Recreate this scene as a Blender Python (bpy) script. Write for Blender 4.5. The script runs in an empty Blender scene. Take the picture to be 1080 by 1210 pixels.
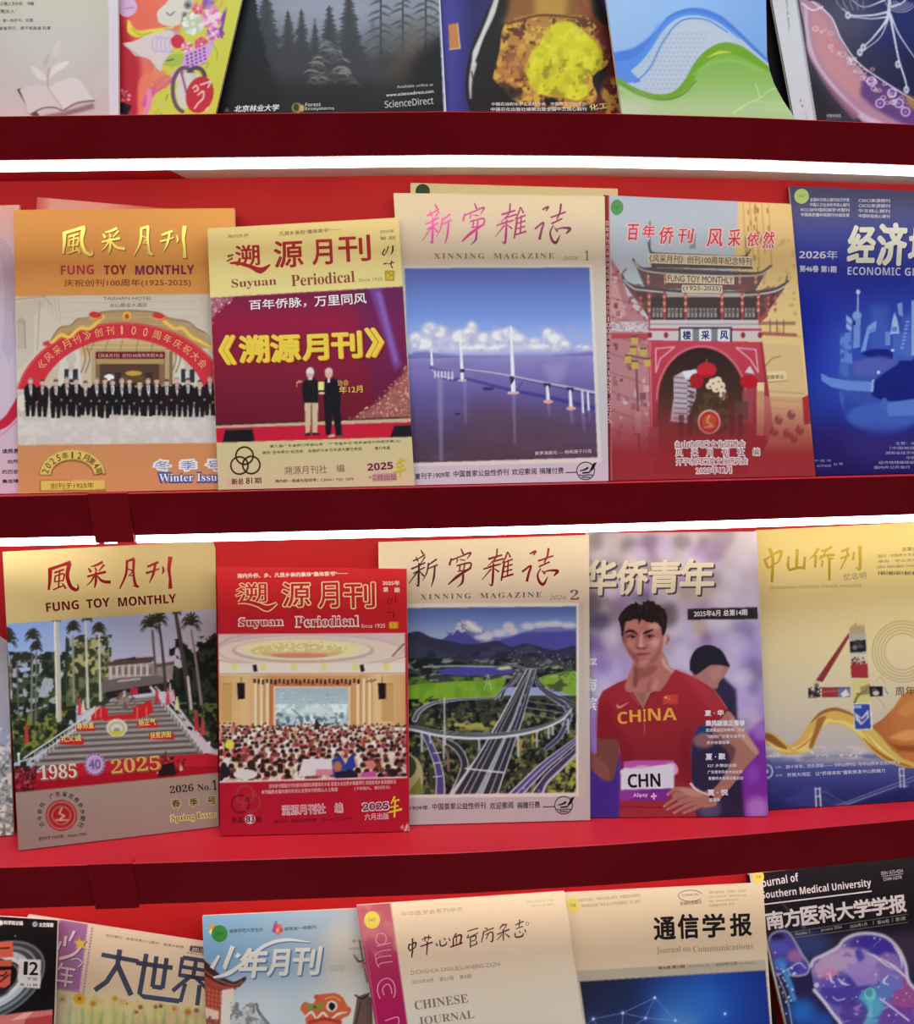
import bpy, math, random
import numpy as np
from mathutils import Matrix, Vector

SC = bpy.context.scene
COL = SC.collection

# ---------------------------------------------------------------- camera
FPX = 1190.0                       # focal length in pixels of the 1080 x 1210 frame
PITCH, ROLL, EYE = math.radians(2.65), math.radians(-1.2), 1.46
_rx = np.array([[1, 0, 0], [0, math.sin(PITCH), -math.cos(PITCH)], [0, math.cos(PITCH), math.sin(PITCH)]])
_rz = np.array([[math.cos(ROLL), -math.sin(ROLL), 0], [math.sin(ROLL), math.cos(ROLL), 0], [0, 0, 1]])
CAMR = _rx @ _rz
cam_data = bpy.data.cameras.new('camera')
cam_data.sensor_fit = 'VERTICAL'
cam_data.sensor_height = 24.0
cam_data.sensor_width = 24.0
cam_data.lens = FPX / 1210.0 * 24.0
cam_data.clip_start = 0.01
cam = bpy.data.objects.new('camera', cam_data)
cam.matrix_world = Matrix([list(r) + [0] for r in CAMR.tolist()] + [[0, 0, 0, 1]])
cam.location = (0, 0, EYE)
COL.objects.link(cam)
SC.camera = cam

# ---------------------------------------------------------------- look, world, room light
SC.view_settings.view_transform = 'Standard'
SC.view_settings.look = 'None'
SC.view_settings.gamma = 1.0
SC.view_settings.use_curve_mapping = False
SC.view_settings.exposure = 0.0
SC.cycles.use_denoising = True
SC.cycles.max_bounces = 6
SC.cycles.diffuse_bounces = 4
LED_POWER = 9.6                   # emission strength of the shelf light strips
LED_TINT = (0.98, 1.0, 0.95)
ROOM_POWER = 206.0
ROOM_TINT = (0.87, 1.01, 1.05)
w = bpy.data.worlds.new('world')
SC.world = w
w.use_nodes = True
w.node_tree.nodes['Background'].inputs[0].default_value = (0.55, 0.5, 0.52, 1)
w.node_tree.nodes['Background'].inputs[1].default_value = 0.10
ld = bpy.data.lights.new('hall_ceiling_light', 'AREA')
ld.shape = 'RECTANGLE'
ld.size, ld.size_y = 3.2, 1.6
ld.energy = ROOM_POWER
ld.color = ROOM_TINT
hall = bpy.data.objects.new('hall_ceiling_light', ld)
hall.location = (0.1, -1.05, 5.2)
hall.rotation_euler = (math.radians(29), 0, 0)
COL.objects.link(hall)

# ---------------------------------------------------------------- where things stand
# The case bows gently away to the right: FRONT(x) is the depth of its shelf edges.
_fx = [-940, -540, -270, 0, 180, 360, 540, 860]
_fy = [-.020, -.013, -.007, 0, .014, .035, .062, .112]
def FRONT(x):
    return 1.0 + np.interp(np.asarray(x) * 1190, _fx, _fy)
DEPTH = 0.125                      # shelf edge to back panel
SHELF_Z = [0.7135, 0.3455, -0.0205, -0.3905, -0.7585]   # shelf tops, from eye height

def rays(px):
    px = np.asarray(px, float)
    d = np.stack([(px[..., 0] - 540) / FPX, -(px[..., 1] - 605) / FPX, -np.ones(px.shape[:-1])], -1)
    return d @ CAMR.T

def at(x, y, off):
    """point in the room seen at (x, y), `off` metres behind the shelf edge"""
    d = rays([x, y])
    Y = 1.0
    for _ in range(8):
        Y = float(FRONT(d[0] / d[1] * Y)) + off
    return d / d[1] * Y + np.array([0, 0, EYE])

def lin(c):
    c = np.asarray(c, float) / 255.0
    return np.where(c <= 0.04045, c / 12.92, ((c + 0.055) / 1.055) ** 2.4)
# ---------------------------------------------------------------- materials
def principled(name, rough=0.5, spec=0.4, metal=0.0):
    m = bpy.data.materials.new(name)
    m.use_nodes = True
    b = m.node_tree.nodes['Principled BSDF']
    b.inputs['Roughness'].default_value = rough
    b.inputs['Specular IOR Level'].default_value = spec
    b.inputs['Metallic'].default_value = metal
    return m, m.node_tree, b

def noise_colour(name, c0, c1, scale, rough=0.5, spec=0.4, bump=0.0, stretch=(1, 1, 1)):
    m, t, b = principled(name, rough, spec)
    tc = t.nodes.new('ShaderNodeTexCoord')
    mp = t.nodes.new('ShaderNodeMapping')
    mp.inputs['Scale'].default_value = stretch
    n = t.nodes.new('ShaderNodeTexNoise')
    n.inputs['Scale'].default_value = scale
    n.inputs['Detail'].default_value = 5
    r = t.nodes.new('ShaderNodeValToRGB')
    r.color_ramp.elements[0].position = .3
    r.color_ramp.elements[1].position = .7
    r.color_ramp.elements[0].color = (*c0, 1)
    r.color_ramp.elements[1].color = (*c1, 1)
    t.links.new(tc.outputs['Object'], mp.inputs[0])
    t.links.new(mp.outputs[0], n.inputs['Vector'])
    t.links.new(n.outputs[0], r.inputs[0])
    t.links.new(r.outputs[0], b.inputs['Base Color'])
    if bump:
        bp = t.nodes.new('ShaderNodeBump')
        bp.inputs['Strength'].default_value = bump
        bp.inputs['Distance'].default_value = .002
        t.links.new(n.outputs[0], bp.inputs['Height'])
        t.links.new(bp.outputs[0], b.inputs['Normal'])
    return m

def printed(name, rough, spec, metal=0.0):
    """printed paper: the ink colour is the mesh's own Ink attribute, with a faint paper grain in the gloss"""
    m, t, b = principled(name, rough, spec, metal)
    a = t.nodes.new('ShaderNodeAttribute')
    a.attribute_name = 'Ink'
    t.links.new(a.outputs['Color'], b.inputs['Base Color'])
    n = t.nodes.new('ShaderNodeTexNoise')
    n.inputs['Scale'].default_value = 90
    mr = t.nodes.new('ShaderNodeMapRange')
    mr.inputs['To Min'].default_value = rough - .05
    mr.inputs['To Max'].default_value = rough + .05
    t.links.new(n.outputs[0], mr.inputs[0])
    t.links.new(mr.outputs[0], b.inputs['Roughness'])
    return m

def glowing(name, colour, strength):
    m, t, b = principled(name)
    b.inputs['Base Color'].default_value = (.8, .8, .78, 1)
    b.inputs['Emission Color'].default_value = (*colour, 1)
    b.inputs['Emission Strength'].default_value = strength
    return m

M_RED = noise_colour('red_film', (.49, .009, .021), (.56, .013, .027), 9, .5, .22, .06)
M_WALL = noise_colour('red_backing_film', (.54, .012, .014), (.62, .017, .019), 5, .6, .2, .05)
M_CREAM = noise_colour('cream_board', (.86, .80, .64), (.92, .86, .72), 14, .6, .3)  # base colour lightened for the LED glow on the shelf underside
M_PAGE = noise_colour('paper_edges', (.66, .62, .57), (.80, .76, .70), 160, .75, .2, .1, (1, 1, 60))
M_COVER = printed('coated_cover', .44, .14)
M_INK = printed('cover_ink', .44, .14)
M_FOIL = printed('hot_foil', .36, .5, .45)
M_STICK = printed('sticker_paper', .5, .3)
M_LEDS = [glowing('light_strip_diffuser', LED_TINT, LED_POWER * k) for k in (.6, .95, 1.12, 1.25)]
M_HOUS = noise_colour('aluminium_housing', (.55, .52, .48), (.65, .61, .56), 40, .45, .5)

# ---------------------------------------------------------------- objects
def tag(o, label=None, cat=None, group=None, kind=None):
    if label: o['label'] = label
    if cat: o['category'] = cat
    if group: o['group'] = group
    if kind: o['kind'] = kind
    return o

def empty(name, matrix):
    o = bpy.data.objects.new(name, None)
    o.empty_display_size = .02
    o.matrix_world = matrix
    COL.objects.link(o)
    return o

def mesh_obj(name, verts, faces, mat, parent=None, ink=None, smooth=False):
    me = bpy.data.meshes.new(name)
    verts = np.asarray(verts, np.float32)
    if isinstance(faces, np.ndarray):          # quads
        me.vertices.add(len(verts))
        me.vertices.foreach_set('co', verts.ravel())
        n = len(faces)
        me.loops.add(n * 4)
        me.loops.foreach_set('vertex_index', faces.astype(np.int32).ravel())
        me.polygons.add(n)
        me.polygons.foreach_set('loop_start', np.arange(0, n * 4, 4, dtype=np.int32))
        me.update(calc_edges=True)
    else:
        me.from_pydata(verts.tolist(), [], faces)
        me.update()
    if ink is not None:
        a = me.attributes.new('Ink', 'FLOAT_COLOR', 'POINT')
        c = np.ones((len(verts), 4), np.float32)
        c[:, :3] = ink
        a.data.foreach_set('color', c.ravel())
    me.materials.append(mat)
    if smooth:
        me.polygons.foreach_set('use_smooth', [True] * len(me.polygons))
    o = bpy.data.objects.new(name, me)
    COL.objects.link(o)
    if parent is not None:
        o.parent = parent
    return o

def sweep(name, profile, x0, x1, mat, parent=None, n=48, z0=0.0, lift=None):
    """profile [(offset behind the shelf edge, z)] swept along the bowed case from x0 to x1"""
    xs = np.linspace(x0, x1, n)
    v, f = [], []
    k = len(profile)
    for x in xs:
        y = float(FRONT(x))
        for (o, z) in profile:
            v.append((x, y + o, EYE + z0 + z))
    for i in range(n - 1):
        for j in range(k):
            a, b = i * k + j, i * k + (j + 1) % k
            f.append((a, a + k, b + k, b))
    f.append(tuple(range(k)))
    f.append(tuple((n - 1) * k + j for j in reversed(range(k))))
    o = mesh_obj(name, v, f, mat, parent)
    return o

# ---------------------------------------------------------------- painting cover art (numpy, supersampled)
def spl(pts, n=8):
    """smooth curve through points"""
    p = np.asarray(pts, float)
    if len(p) < 3: return p
    q = np.vstack([2 * p[0] - p[1], p, 2 * p[-1] - p[-2]])
    out = []
    for i in range(1, len(q) - 2):
        t = np.linspace(0, 1, n, endpoint=False)[:, None]
        a, b, c, d = q[i - 1], q[i], q[i + 1], q[i + 2]
        out.append(.5 * (2 * b + (c - a) * t + (2 * a - 5 * b + 4 * c - d) * t ** 2 + (3 * b - a - 3 * c + d) * t ** 3))
    out.append(p[-1:])
    return np.vstack(out)

def arcpts(cx, cy, rx, ry, a0, a1, n=40):
    t = np.radians(np.linspace(a0, a1, n))
    return np.stack([cx + rx * np.cos(t), cy - ry * np.sin(t)], -1)

class Paint:
    S = 2
    def __init__(s, x0, y0, x1, y1, col):
        s.x0, s.y0 = x0, y0
        s.w, s.h = int((x1 - x0) * s.S), int((y1 - y0) * s.S)
        s.a = np.empty((s.h, s.w, 3)); s.a[:] = col
        s.X = x0 + (np.arange(s.w) + .5) / s.S
        s.Y = y0 + (np.arange(s.h) + .5) / s.S
        s.clip = None
        s.rng = np.random.RandomState(7)
    def win(s, xa, ya, xb, yb):
        i0 = max(0, int((xa - s.x0) * s.S) - 1); i1 = min(s.w, int((xb - s.x0) * s.S) + 2)
        j0 = max(0, int((ya - s.y0) * s.S) - 1); j1 = min(s.h, int((yb - s.y0) * s.S) + 2)
        return (slice(j0, j1), slice(i0, i1)) if i1 > i0 and j1 > j0 else None
    def put(s, W, mask, col, alpha=1.0):
        m = mask * alpha
        if s.clip is not None: m = m * s.clip[W]
        m = m[..., None]
        s.a[W] = s.a[W] * (1 - m) + np.asarray(col, float) * m
    def mask_poly(s, pts, W):
        X = s.X[W[1]][None, :]; Y = s.Y[W[0]][:, None]
        m = np.zeros((Y.shape[0], X.shape[1]), bool)
        p = np.asarray(pts, float)
        for (xa, ya), (xb, yb) in zip(p, np.roll(p, -1, 0)):
            if ya == yb: continue
            c = (ya > Y) != (yb > Y)
            m ^= c & (X < (xb - xa) * (Y - ya) / (yb - ya) + xa)
        return m.astype(float)
    @staticmethod
    def blur(m, r):
        r = int(round(r))
        if r < 1: return m
        for _ in range(2):
            for ax in (0, 1):
                pad = [(0, 0)] * m.ndim; pad[ax] = (r + 1, r)
                c = np.cumsum(np.pad(m, pad, mode='edge'), axis=ax)
                n = m.shape[ax]
                m = (np.take(c, np.arange(2 * r + 1, 2 * r + 1 + n), ax) - np.take(c, np.arange(0, n), ax)) / (2 * r + 1)
        return m
    def poly(s, pts, col, a=1.0, soft=0.0):
        p = np.asarray(pts, float); e = soft * 2 + 1
        W = s.win(p[:, 0].min() - e, p[:, 1].min() - e, p[:, 0].max() + e, p[:, 1].max() + e)
        if W is None: return
        m = s.mask_poly(p, W)
        if soft: m = s.blur(m, soft * s.S)
        if callable(col): col = col(s.X[W[1]][None, :, None], s.Y[W[0]][:, None, None])
        s.put(W, m, col, a)
    def rect(s, x0, y0, x1, y1, col, a=1.0, soft=0.0):
        s.poly([(x0, y0), (x1, y0), (x1, y1), (x0, y1)], col, a, soft)
    def ell(s, cx, cy, rx, ry, col, a=1.0, soft=0.0, rot=0.0):
        t = np.linspace(0, 2 * np.pi, 40, endpoint=False); r = math.radians(rot)
        u, v = rx * np.cos(t), ry * np.sin(t)
        s.poly(np.stack([cx + u * math.cos(r) - v * math.sin(r), cy + u * math.sin(r) + v * math.cos(r)], -1), col, a, soft)
    def line(s, pts, w, col, a=1.0, soft=0.0):
        """w: width or list of widths along the line"""
        p = np.asarray(pts, float)
        ws = np.broadcast_to(np.asarray(w, float), (len(p),)) if np.ndim(w) == 0 else np.interp(np.linspace(0, 1, len(p)), np.linspace(0, 1, len(w)), w)
        e = ws.max() + 1 + soft * 2
        W = s.win(p[:, 0].min() - e, p[:, 1].min() - e, p[:, 0].max() + e, p[:, 1].max() + e)
        if W is None: return
        X = s.X[W[1]][None, :]; Y = s.Y[W[0]][:, None]
        m = np.zeros((Y.shape[0], X.shape[1]))
        for i in range(len(p) - 1):
            (xa, ya), (xb, yb) = p[i], p[i + 1]
            dx, dy = xb - xa, yb - ya
            L = dx * dx + dy * dy + 1e-9
            t = np.clip(((X - xa) * dx + (Y - ya) * dy) / L, 0, 1)
            d = np.hypot(X - xa - t * dx, Y - ya - t * dy)
            r = (ws[i] + (ws[i + 1] - ws[i]) * t) / 2
            m = np.maximum(m, np.clip((r - d) * s.S + .5, 0, 1))
        if soft: m = s.blur(m, soft * s.S)
        s.put(W, m, col, a)
    def grad(s, pts, stops, axis='y', a=1.0, soft=0.0):
        """stops [(pos, col)] along y or x, filled inside pts (None: everywhere)"""
        ps = [q[0] for q in stops]; cs = np.array([q[1] for q in stops], float)
        def f(X, Y):
            k = Y if axis == 'y' else X
            g = np.stack([np.interp(k[..., 0], ps, cs[:, i]) for i in range(3)], -1)
            return g
        if pts is None:
            pts = [(s.X[0] - 1, s.Y[0] - 1), (s.X[-1] + 1, s.Y[0] - 1), (s.X[-1] + 1, s.Y[-1] + 1), (s.X[0] - 1, s.Y[-1] + 1)]
        s.poly(pts, f, a, soft)
    def fbm(s, W, scale, seed=0, oct=4, sx=1.0):
        r = np.random.RandomState(seed)
        X = s.X[W[1]][None, :] / scale / sx; Y = s.Y[W[0]][:, None] / scale
        out = 0; amp = 1; tot = 0
        for o in range(oct):
            g = r.rand(64, 64)
            x, y = X * 2 ** o + 17.3 * o, Y * 2 ** o + 9.1 * o
            xi, yi = np.floor(x).astype(int), np.floor(y).astype(int)
            fx, fy = x - xi, y - yi
            fx, fy = fx * fx * (3 - 2 * fx), fy * fy * (3 - 2 * fy)
            xi, yi = xi % 64, yi % 64; x2, y2 = (xi + 1) % 64, (yi + 1) % 64
            n = (g[yi, xi] * (1 - fx) + g[yi, x2] * fx) * (1 - fy) + (g[y2, xi] * (1 - fx) + g[y2, x2] * fx) * fy
            out = out + n * amp; tot += amp; amp *= .5
        return out / tot
    def texture(s, pts, col, scale, lo=.45, hi=.6, seed=0, a=1.0, oct=4, sx=1.0, soft=0.0):
        """noise-shaped patches of a second ink inside pts"""
        p = np.asarray(pts, float)
        W = s.win(p[:, 0].min(), p[:, 1].min(), p[:, 0].max(), p[:, 1].max())
        if W is None: return
        m = s.mask_poly(p, W)
        if soft: m = s.blur(m, soft * s.S)
        n = np.clip((s.fbm(W, scale, seed, oct, sx) - lo) / (hi - lo), 0, 1)
        s.put(W, m * n, col, a)
    def dots(s, pts, n, r, cols, seed=0, a=1.0, asp=1.0):
        """n small flecks of ink scattered inside pts"""
        p = np.asarray(pts, float); rg = np.random.RandomState(seed)
        lo, hi = p.min(0), p.max(0); k = 0
        def inside(x, y):
            c = False
            for (xa, ya), (xb, yb) in zip(p, np.roll(p, -1, 0)):
                if (ya > y) != (yb > y) and x < (xb - xa) * (y - ya) / (yb - ya) + xa: c = not c
            return c
        while k < n:
            x, y = rg.uniform(lo, hi); k += 1
            if inside(x, y):
                rr = rg.uniform(*r)
                s.ell(x, y, rr, rr * asp * rg.uniform(.7, 1.3), cols[rg.randint(len(cols))], a, 0, rg.uniform(0, 180))
    def final(s):
        h, w_ = s.h // s.S, s.w // s.S
        return s.a[:h * s.S, :w_ * s.S].reshape(h, s.S, w_, s.S, 3).mean((1, 3))

K_INK = 1.22                        # photographed tones, shelf-light tint still baked in, scaled to reflectance
def ink(c):
    return np.clip(lin(c) * K_INK, .004, .92)

# ---------------------------------------------------------------- lettering
_glyphs = {}
def glyph_mesh(text, bold, shear, space):
    key = (text, bold, shear, space)
    if key not in _glyphs:
        c = bpy.data.curves.new('t', 'FONT')
        c.body = text; c.resolution_u = 3; c.offset = bold; c.shear = shear; c.space_character = space
        o = bpy.data.objects.new('t', c)
        COL.objects.link(o)
        dg = bpy.context.evaluated_depsgraph_get()
        me = bpy.data.meshes.new_from_object(o.evaluated_get(dg))
        v = np.array([q.co[:2] for q in me.vertices], float).reshape(-1, 2)
        f = [list(p.vertices) for p in me.polygons]
        bpy.data.objects.remove(o); bpy.data.curves.remove(c); bpy.data.meshes.remove(me)
        _glyphs[key] = (v, f)
    return _glyphs[key]

def _alpha(t, A, a, d):
    return ''.join(chr(A + ord(c) - 65) if 'A' <= c <= 'Z' else chr(a + ord(c) - 97) if 'a' <= c <= 'z' else chr(d + ord(c) - 48) if '0' <= c <= '9' else c for c in t)
def SE(t): return _alpha(t, 0x1D400, 0x1D41A, 0x1D7CE)       # letters with serifs
def SB(t): return _alpha(t, 0x1D5D4, 0x1D5EE, 0x1D7EC)       # heavy plain letters
def SN(t): return _alpha(t, 0x1D5A0, 0x1D5BA, 0x1D7E2)       # light plain letters

class Ink:
    """lettering and line art of one cover: flat shapes in cover pixels, one mesh"""
    def __init__(s):
        s.v, s.f, s.c, s.l = [], [], [], []
    def add(s, v, f, col, level=0):
        b = len(s.v)
        s.v += [tuple(q) for q in v]; s.f += [[b + i for i in q] for q in f]
        s.c += [tuple(col)] * len(v); s.l += [level] * len(v)
    def text(s, t, x0, y0, x1, y1, h, col, level=0, bold=0.0, shear=0.0, space=1.0, warp=None):
        """text whose ink fills (x0,y0)-(x1,y1) along its foot and is h tall"""
        v, f = glyph_mesh(t, 0.0, shear, space)
        if not len(v): return
        lo, hi = v.min(0), v.max(0)
        if bold:                                  # heavier weight: the strokes thickened all round
            r = bold * h / max(hi[1] - lo[1], .3)
            for k in range(8 if bold > .02 else 4):
                a = k * math.pi / (4 if bold > .02 else 2) + .4
                dx, dy = r * math.cos(a), r * math.sin(a)
                s.text(t, x0 + dx, y0 + dy, x1 + dx, y1 + dy, h, col, level + k * .012, 0, shear, space, warp)
        u = (v - lo) / np.maximum(hi - lo, 1e-6)
        d = np.array([x1 - x0, y1 - y0], float); L = np.hypot(*d)
        up = np.array([d[1], -d[0]]) / L * h
        p = np.array([x0, y0]) + u[:, :1] * d + u[:, 1:] * up
        if warp: p = warp(p)
        s.add(p, f, col, level)
    def chars(s, t, x0, y0, x1, y1, h, col, level=0, bold=0.0, shear=0.0, gap=.12, hs=None, rise=None):
        """one glyph per even cell, each filling its cell"""
        n = len(t)
        for i, ch in enumerate(t):
            if ch == ' ': continue
            a, b = (i + gap / 2) / n, (i + 1 - gap / 2) / n
            s.text(ch, x0 + (x1 - x0) * a, y0 + (y1 - y0) * a + (rise[i] if rise else 0), x0 + (x1 - x0) * b, y0 + (y1 - y0) * b + (rise[i] if rise else 0),
                   (hs[i] if hs else 1) * h, col, level, bold, shear)
    def vert(s, t, x0, y0, x1, y1, w, h, col, level=0, bold=0.0):
        """a column of upright glyphs from (x0,y0) down to (x1,y1)"""
        n = len(t)
        for i, ch in enumerate(t):
            if ch == ' ': continue
            k = i / max(1, n - 1)
            x, y = x0 + (x1 - x0) * k, y0 + (y1 - y0) * k
            if ch in '1-': s.text(ch, x - w / 6, y + h / 2, x + w / 6, y + h / 2, h if ch == '1' else .8, col, level); continue
            s.text(ch, x - w / 2, y + h / 2, x + w / 2, y + h / 2, h, col, level, bold)
    def arc(s, t, cx, cy, rx, ry, a0, a1, w, h, col, level=0, bold=0.0):
        """glyphs standing on an arc, angles in degrees anticlockwise from the right"""
        n = len(t)
        for i, ch in enumerate(t):
            if ch == ' ': continue
            a = math.radians(a0 + (a1 - a0) * i / max(1, n - 1))
            x, y = cx + rx * math.cos(a), cy - ry * math.sin(a)
            tx, ty = rx * math.sin(a), ry * math.cos(a)
            L = math.hypot(tx, ty); g = w * (1 if ord(ch) > 255 else .25 if ch == '1' else .55)
            tx, ty = tx / L * g / 2, ty / L * g / 2
            s.text(ch, x - tx, y - ty, x + tx, y + ty, h, col, level, bold)
    def poly(s, pts, col, level=0):
        s.add(pts, [list(range(len(pts)))], col, level)
    def line(s, pts, w, col, level=0):
        p = np.asarray(pts, float); n = len(p)
        if n < 2: return
        ws = np.full(n, float(w)) if np.ndim(w) == 0 else np.interp(np.linspace(0, 1, n), np.linspace(0, 1, len(w)), w)
        t = np.gradient(p, axis=0); t /= np.maximum(np.hypot(t[:, 0], t[:, 1])[:, None], 1e-9)
        nrm = np.stack([-t[:, 1], t[:, 0]], -1) * ws[:, None] / 2
        v = np.vstack([p + nrm, p - nrm])
        s.add(v, [[i, i + 1, n + i + 1, n + i] for i in range(n - 1)], col, level)
    def brush(s, strokes, ox, oy, k, col, level=0, wk=1.0, slope=0.0):
        """brush strokes [(points, widths)] in their own units, set down at (ox, oy) with scale k"""
        for j, (pts, ws) in enumerate(strokes):
            p = spl(np.asarray(pts, float), 6) * k
            p[:, 1] += p[:, 0] * slope
            s.line(p + np.array([ox, oy]), np.asarray(ws) * k * wk, col, level + j * .02)
    def ring(s, cx, cy, rx, ry, w, col, level=0, a0=0, a1=360, n=40):
        s.line(arcpts(cx, cy, rx, ry, a0, a1, n), w, col, level)
    def disc(s, cx, cy, rx, ry, col, level=0, n=28):
        s.poly(arcpts(cx, cy, rx, ry, 0, 360 - 360 / n, n), col, level)

# ---------------------------------------------------------------- a magazine standing on a shelf
def stand(px, off, shelf):
    y = px[1]
    for _ in range(6):
        y -= (SHELF_Z[shelf] + .0006 - (at(px[0], y, off)[2] - EYE)) * FPX
    return y

class Magazine:
    """TL, TR, BR, BL are its cover corners, oL / oR / oT how far its lower corners and upper left corner stand
    behind the shelf edge; everything is kept in the magazine's own flat frame."""
    def __init__(s, kind, label, cat, group, TL, TR, BR, BL, oL, oR, oT, thick=.004, paper=(205, 195, 185), shelf=None):
        s.q = np.array([TL, TR, BR, BL], float)
        if shelf is not None:                     # stand both lower corners on that shelf
            BL = (BL[0], stand(BL, oL, shelf)); BR = (BR[0], stand(BR, oR, shelf))
            s.q[3], s.q[2] = BL, BR
        a, b, c = at(*BL, oL), at(*BR, oR), at(*TL, oT)
        ex = (b - a) / np.linalg.norm(b - a)
        ez = np.cross(ex, c - a); ez /= np.linalg.norm(ez)
        ey = np.cross(ez, ex)
        s.o, s.R, s.t = a, np.stack([ex, ey, ez], 1), thick
        m = Matrix([list(s.R[i]) + [a[i]] for i in range(3)] + [[0, 0, 0, 1]])
        s.root = empty(kind, m)
        tag(s.root, label, cat, group)
        s.warp = None
        s.paper = paper
        s.build_block()
    def loc(s, px, off=0.0):
        """cover pixels -> the magazine's own frame (metres), `off` above the cover"""
        d = rays(px); n = s.R[:, 2]
        c = np.array([0, 0, EYE])
        k = ((s.o - c) @ n) / (d @ n)
        p = (c + d * k[..., None] - s.o) @ s.R
        p[..., 2] = off
        return p
    def build_block(s, ins=.0006):
        c = s.loc(s.q)
        m = c.mean(0)
        d = (m - c); d[:, 2] = 0
        c = c + d / np.linalg.norm(d, axis=1)[:, None] * ins
        N = 4
        v = [tuple(p[:2]) + (-.0004,) for p in c] + [tuple(p[:2]) + (-s.t,) for p in c]
        f = [(3, 2, 1, 0), (4, 5, 6, 7)] + [(i, (i + 1) % N, N + (i + 1) % N, N + i) for i in range(N)]
        s.block = mesh_obj('page_block', v, f, M_PAGE, s.root)
        b = s.loc(s.q)                                   # back cover
        v = [tuple(p[:2]) + (-s.t - .0001,) for p in b] + [tuple(p[:2]) + (-s.t - .0005,) for p in b]
        mesh_obj('back_cover', v, f, M_COVER, s.root, ink=np.tile(ink(s.paper), (8, 1)))
    def canvas(s, col, margin=3):
        lo, hi = s.q.min(0) - margin, s.q.max(0) + margin
        lo = np.maximum(np.floor(lo), [-45, -45]); hi = np.minimum(np.ceil(hi), [1125, 1255])
        s.cv = Paint(lo[0], lo[1], hi[0], hi[1], col)
        return s.cv
    def cover(s):
        TL, TR, BR, BL = s.q
        def axis(a, b, i):
            L = np.hypot(*(b - a)); t = [0.0]
            lim = (1080, 1210)[i]
            while t[-1] < 1:
                p = a + (b - a) * t[-1]
                t.append(t[-1] + (1.08 if -12 < p[i] < lim + 12 else 9) / L)
            t[-1] = 1.0
            return np.array(t)
        us, vs = axis((TL + BL) / 2, (TR + BR) / 2, 0), axis((TL + TR) / 2, (BL + BR) / 2, 1)
        U, V = np.meshgrid(us, vs)
        U3, V3 = U[..., None], V[..., None]
        P = (TL * (1 - U3) + TR * U3) * (1 - V3) + (BL * (1 - U3) + BR * U3) * V3
        z = np.zeros(U.shape)
        if s.warp: P, z = s.warp(P, U, V)
        img = s.cv.final()
        h, w_ = img.shape[:2]
        x = np.clip(P[..., 0] - s.cv.x0 - .5, 0, w_ - 1.001); y = np.clip(P[..., 1] - s.cv.y0 - .5, 0, h - 1.001)
        xi, yi = x.astype(int), y.astype(int); fx, fy = (x - xi)[..., None], (y - yi)[..., None]
        c = (img[yi, xi] * (1 - fx) + img[yi, xi + 1] * fx) * (1 - fy) + (img[yi + 1, xi] * (1 - fx) + img[yi + 1, xi + 1] * fx) * fy
        p = s.loc(P); p[..., 2] = z
        nv, nu = U.shape
        idx = np.arange(nv * nu).reshape(nv, nu)
        f = np.stack([idx[1:, :-1], idx[1:, 1:], idx[:-1, 1:], idx[:-1, :-1]], -1).reshape(-1, 4)
        return mesh_obj('front_cover', p.reshape(-1, 3), f, M_COVER, s.root, ink=ink(c.reshape(-1, 3)), smooth=True)
    def print(s, name, I, mat=None, base=.00012):
        """lay the ink on the cover, each separate block of lettering a part of its own"""
        if not I.v: return
        p = s.loc(np.array(I.v)); c = ink(np.array(I.c))
        p[:, 2] = base + np.array(I.l) * .00005
        par = list(range(len(p)))
        def root(i):
            while par[i] != i: par[i] = par[par[i]]; i = par[i]
            return i
        for f in I.f:
            r = root(f[0])
            for q in f[1:]: par[root(q)] = r
        isl = {}
        for i in range(len(p)): isl.setdefault(root(i), []).append(i)
        boxes = [[p[v, :2].min(0), p[v, :2].max(0), [k]] for k, v in isl.items()]
        lo = np.array([q[0] for q in boxes]); hi = np.array([q[1] for q in boxes]); sz = (hi - lo).max(1)
        n = len(boxes); grp = np.arange(n)
        gap = np.maximum(0, np.maximum(lo[:, None] - hi[None], lo[None] - hi[:, None]))
        near = np.sqrt((gap ** 2).sum(2)) <= np.maximum(.012, .35 * np.maximum(sz[:, None], sz[None]))
        while True:
            g2 = np.array([grp[near[i]].min() for i in range(n)])
            g2 = g2[g2]
            if (g2 == grp).all(): break
            grp = g2
        key = dict(zip(isl.keys(), grp))
        gv = np.array([key[root(i)] for i in range(len(p))])
        out = None
        for g in sorted(set(gv.tolist())):
            sel = np.nonzero(gv == g)[0]; new = {int(i): k for k, i in enumerate(sel)}
            fs = [[new[i] for i in f] for f in I.f if gv[f[0]] == g]
            o = mesh_obj(name, p[sel], fs, mat or M_INK, s.root, ink=c[sel])
            out = out or o
        return out
    def spine(s, px, col):
        """a strip of the fold at the binding edge, px its corners"""
        c = s.loc(np.array(px, float))
        v = [tuple(p[:2]) + (.0003,) for p in c] + [tuple(p[:2]) + (-s.t,) for p in c]
        f = [(3, 2, 1, 0), (4, 5, 6, 7)] + [(i, (i + 1) % 4, 4 + (i + 1) % 4, 4 + i) for i in range(4)]
        return mesh_obj('spine', v, f, M_COVER, s.root, ink=np.tile(ink(col), (8, 1)))
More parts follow.
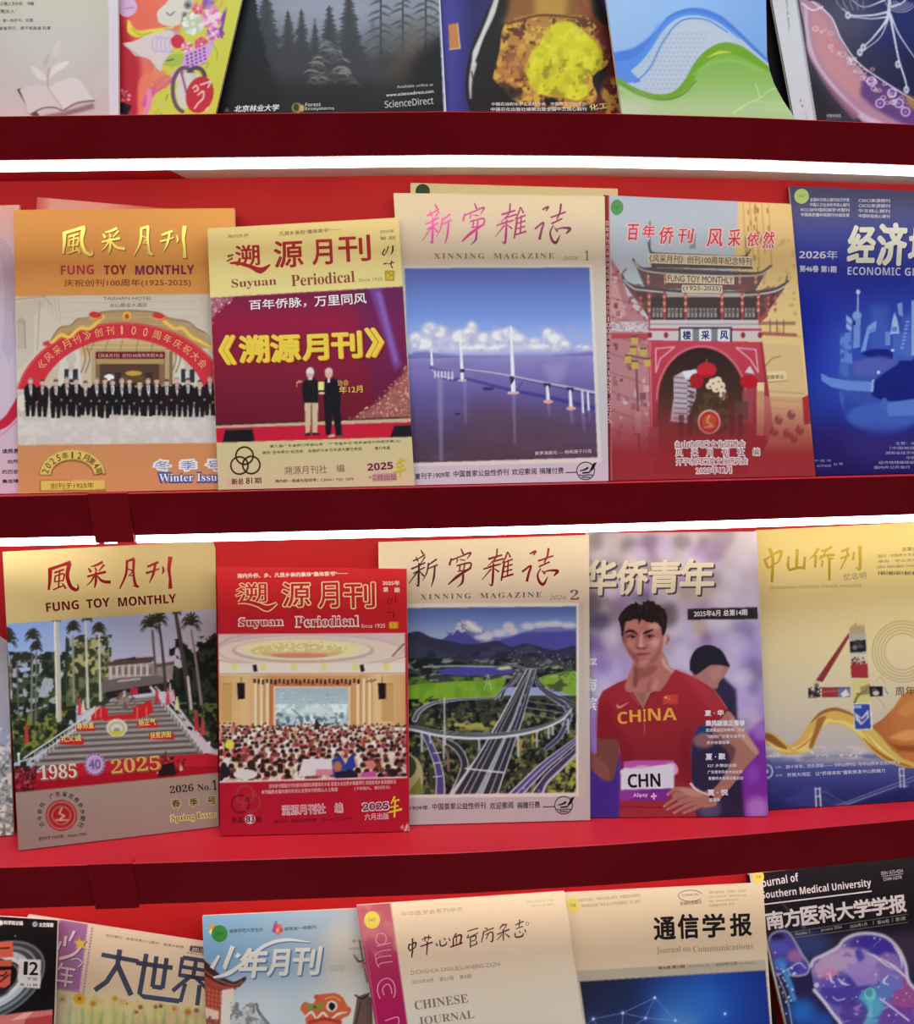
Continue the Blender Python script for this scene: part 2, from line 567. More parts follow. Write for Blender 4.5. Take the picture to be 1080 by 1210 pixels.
    def sticker(s, cx, cy, rx, ry, col, text=None, tcol=(40, 60, 30)):
        n = 28
        pts = arcpts(cx, cy, rx, ry, 0, 360 - 360 / n, n)
        c = s.loc(pts)
        v = [tuple(p[:2]) + (.0005,) for p in c] + [tuple(p[:2]) + (.0001,) for p in c]
        f = [tuple(range(n))] + [(i, n + i, n + (i + 1) % n, (i + 1) % n) for i in range(n)]
        o = mesh_obj('sticker', v, f, M_STICK, s.root, ink=np.tile(ink(col), (2 * n, 1)))
        if text:
            I = Ink(); I.text(text, cx - rx * .45, cy + ry * .22, cx + rx * .45, cy + ry * .18, ry * .4, tcol)
            q = s.print('sticker_number', I, base=.00058)
            q.parent = o
        return o
# ---------------------------------------------------------------- the setting and the shelves
sweep('wall_back', [(DEPTH, -1.40), (DEPTH + .03, -1.40), (DEPTH + .03, 1.25), (DEPTH, 1.25)], -.78, .80, M_WALL)
bpy.data.objects['wall_back']['kind'] = 'structure'

def px_to_x(x, y=577):
    return float(at(x, y, 0)[0])

shelf_words = {0: ('top red display shelf above the picture edge', 'light strip under the shelf above the top row of journals'),
               1: ('red display shelf under the top row of journals', 'unbroken bright light strip under the uppermost visible red shelf'),
               2: ('red display shelf under the orange magazine and the bridge magazine', 'bright light strip with a gap at left, above the athlete magazine'),
               3: ('red display shelf with a taped patch, under the athlete magazine', 'light strip hidden behind the lip of the shelf under the athlete magazine'),
               4: ('lowest red display shelf below the picture edge', '')}
LIPS = [.043, .0362, .0430, .0505, .050]
DROP = [.004, .0064, .0084, -.0005, .004]
CUT = .0185                          # the lip leans in towards its foot
for i, z in enumerate(SHELF_Z):
    lip = LIPS[i]
    root = empty('display_shelf', Matrix.Translation((0, 0, 0)))
    tag(root, shelf_words[i][0], 'shelf', 'red display shelves')
    sweep('shelf_board', [(.0062, 0), (DEPTH, 0), (DEPTH, -.025), (.0222, -.025), (.0222, -.0185), (.0125, -.014)], -.78, .80, M_RED, root, z0=z - .0004)
    sweep('front_lip', [(.0, -.0008), (.0008, 0), (.006, 0), (CUT + .0035, -lip), (CUT + .0005, -lip), (CUT, -lip + .0006)], -.78, .80, M_RED, root, z0=z)
    sweep('underside_panel', [(.0388, -.0254), (DEPTH - .0005, -.0254), (DEPTH - .0005, -.0262), (.0388, -.0262)], -.78, .80, M_CREAM, root, z0=z)
    if i == 1:
        x1, x2 = px_to_x(150, 205), px_to_x(181, 212)
        v = []
        for zz in (-.0264, -.0268):
            for (x, o) in [(-.78, .0395), (x1, .0395), (x2, DEPTH - .001), (-.78, DEPTH - .001)]:
                v.append((x, float(FRONT(x)) + o, EYE + z + zz))
        mesh_obj('underside_film', v, [(0, 1, 2, 3), (7, 6, 5, 4)] + [(a, a + 4, (a + 1) % 4 + 4, (a + 1) % 4) for a in range(4)], M_RED, root)
    if i in (2, 3):
        a, b = (px_to_x(104, 600), px_to_x(151, 600)) if i == 2 else (px_to_x(104, 1040), px_to_x(157, 1040))
        d = .0065 if i == 2 else .003
        o = sweep('joint_cover', [(CUT - .0012, -lip - d), (-.0012, .0002), (-.0006, .0010), (.0012, .0012), (.010, .0012), (.010, .0002), (-.0002, .0002), (CUT - .0002, -lip - d)], a, b, M_RED, root, n=6, z0=z)
    if i == 4: continue
    lamp = empty('light_strip', Matrix.Translation((0, 0, 0)))
    tag(lamp, shelf_words[i][1], 'light strip', 'light strips under the shelves')
    bits = [(-.78, .80)] if i != 2 else [(-.78, px_to_x(101, 638)), (px_to_x(112, 640), px_to_x(124, 640)), (px_to_x(151, 636), .80)]
    for (a, b) in bits:
        zb = -lip - DROP[i]
        sweep('diffuser', [(.026, zb + .009), (.026, zb + .002), (.028, zb), (.036, zb), (.038, zb + .002), (.038, zb + .009)], a, b, M_LEDS[i], lamp, n=40 if b - a > .3 else 8, z0=z)
    sweep('housing', [(.0257, -.0258), (.0383, -.0258), (.0383, zb + .0092), (.0257, zb + .0092)], -.78, .80, M_HOUS, lamp, z0=z)
# ---------------------------------------------------------------- brush lettering shared by two issues of a title
FENG = [([(95, 105), (93, 170), (86, 232)], [26, 20, 12]), ([(92, 112), (150, 92), (214, 70)], [20, 17, 22]),
        ([(206, 78), (194, 150), (212, 208), (240, 230), (256, 222), (254, 196)], [26, 22, 22, 20, 14, 3]),
        ([(118, 132), (176, 112)], [12, 12]), ([(124, 150), (120, 186)], [10, 9]), ([(122, 152), (174, 138), (168, 182)], [9, 11, 9]),
        ([(124, 184), (168, 176)], [8, 8]), ([(150, 116), (143, 216)], [11, 9]), ([(112, 230), (150, 214), (182, 204)], [8, 10, 5]), ([(164, 192), (186, 224)], [8, 13])]
CAI = [([(400, 68), (365, 86), (330, 97)], [16, 14, 6]), ([(316, 104), (332, 128)], [8, 16]), ([(354, 100), (364, 122)], [7, 13]), ([(408, 84), (376, 124)], [14, 6]),
       ([(310, 154), (360, 140), (418, 126)], [12, 13, 16]), ([(359, 126), (360, 180), (352, 218)], [13, 16, 8]), ([(350, 150), (332, 182), (306, 206)], [12, 9, 4]),
       ([(366, 148), (398, 180), (446, 186)], [8, 17, 20])]
YUE = [([(541, 58), (534, 140), (498, 224)], [15, 15, 8]), ([(538, 66), (584, 50)], [12, 18]), ([(580, 54), (578, 130), (588, 196), (606, 214), (570, 206)], [17, 14, 17, 12, 3]),
       ([(544, 108), (572, 122), (548, 152)], [8, 9, 6]), ([(560, 150), (574, 146)], [8, 8])]
KAN = [([(658, 97), (722, 70)], [13, 15]), ([(650, 134), (690, 122), (728, 108)], [14, 11, 9]), ([(704, 84), (692, 140), (670, 190)], [14, 15, 5]),
       ([(746, 94), (752, 120), (744, 138)], [8, 14, 6]), ([(792, 38), (784, 110), (790, 160), (792, 224)], [26, 20, 15, 24])]
FENGCAI = FENG + CAI + YUE + KAN
XINNING = [([(128, 46), (142, 70)], [5, 11]), ([(84, 108), (118, 92), (152, 72)], [9, 7, 9]), ([(100, 84), (112, 110)], [5, 9]), ([(152, 84), (124, 126)], [9, 4]),
           ([(74, 152), (112, 136), (152, 116)], [10, 9, 10]), ([(84, 178), (150, 142)], [7, 8]), ([(118, 118), (116, 200), (114, 246), (100, 236)], [9, 13, 10, 3]),
           ([(112, 164), (60, 234)], [10, 4]), ([(120, 164), (146, 192)], [6, 11]), ([(216, 97), (190, 116), (164, 136)], [10, 9, 4]), ([(172, 118), (160, 175), (136, 218)], [10, 8, 3]),
           ([(164, 152), (222, 128)], [7, 10]), ([(206, 138), (200, 200), (186, 250)], [10, 12, 4]),
           ([(350, 38), (364, 70)], [6, 12]), ([(298, 92), (286, 132)], [9, 12]), ([(300, 102), (350, 82), (404, 62), (384, 98)], [9, 8, 12, 4]), ([(332, 96), (326, 120)], [9, 5]),
           ([(344, 100), (374, 104)], [6, 8]), ([(326, 134), (402, 118), (394, 152), (332, 166)], [9, 11, 9, 7]), ([(346, 130), (342, 160)], [8, 8]), ([(372, 124), (366, 156)], [8, 8]),
           ([(280, 238), (330, 194), (408, 144)], [7, 17, 12]), ([(364, 180), (358, 226), (330, 254)], [12, 13, 3]),
           ([(552, 38), (544, 90), (500, 136)], [9, 9, 5]), ([(502, 97), (580, 74)], [13, 10]), ([(520, 114), (588, 94)], [10, 10]), ([(474, 153), (520, 138), (572, 124)], [8, 12, 9]),
           ([(531, 118), (528, 190), (522, 242), (504, 232)], [9, 14, 11, 3]), ([(520, 150), (466, 212)], [9, 4]), ([(536, 150), (562, 168)], [6, 11]),
           ([(610, 56), (596, 92), (576, 124)], [9, 9, 4]), ([(592, 108), (584, 160), (574, 218)], [11, 13, 9]), ([(590, 116), (638, 98)], [8, 10]), ([(590, 142), (638, 126)], [8, 9]),
           ([(588, 168), (636, 154)], [8, 9]), ([(582, 198), (642, 180)], [9, 12]), ([(614, 100), (608, 192)], [9, 9]), ([(612, 58), (626, 88)], [6, 11]),
           ([(732, 68), (764, 54), (752, 76)], [9, 14, 7]), ([(690, 168), (738, 134), (726, 178), (716, 222)], [12, 11, 13, 15]), ([(778, 108), (864, 78)], [10, 9]),
           ([(837, 36), (830, 80), (812, 118)], [12, 11, 8]), ([(782, 140), (844, 112)], [10, 9]), ([(794, 148), (776, 184), (786, 222), (808, 236), (832, 196)], [7, 10, 15, 18, 4]),
           ([(800, 160), (818, 180)], [7, 11]), ([(812, 168), (846, 160), (886, 164), (866, 190)], [7, 10, 20, 8])]

GB = 'magazines on the middle shelf with the orange and bridge covers'
# pale pink magazine at the far left
mg = Magazine('magazine', 'pale pink magazine at the left frame edge, mostly behind the orange magazine', 'magazine', GB,
              (-228, 249), (23, 242), (26, 584), (-222, 600), .074, .076, .1145, .003, shelf=2)
c = mg.canvas((222, 190, 190))
c.grad(None, [(240, (226, 178, 165)), (290, (216, 188, 192)), (420, (205, 185, 200)), (560, (210, 178, 190))])
for k in range(6):
    c.line(arcpts(-2, 360, 9 + 3 * k, 58 + 4 * k, -60, 88, 40), 1.1, (170, 150, 185), .8)
c.poly(list(spl([(-40, 520), (0, 497), (12, 483), (24, 462)])) + [(24, 490)] + list(spl([(24, 488), (10, 503), (-8, 512), (-40, 532)])), (196, 38, 62))
c.line(spl([(-40, 544), (-8, 521), (10, 507), (24, 493)]), 1.6, (220, 120, 140))
mg.cover()
I = Ink()
for y, t, h in ((536, '读照息', 5.4), (548, '向所', 4.6), (560, '的历史', 4.8), (571, '集佳镇', 4.4)):
    I.text(t, 22 - len(t) * 6.4, y, 22, y - .6, h, (60, 45, 60), bold=.02)
mg.print('cover_lettering', I)

mg = Magazine('magazine', 'mostly hidden magazine, pale pink top edge slanting out above the orange magazine', 'magazine', GB,
              (44, 233), (262, 252), (262, 590), (22, 580), .090, .090, .1200, .002, shelf=2)
c = mg.canvas((222, 150, 134)); c.grad(None, [(40, (206, 90, 80)), (62, (226, 166, 150)), (120, (228, 160, 140)), (200, (200, 80, 66))], 'x'); mg.cover()

# orange magazine
mg = Magazine('magazine', 'orange magazine with men in black suits lined up under a red arch', 'magazine', GB,
              (16, 248), (277, 246), (286, 577), (22, 584), .060, .062, .1075, shelf=2)
c = mg.canvas((212, 148, 80))
c.grad(None, [(248, (220, 158, 80)), (350, (214, 146, 76)), (524, (202, 136, 88)), (584, (205, 140, 92))])
ph = [(18, 350), (278, 347), (283, 523), (21, 526)]
c.poly(ph, (204, 188, 170))
c.poly([(18, 358), (50, 352), (52, 362), (40, 372), (40, 420), (18, 440)], (196, 180, 162))
c.line([(18, 354), (52, 350), (60, 360)], 1.2, (165, 145, 125)); c.line([(47, 356), (44, 415)], 1, (170, 150, 130))
c.ell(25, 383, 5, 8, (176, 158, 140)); c.rect(20, 383, 30, 412, (186, 168, 150)); c.line([(29, 380), (30, 412)], 1, (140, 120, 105))
c.poly(spl([(60, 402), (70, 388), (84, 384), (92, 377), (110, 374), (120, 369), (150, 367), (185, 369), (200, 376), (222, 380), (232, 388), (246, 396), (250, 412)]), (176, 142, 100))
c.line(spl([(60, 402), (70, 388), (84, 384), (92, 377), (110, 374), (120, 369), (150, 367), (185, 369), (200, 376), (222, 380), (232, 388), (246, 396), (250, 412)]), 1.2, (120, 92, 66))
for k in range(4): c.line([(66, 358 + k * 9), (236, 356 + k * 9)], .8, (186, 168, 150), .7)
c.poly([(236, 350), (279, 350), (281, 440), (252, 440)], (192, 176, 158), .8, 2)
for k in range(5): c.line([(52 + 4 * k, 352), (52 + 5 * k, 362 + 5 * k)], .7, (178, 160, 140))
# entrance inside the arch
inn = arcpts(145, 475, 100, 76, 180, 0, 40)
c.poly(list(inn) + [(245, 478), (45, 478)], (196, 176, 152))
c.poly([(95, 412), (120, 402), (180, 401), (206, 410), (206, 420), (95, 420)], (196, 166, 118))
for x in (112, 128, 145, 163, 180): c.line([(x, 402), (x - 4 + (x - 145) * .08, 418)], 1.2, (150, 118, 80))
for y in (408, 413): c.line([(100, y), (205, y)], 1, (160, 126, 86))
c.rect(108, 415, 204, 455, (128, 96, 72)); c.rect(118, 428, 188, 456, (84, 58, 46)); c.rect(114, 424, 194, 430, (170, 138, 92))
c.rect(112, 416, 196, 424, (112, 22, 34)); c.rect(108, 415, 113, 455, (176, 150, 112)); c.rect(195, 415, 200, 456, (176, 150, 112))
for x, w_ in ((124, 8), (136, 7), (152, 10), (172, 8)): c.rect(x, 440, x + w_, 455, (52, 38, 34), .8)
c.ell(129, 446, 6, 4, (225, 225, 220)); c.ell(158, 441, 10, 3, (190, 150, 60)); c.rect(144, 444, 170, 452, (110, 80, 40), .7)
for cx in (84, 222):
    c.poly([(cx - 14, 430), (cx - 10, 414), (cx, 408), (cx + 10, 414), (cx + 13, 455), (cx - 16, 455)], (206, 194, 180))
    c.ell(cx, 424, 6, 8, (190, 178, 164)); c.rect(cx - 8, 436, cx + 8, 452, (50, 48, 52)); c.ell(cx, 434, 4, 4, (190, 170, 160)); c.rect(cx - 3, 438, cx + 2, 448, (200, 190, 185))
for x in (98, 103, 205, 210): c.line(spl([(x, 410), (x + 3, 424), (x - 2, 440)]), 1.6, (140, 112, 80))
# red arch
c.poly(list(arcpts(145, 478, 127, 97, 180, 0, 50)) + list(arcpts(145, 478, 99, 78, 0, 180, 50)), (200, 48, 60))
c.line(arcpts(145, 478, 125.5, 95.5, 172, 8, 50), 1.2, (224, 80, 84))
for p, hd in (([(62, 404), (72, 396), (82, 398), (94, 388), (106, 388), (118, 378), (122, 374)], (113, 373)), ([(188, 374), (196, 381), (206, 388), (216, 388), (226, 398), (238, 404), (250, 411)], (188, 374))):
    c.line(spl(p), [4, 5, 4.4, 5, 4.6, 4], (222, 172, 66)); c.line(spl(p), 1.2, (240, 206, 120))
    c.ell(hd[0], hd[1], 8, 4.5, (200, 50, 46), 1, 0, 15); c.line(arcpts(hd[0], hd[1], 7, 3.6, 200, 340), 1.3, (232, 190, 90))
c.ell(150, 373, 5, 5, (222, 170, 70)); c.ell(150, 374, 2.4, 3, (190, 60, 40)); c.poly([(50, 405), (58, 402), (60, 408), (52, 409)], (205, 60, 50))
# ground and the row of people
c.poly([(20, 460), (270, 458), (282, 522), (21, 525)], (200, 186, 176))
c.grad([(21, 490), (282, 486), (283, 523), (21, 526)], [(488, (188, 174, 166)), (500, (208, 196, 186)), (524, (202, 190, 182))])
c.texture([(21, 490), (282, 486), (283, 523), (21, 526)], (220, 210, 200), 8, .5, .62, 5, .6)
c.rect(20, 464, 34, 492, (196, 178, 160)); c.ell(26, 476, 6, 10, (214, 204, 190))
rg = np.random.RandomState(4)
xs = [36, 50, 66, 79, 90, 101, 114, 124, 133, 144, 153, 165, 175, 185, 197, 209, 222, 236, 248, 258, 268, 277]
for j, x in enumerate(xs):
    top = 449 + (j % 3) * 1.6 + rg.uniform(-1, 1); b = 492 + rg.uniform(-2, 2)
    dk = (24 + rg.randint(12), 22, 26)
    c.poly([(x - 4.4, top + 4.6), (x + 4.4, top + 4.6), (x + 7.6, top + 8.6), (x + 7, top + 24), (x + 5, b), (x + 1.2, b), (x, top + 26), (x - 1.4, b), (x - 5.2, b), (x - 7, top + 24), (x - 7.6, top + 8.6)], dk)
    c.poly([(x - 2, top + 5), (x + 2, top + 5), (x + (1 if j % 2 else 1.6), top + 16 + 4 * (j % 3 == 0)), (x - 1, top + 14)], (222, 214, 208))
    c.ell(x, top + .8, 2.9, 3.9, (198, 156, 138)); c.poly(arcpts(x, top - .6, 2.9, 2.9, 180, 0, 12), (70, 56, 54) if j % 3 else (150, 140, 136)); c.ell(x, top + 1.2, 2.2, 2.4, (206, 164, 146))
    c.ell(x - 6.5, top + 24, 1.2, 1.4, (190, 150, 130)); c.line([(x, top + 6), (x + .3, top + 12)], .8, (110, 30, 40) if j % 2 else (40, 40, 60))
    if j % 4 == 3: c.ell(x + 3.6, top + 9, 1.1, 1.1, (200, 60, 50))
c.rect(47, 567.5, 125, 580.5, (120, 82, 30)); c.poly([(48, 568), (124.6, 567.5), (124.6, 578.6), (48, 579.6)], (214, 186, 92))
c.poly(list(arcpts(85.5, 562, 39.5, 31, 180, 2, 30)) + list(arcpts(85.5, 562, 24.5, 17, 2, 180, 30)), (122, 82, 34))
c.poly(list(arcpts(85.5, 561, 38.6, 29.8, 180, 3, 30)) + list(arcpts(85.5, 561, 25.6, 18, 3, 180, 30)), (216, 186, 98))
mg.cover()

t = Ink(); kk = 1 / 4.909
for j, (pts, ws) in enumerate(FENGCAI):
    p = spl(np.array(pts, float), 6); p = np.stack([(p[:, 0] - 15), p[:, 1] - 36 + (p[:, 0] - 80) * .046], -1) * kk + [60, 260]
    t.line(p + [.9, 1.0], np.array(ws) * kk * 1.05, (120, 78, 30), 0); t.line(p, np.array(ws) * kk * .92, (232, 206, 96), 1 + j * .02)
mg.print('title_lettering', t, M_FOIL)
I = Ink()
for wd, xa, xb, cc in (('FUNG', 72, 111, (196, 62, 70)), ('TOY', 123, 149.5, (150, 26, 44)), ('MONTHLY', 160, 229.5, (128, 24, 74))):  # word colours shift red to purple, painting the foil's reflection
    I.text(SB(wd), xa, 324.8, xb, 324, 11, cc, bold=.01)
mg.print('english_title', I, M_FOIL)
I = Ink()
I.text('庆祝创刊100周年(1925-2025)', 76, 340, 225.5, 339, 9.6, (140, 62, 34), bold=.012)
I.text('TAISHAN HOTEL', 122, 354.6, 180, 354.2, 3.6, (96, 84, 76)); I.text('台山都会大酒店', 130, 363.2, 174, 362.8, 4.8, (90, 76, 66))
I.arc('《风采月刊》创刊100周年庆祝大会', 145, 478, 108, 83, 148, 33, 9.4, 10, (226, 164, 116))
I.text('《风采月刊》创刊100周年庆祝大会', 116, 422.6, 193, 422.2, 4.6, (214, 170, 150))
I.arc('2025年12月第4期', 85.5, 562, 28.6, 20.5, 168, 12, 7.4, 7.8, (104, 76, 34), bold=.01)
I.text('创刊于1925年', 60, 577.4, 111, 576.6, 6.6, (100, 74, 30))
for ch, xa, xb in (('冬', 182, 202), ('季', 213, 232), ('号', 244, 264)):
    I.text(ch, xa - 1, 556.4, xb + 1, 556.2, 13, (222, 224, 232), bold=.10); I.text(ch, xa + 1, 555, xb - 1, 554.8, 10.4, (108, 118, 160), 1)
I.text(SE('Winter Issue'), 186.6, 570.4, 264, 569.6, 11.6, (70, 84, 150), bold=.07); I.text(SE('Winter Issue'), 188, 569.2, 262.5, 568.4, 9.4, (232, 232, 236), 1)
mg.print('cover_lettering', I)

# yellow and maroon magazine
mg = Magazine('magazine', 'yellow and maroon magazine with two men on a stage under gold characters', 'magazine', GB,
              (245, 270), (471, 257), (490, 572), (258, 578), .044, .046, .0935, shelf=2)
c = mg.canvas((220, 198, 130))
c.grad(None, [(262, (224, 200, 134)), (345, (220, 200, 132)), (520, (206, 188, 138)), (580, (200, 182, 146))])
bd = [(248.5, 352), (476.5, 338.5), (489, 516), (255.5, 523)]
c.poly(bd, (124, 20, 52)); c.clip = c.mask_poly(bd, (slice(None), slice(None)))
c.grad(bd, [(340, (112, 24, 66)), (380, (140, 18, 56)), (440, (124, 22, 46)), (500, (104, 20, 38))])
c.grad([(420, 335), (480, 335), (489, 500), (440, 500)], [(340, (92, 28, 84)), (430, (104, 26, 70)), (500, (96, 24, 44))], a=.8, soft=8)
c.poly([(436, 340), (450, 339), (475, 432), (466, 438), (455, 400)], (120, 70, 150), .75, 1.5); c.poly([(444, 345), (450, 345), (470, 425), (466, 430)], (140, 100, 176), .7, 1)
tri = [(490, 420), (474, 446), (452, 472), (412, 498), (490, 497)]
c.poly(tri, (170, 104, 92), .8, 1.5); c.dots([(490, 418), (468, 448), (440, 478), (400, 498), (490, 497)], 620, (.5, 1.15), [(228, 176, 140), (236, 200, 170), (206, 130, 100), (150, 70, 70), (214, 150, 150)], 3)
tl = [(247, 352), (276, 351), (262, 362), (250, 378)]
c.poly(tl, (170, 120, 130), .7, 1); c.dots([(247, 352), (280, 350), (262, 366), (249, 386)], 110, (.5, 1.1), [(236, 206, 196), (210, 150, 150), (190, 120, 130)], 4)
c.poly([(255, 503), (489, 494), (489, 498.5), (255, 506)], (196, 168, 140)); c.line([(255, 501.6), (489, 493)], 1.6, (70, 34, 30))
c.poly([(255, 506), (489, 498.5), (489, 517), (255, 524)], (196, 26, 54))
c.poly([(266, 508), (298.5, 507), (301, 522), (263, 523.5)], (26, 20, 26)); c.poly([(466, 503), (490, 501.5), (490, 516), (461, 517)], (28, 22, 30))
c.line([(266, 508), (298.5, 507)], 1, (90, 60, 70)); c.line([(466, 503), (490, 501.5)], 1, (90, 60, 70))
# two men
c.poly([(358, 452), (364, 447), (371, 447), (377, 451), (383, 462), (382, 466), (376, 462), (376, 477), (359, 477), (356.5, 460)], (24, 20, 24))
c.poly([(360, 476), (376, 476), (375, 512), (369, 512), (368, 486), (366, 512), (361, 513)], (206, 172, 142)); c.line([(368, 478), (368.4, 511)], 1.6, (120, 70, 60))
c.poly([(361, 512), (367, 511), (367, 514.5), (360, 515)], (30, 24, 26)); c.poly([(369, 511), (377, 512), (378, 514), (369, 514)], (30, 24, 26))
c.ell(366.5, 441, 4.6, 6.2, (212, 160, 142)); c.poly(arcpts(366.5, 440, 4.8, 6, 190, -10, 16), (214, 206, 204)); c.rect(364, 446, 369, 449, (200, 196, 194))
c.poly([(381, 451), (386, 447), (394, 447), (401, 451), (403, 465), (402, 482), (404, 514), (397, 515), (393, 486), (391, 514), (385, 514), (383, 478), (382, 465), (377, 463), (376, 459)], (22, 18, 26))
c.ell(388.5, 441, 4.6, 6.2, (214, 162, 144)); c.poly(arcpts(388.5, 439, 4.6, 4.6, 185, -5, 16), (210, 186, 174)); c.rect(387, 447, 390, 452, (214, 206, 206))
c.rect(376, 451, 383, 461, (232, 210, 130)); c.ell(380, 464.5, 4, 1.6, (220, 180, 160)); c.line([(351, 452), (353, 450), (357, 451)], 1.2, (220, 180, 150))
c.poly([(389, 514), (395, 513), (396, 516), (388, 517)], (200, 180, 176)); c.poly([(399, 514), (406, 513.5), (406, 516), (399, 516)], (90, 70, 70))
c.clip = None
c.ell(276, 571, 9, 6, (206, 150, 130), .5, 1.5)
c.rect(455, 320, 466, 331.5, (140, 120, 30)); c.rect(456.4, 321.4, 464.6, 330, (212, 186, 60)); c.line([(458, 323), (463, 325), (459, 328)], 1.2, (150, 120, 40))
c.poly([(440, 560), (468, 558.6), (469, 568), (440, 569.4)], (176, 116, 128), .7)
mg.cover()
I = Ink(); rd = (168, 34, 38)
for ch, x0, x1, yb, h in (('溯', 279, 307, 314.5, 24), ('源', 325, 358.5, 316.5, 31), ('月', 370, 393, 313, 29), ('刊', 401, 438, 309.5, 30)):
    I.text(ch, x0, yb, x1, yb - (x1 - x0) * .05, h, rd, bold=.02)
I.line(spl([(271.5, 311), (282, 311), (296, 315), (308, 319.5), (319.5, 312.6)]), [2, 4, 4.4, 7.5, 1.5], rd, 1); I.line(spl([(269, 303), (276, 301)]), [3, 2], (110, 90, 70), 1); I.line(spl([(268, 309), (275, 305)]), [1.6, 2.4], rd, 1)
mg.print('title_lettering', I)
I = Ink(); br = (140, 64, 56)
I.text(SE('Suyuan'), 274, 342.6, 327, 339.2, 12.4, br); I.text(SE('Periodical'), 344.6, 338.6, 419.5, 333.4, 13.6, br)
I.text('Since 1925', 424, 333, 452, 331.4, 3.8, (150, 120, 84))
I.text('海内外侨', 269, 281.6, 294, 280.2, 4.2, (110, 92, 60)); I.text('凡我乡亲的“集体家书”──', 330, 279, 403, 273.4, 5, (110, 92, 60), bold=.01)
I.text('2025年', 449, 276, 466, 275, 4.2, (120, 104, 66)); I.text('第 期', 449, 284, 467, 283, 4.2, (120, 104, 66))
I.brush([([(455, 294), (452, 300), (455, 302)], [1.4, 1.6, 1]), ([(459, 291), (457, 297), (454, 301)], [1.5, 1.2, .8]), ([(464, 290), (464, 296), (462, 301)], [1.8, 2, .8]),
         ([(453, 312), (458, 311)], [1.6, 1.2]), ([(463, 308), (462, 313), (464, 317)], [1.5, 1.2, 1.6]), ([(459, 312), (466, 310)], [1, 1.4])], 0, 0, 1, (60, 50, 34), 0)
I.text('百年侨脉，', 295, 366.4, 362, 362.6, 11.6, (226, 216, 214), bold=.014); I.text('万里同风', 372, 362.4, 433, 358.4, 12, (226, 216, 214), bold=.014)
for ch, x0, x1, yb, h in (('《', 260, 278, 430.5, 33), ('溯', 284, 317.5, 428.6, 31), ('源', 321, 354.5, 427.6, 31), ('月', 358.5, 387.5, 425.6, 29), ('刊', 393, 427, 423.2, 30), ('》', 433, 453, 421.6, 33)):
    for q, cc in ((2.4, (70, 10, 24)), (1.6, (176, 66, 26)), (.8, (214, 110, 30))):
        I.text(ch, x0 + q, yb + q * .7, x1 + q, yb + q * .7 - (x1 - x0) * .045, h, cc, 3 - q, bold=.042)
    I.text(ch, x0, yb, x1, yb - (x1 - x0) * .045, h, (222, 188, 64), 3.5, bold=.04)
I.text('广', 350, 458, 356, 457.6, 7, (226, 180, 90)); I.text('协会', 399, 456, 412, 455.4, 7, (226, 180, 90)); I.text('年12月', 401, 465, 428.5, 463.6, 8.4, (226, 180, 90), bold=.012)
I.text('第九届广东省期刊年会公告　“广东省乡讯”联系省级刊物奖项第(七)', 319, 529.6, 474, 523, 3.8, (70, 56, 44)); I.text('荣获“百年荣光”纪念奖　全国侨刊乡讯阅读大赛优秀奖', 310, 537, 428, 532, 3.8, (70, 56, 44)); I.text('粤刊专藏', 443, 531.6, 461, 531, 3.8, (70, 56, 44))
for x, y in ((289, 538.4), (283, 550), (297, 549.4)): I.ring(x, y, 10.2, 10.2, 2, (62, 46, 20), .5)
I.text('新总', 274, 572.6, 288, 572, 7, (90, 50, 44), bold=.02); I.text('81', 291, 571.8, 298, 571.6, 7.4, (40, 34, 30), bold=.01); I.text('期', 301, 571.4, 309, 571, 7, (60, 44, 40), bold=.01)
I.text('溯源月刊社　编', 336, 561, 407, 558, 9.6, (128, 84, 66)); I.text('海内统一连续出版物号：CN44-1 TQ1 1079', 325, 570.6, 417.5, 568, 4, (74, 60, 46), bold=.01)
I.text(SB('2025'), 434.4, 556.4, 464.6, 554, 8.4, (110, 22, 74), bold=.012)
I.brush([([(474, 541), (469, 549)], [2.2, 1.2]), ([(470, 546), (479, 543.6)], [1.4, 2]), ([(468, 552), (478, 549.6)], [1.4, 1.6]), ([(465, 558), (480, 554)], [1.6, 2.4]), ([(474, 545), (472.6, 564)], [1.8, 1.6])], 0, 0, 1, (196, 176, 36), 1, 1.2)
I.text('十二', 435, 567.6, 445, 567, 6.4, (130, 70, 90)); I.text('月出版', 446, 568, 469, 567, 7, (140, 80, 100))
mg.print('cover_lettering', I)

# cream magazine behind the bridge magazine
mg = Magazine('magazine', 'cream magazine hidden behind the bridge magazine, its dark dotted sticker just showing', 'magazine', GB,
              (485, 216), (730, 223), (735, 566), (488, 570), .095, .095, .1215, .002, (214, 196, 150), shelf=2)
mg.canvas((216, 196, 148)); mg.cover()
mg.sticker(499.5, 226, 8.5, 8.5, (44, 62, 40))

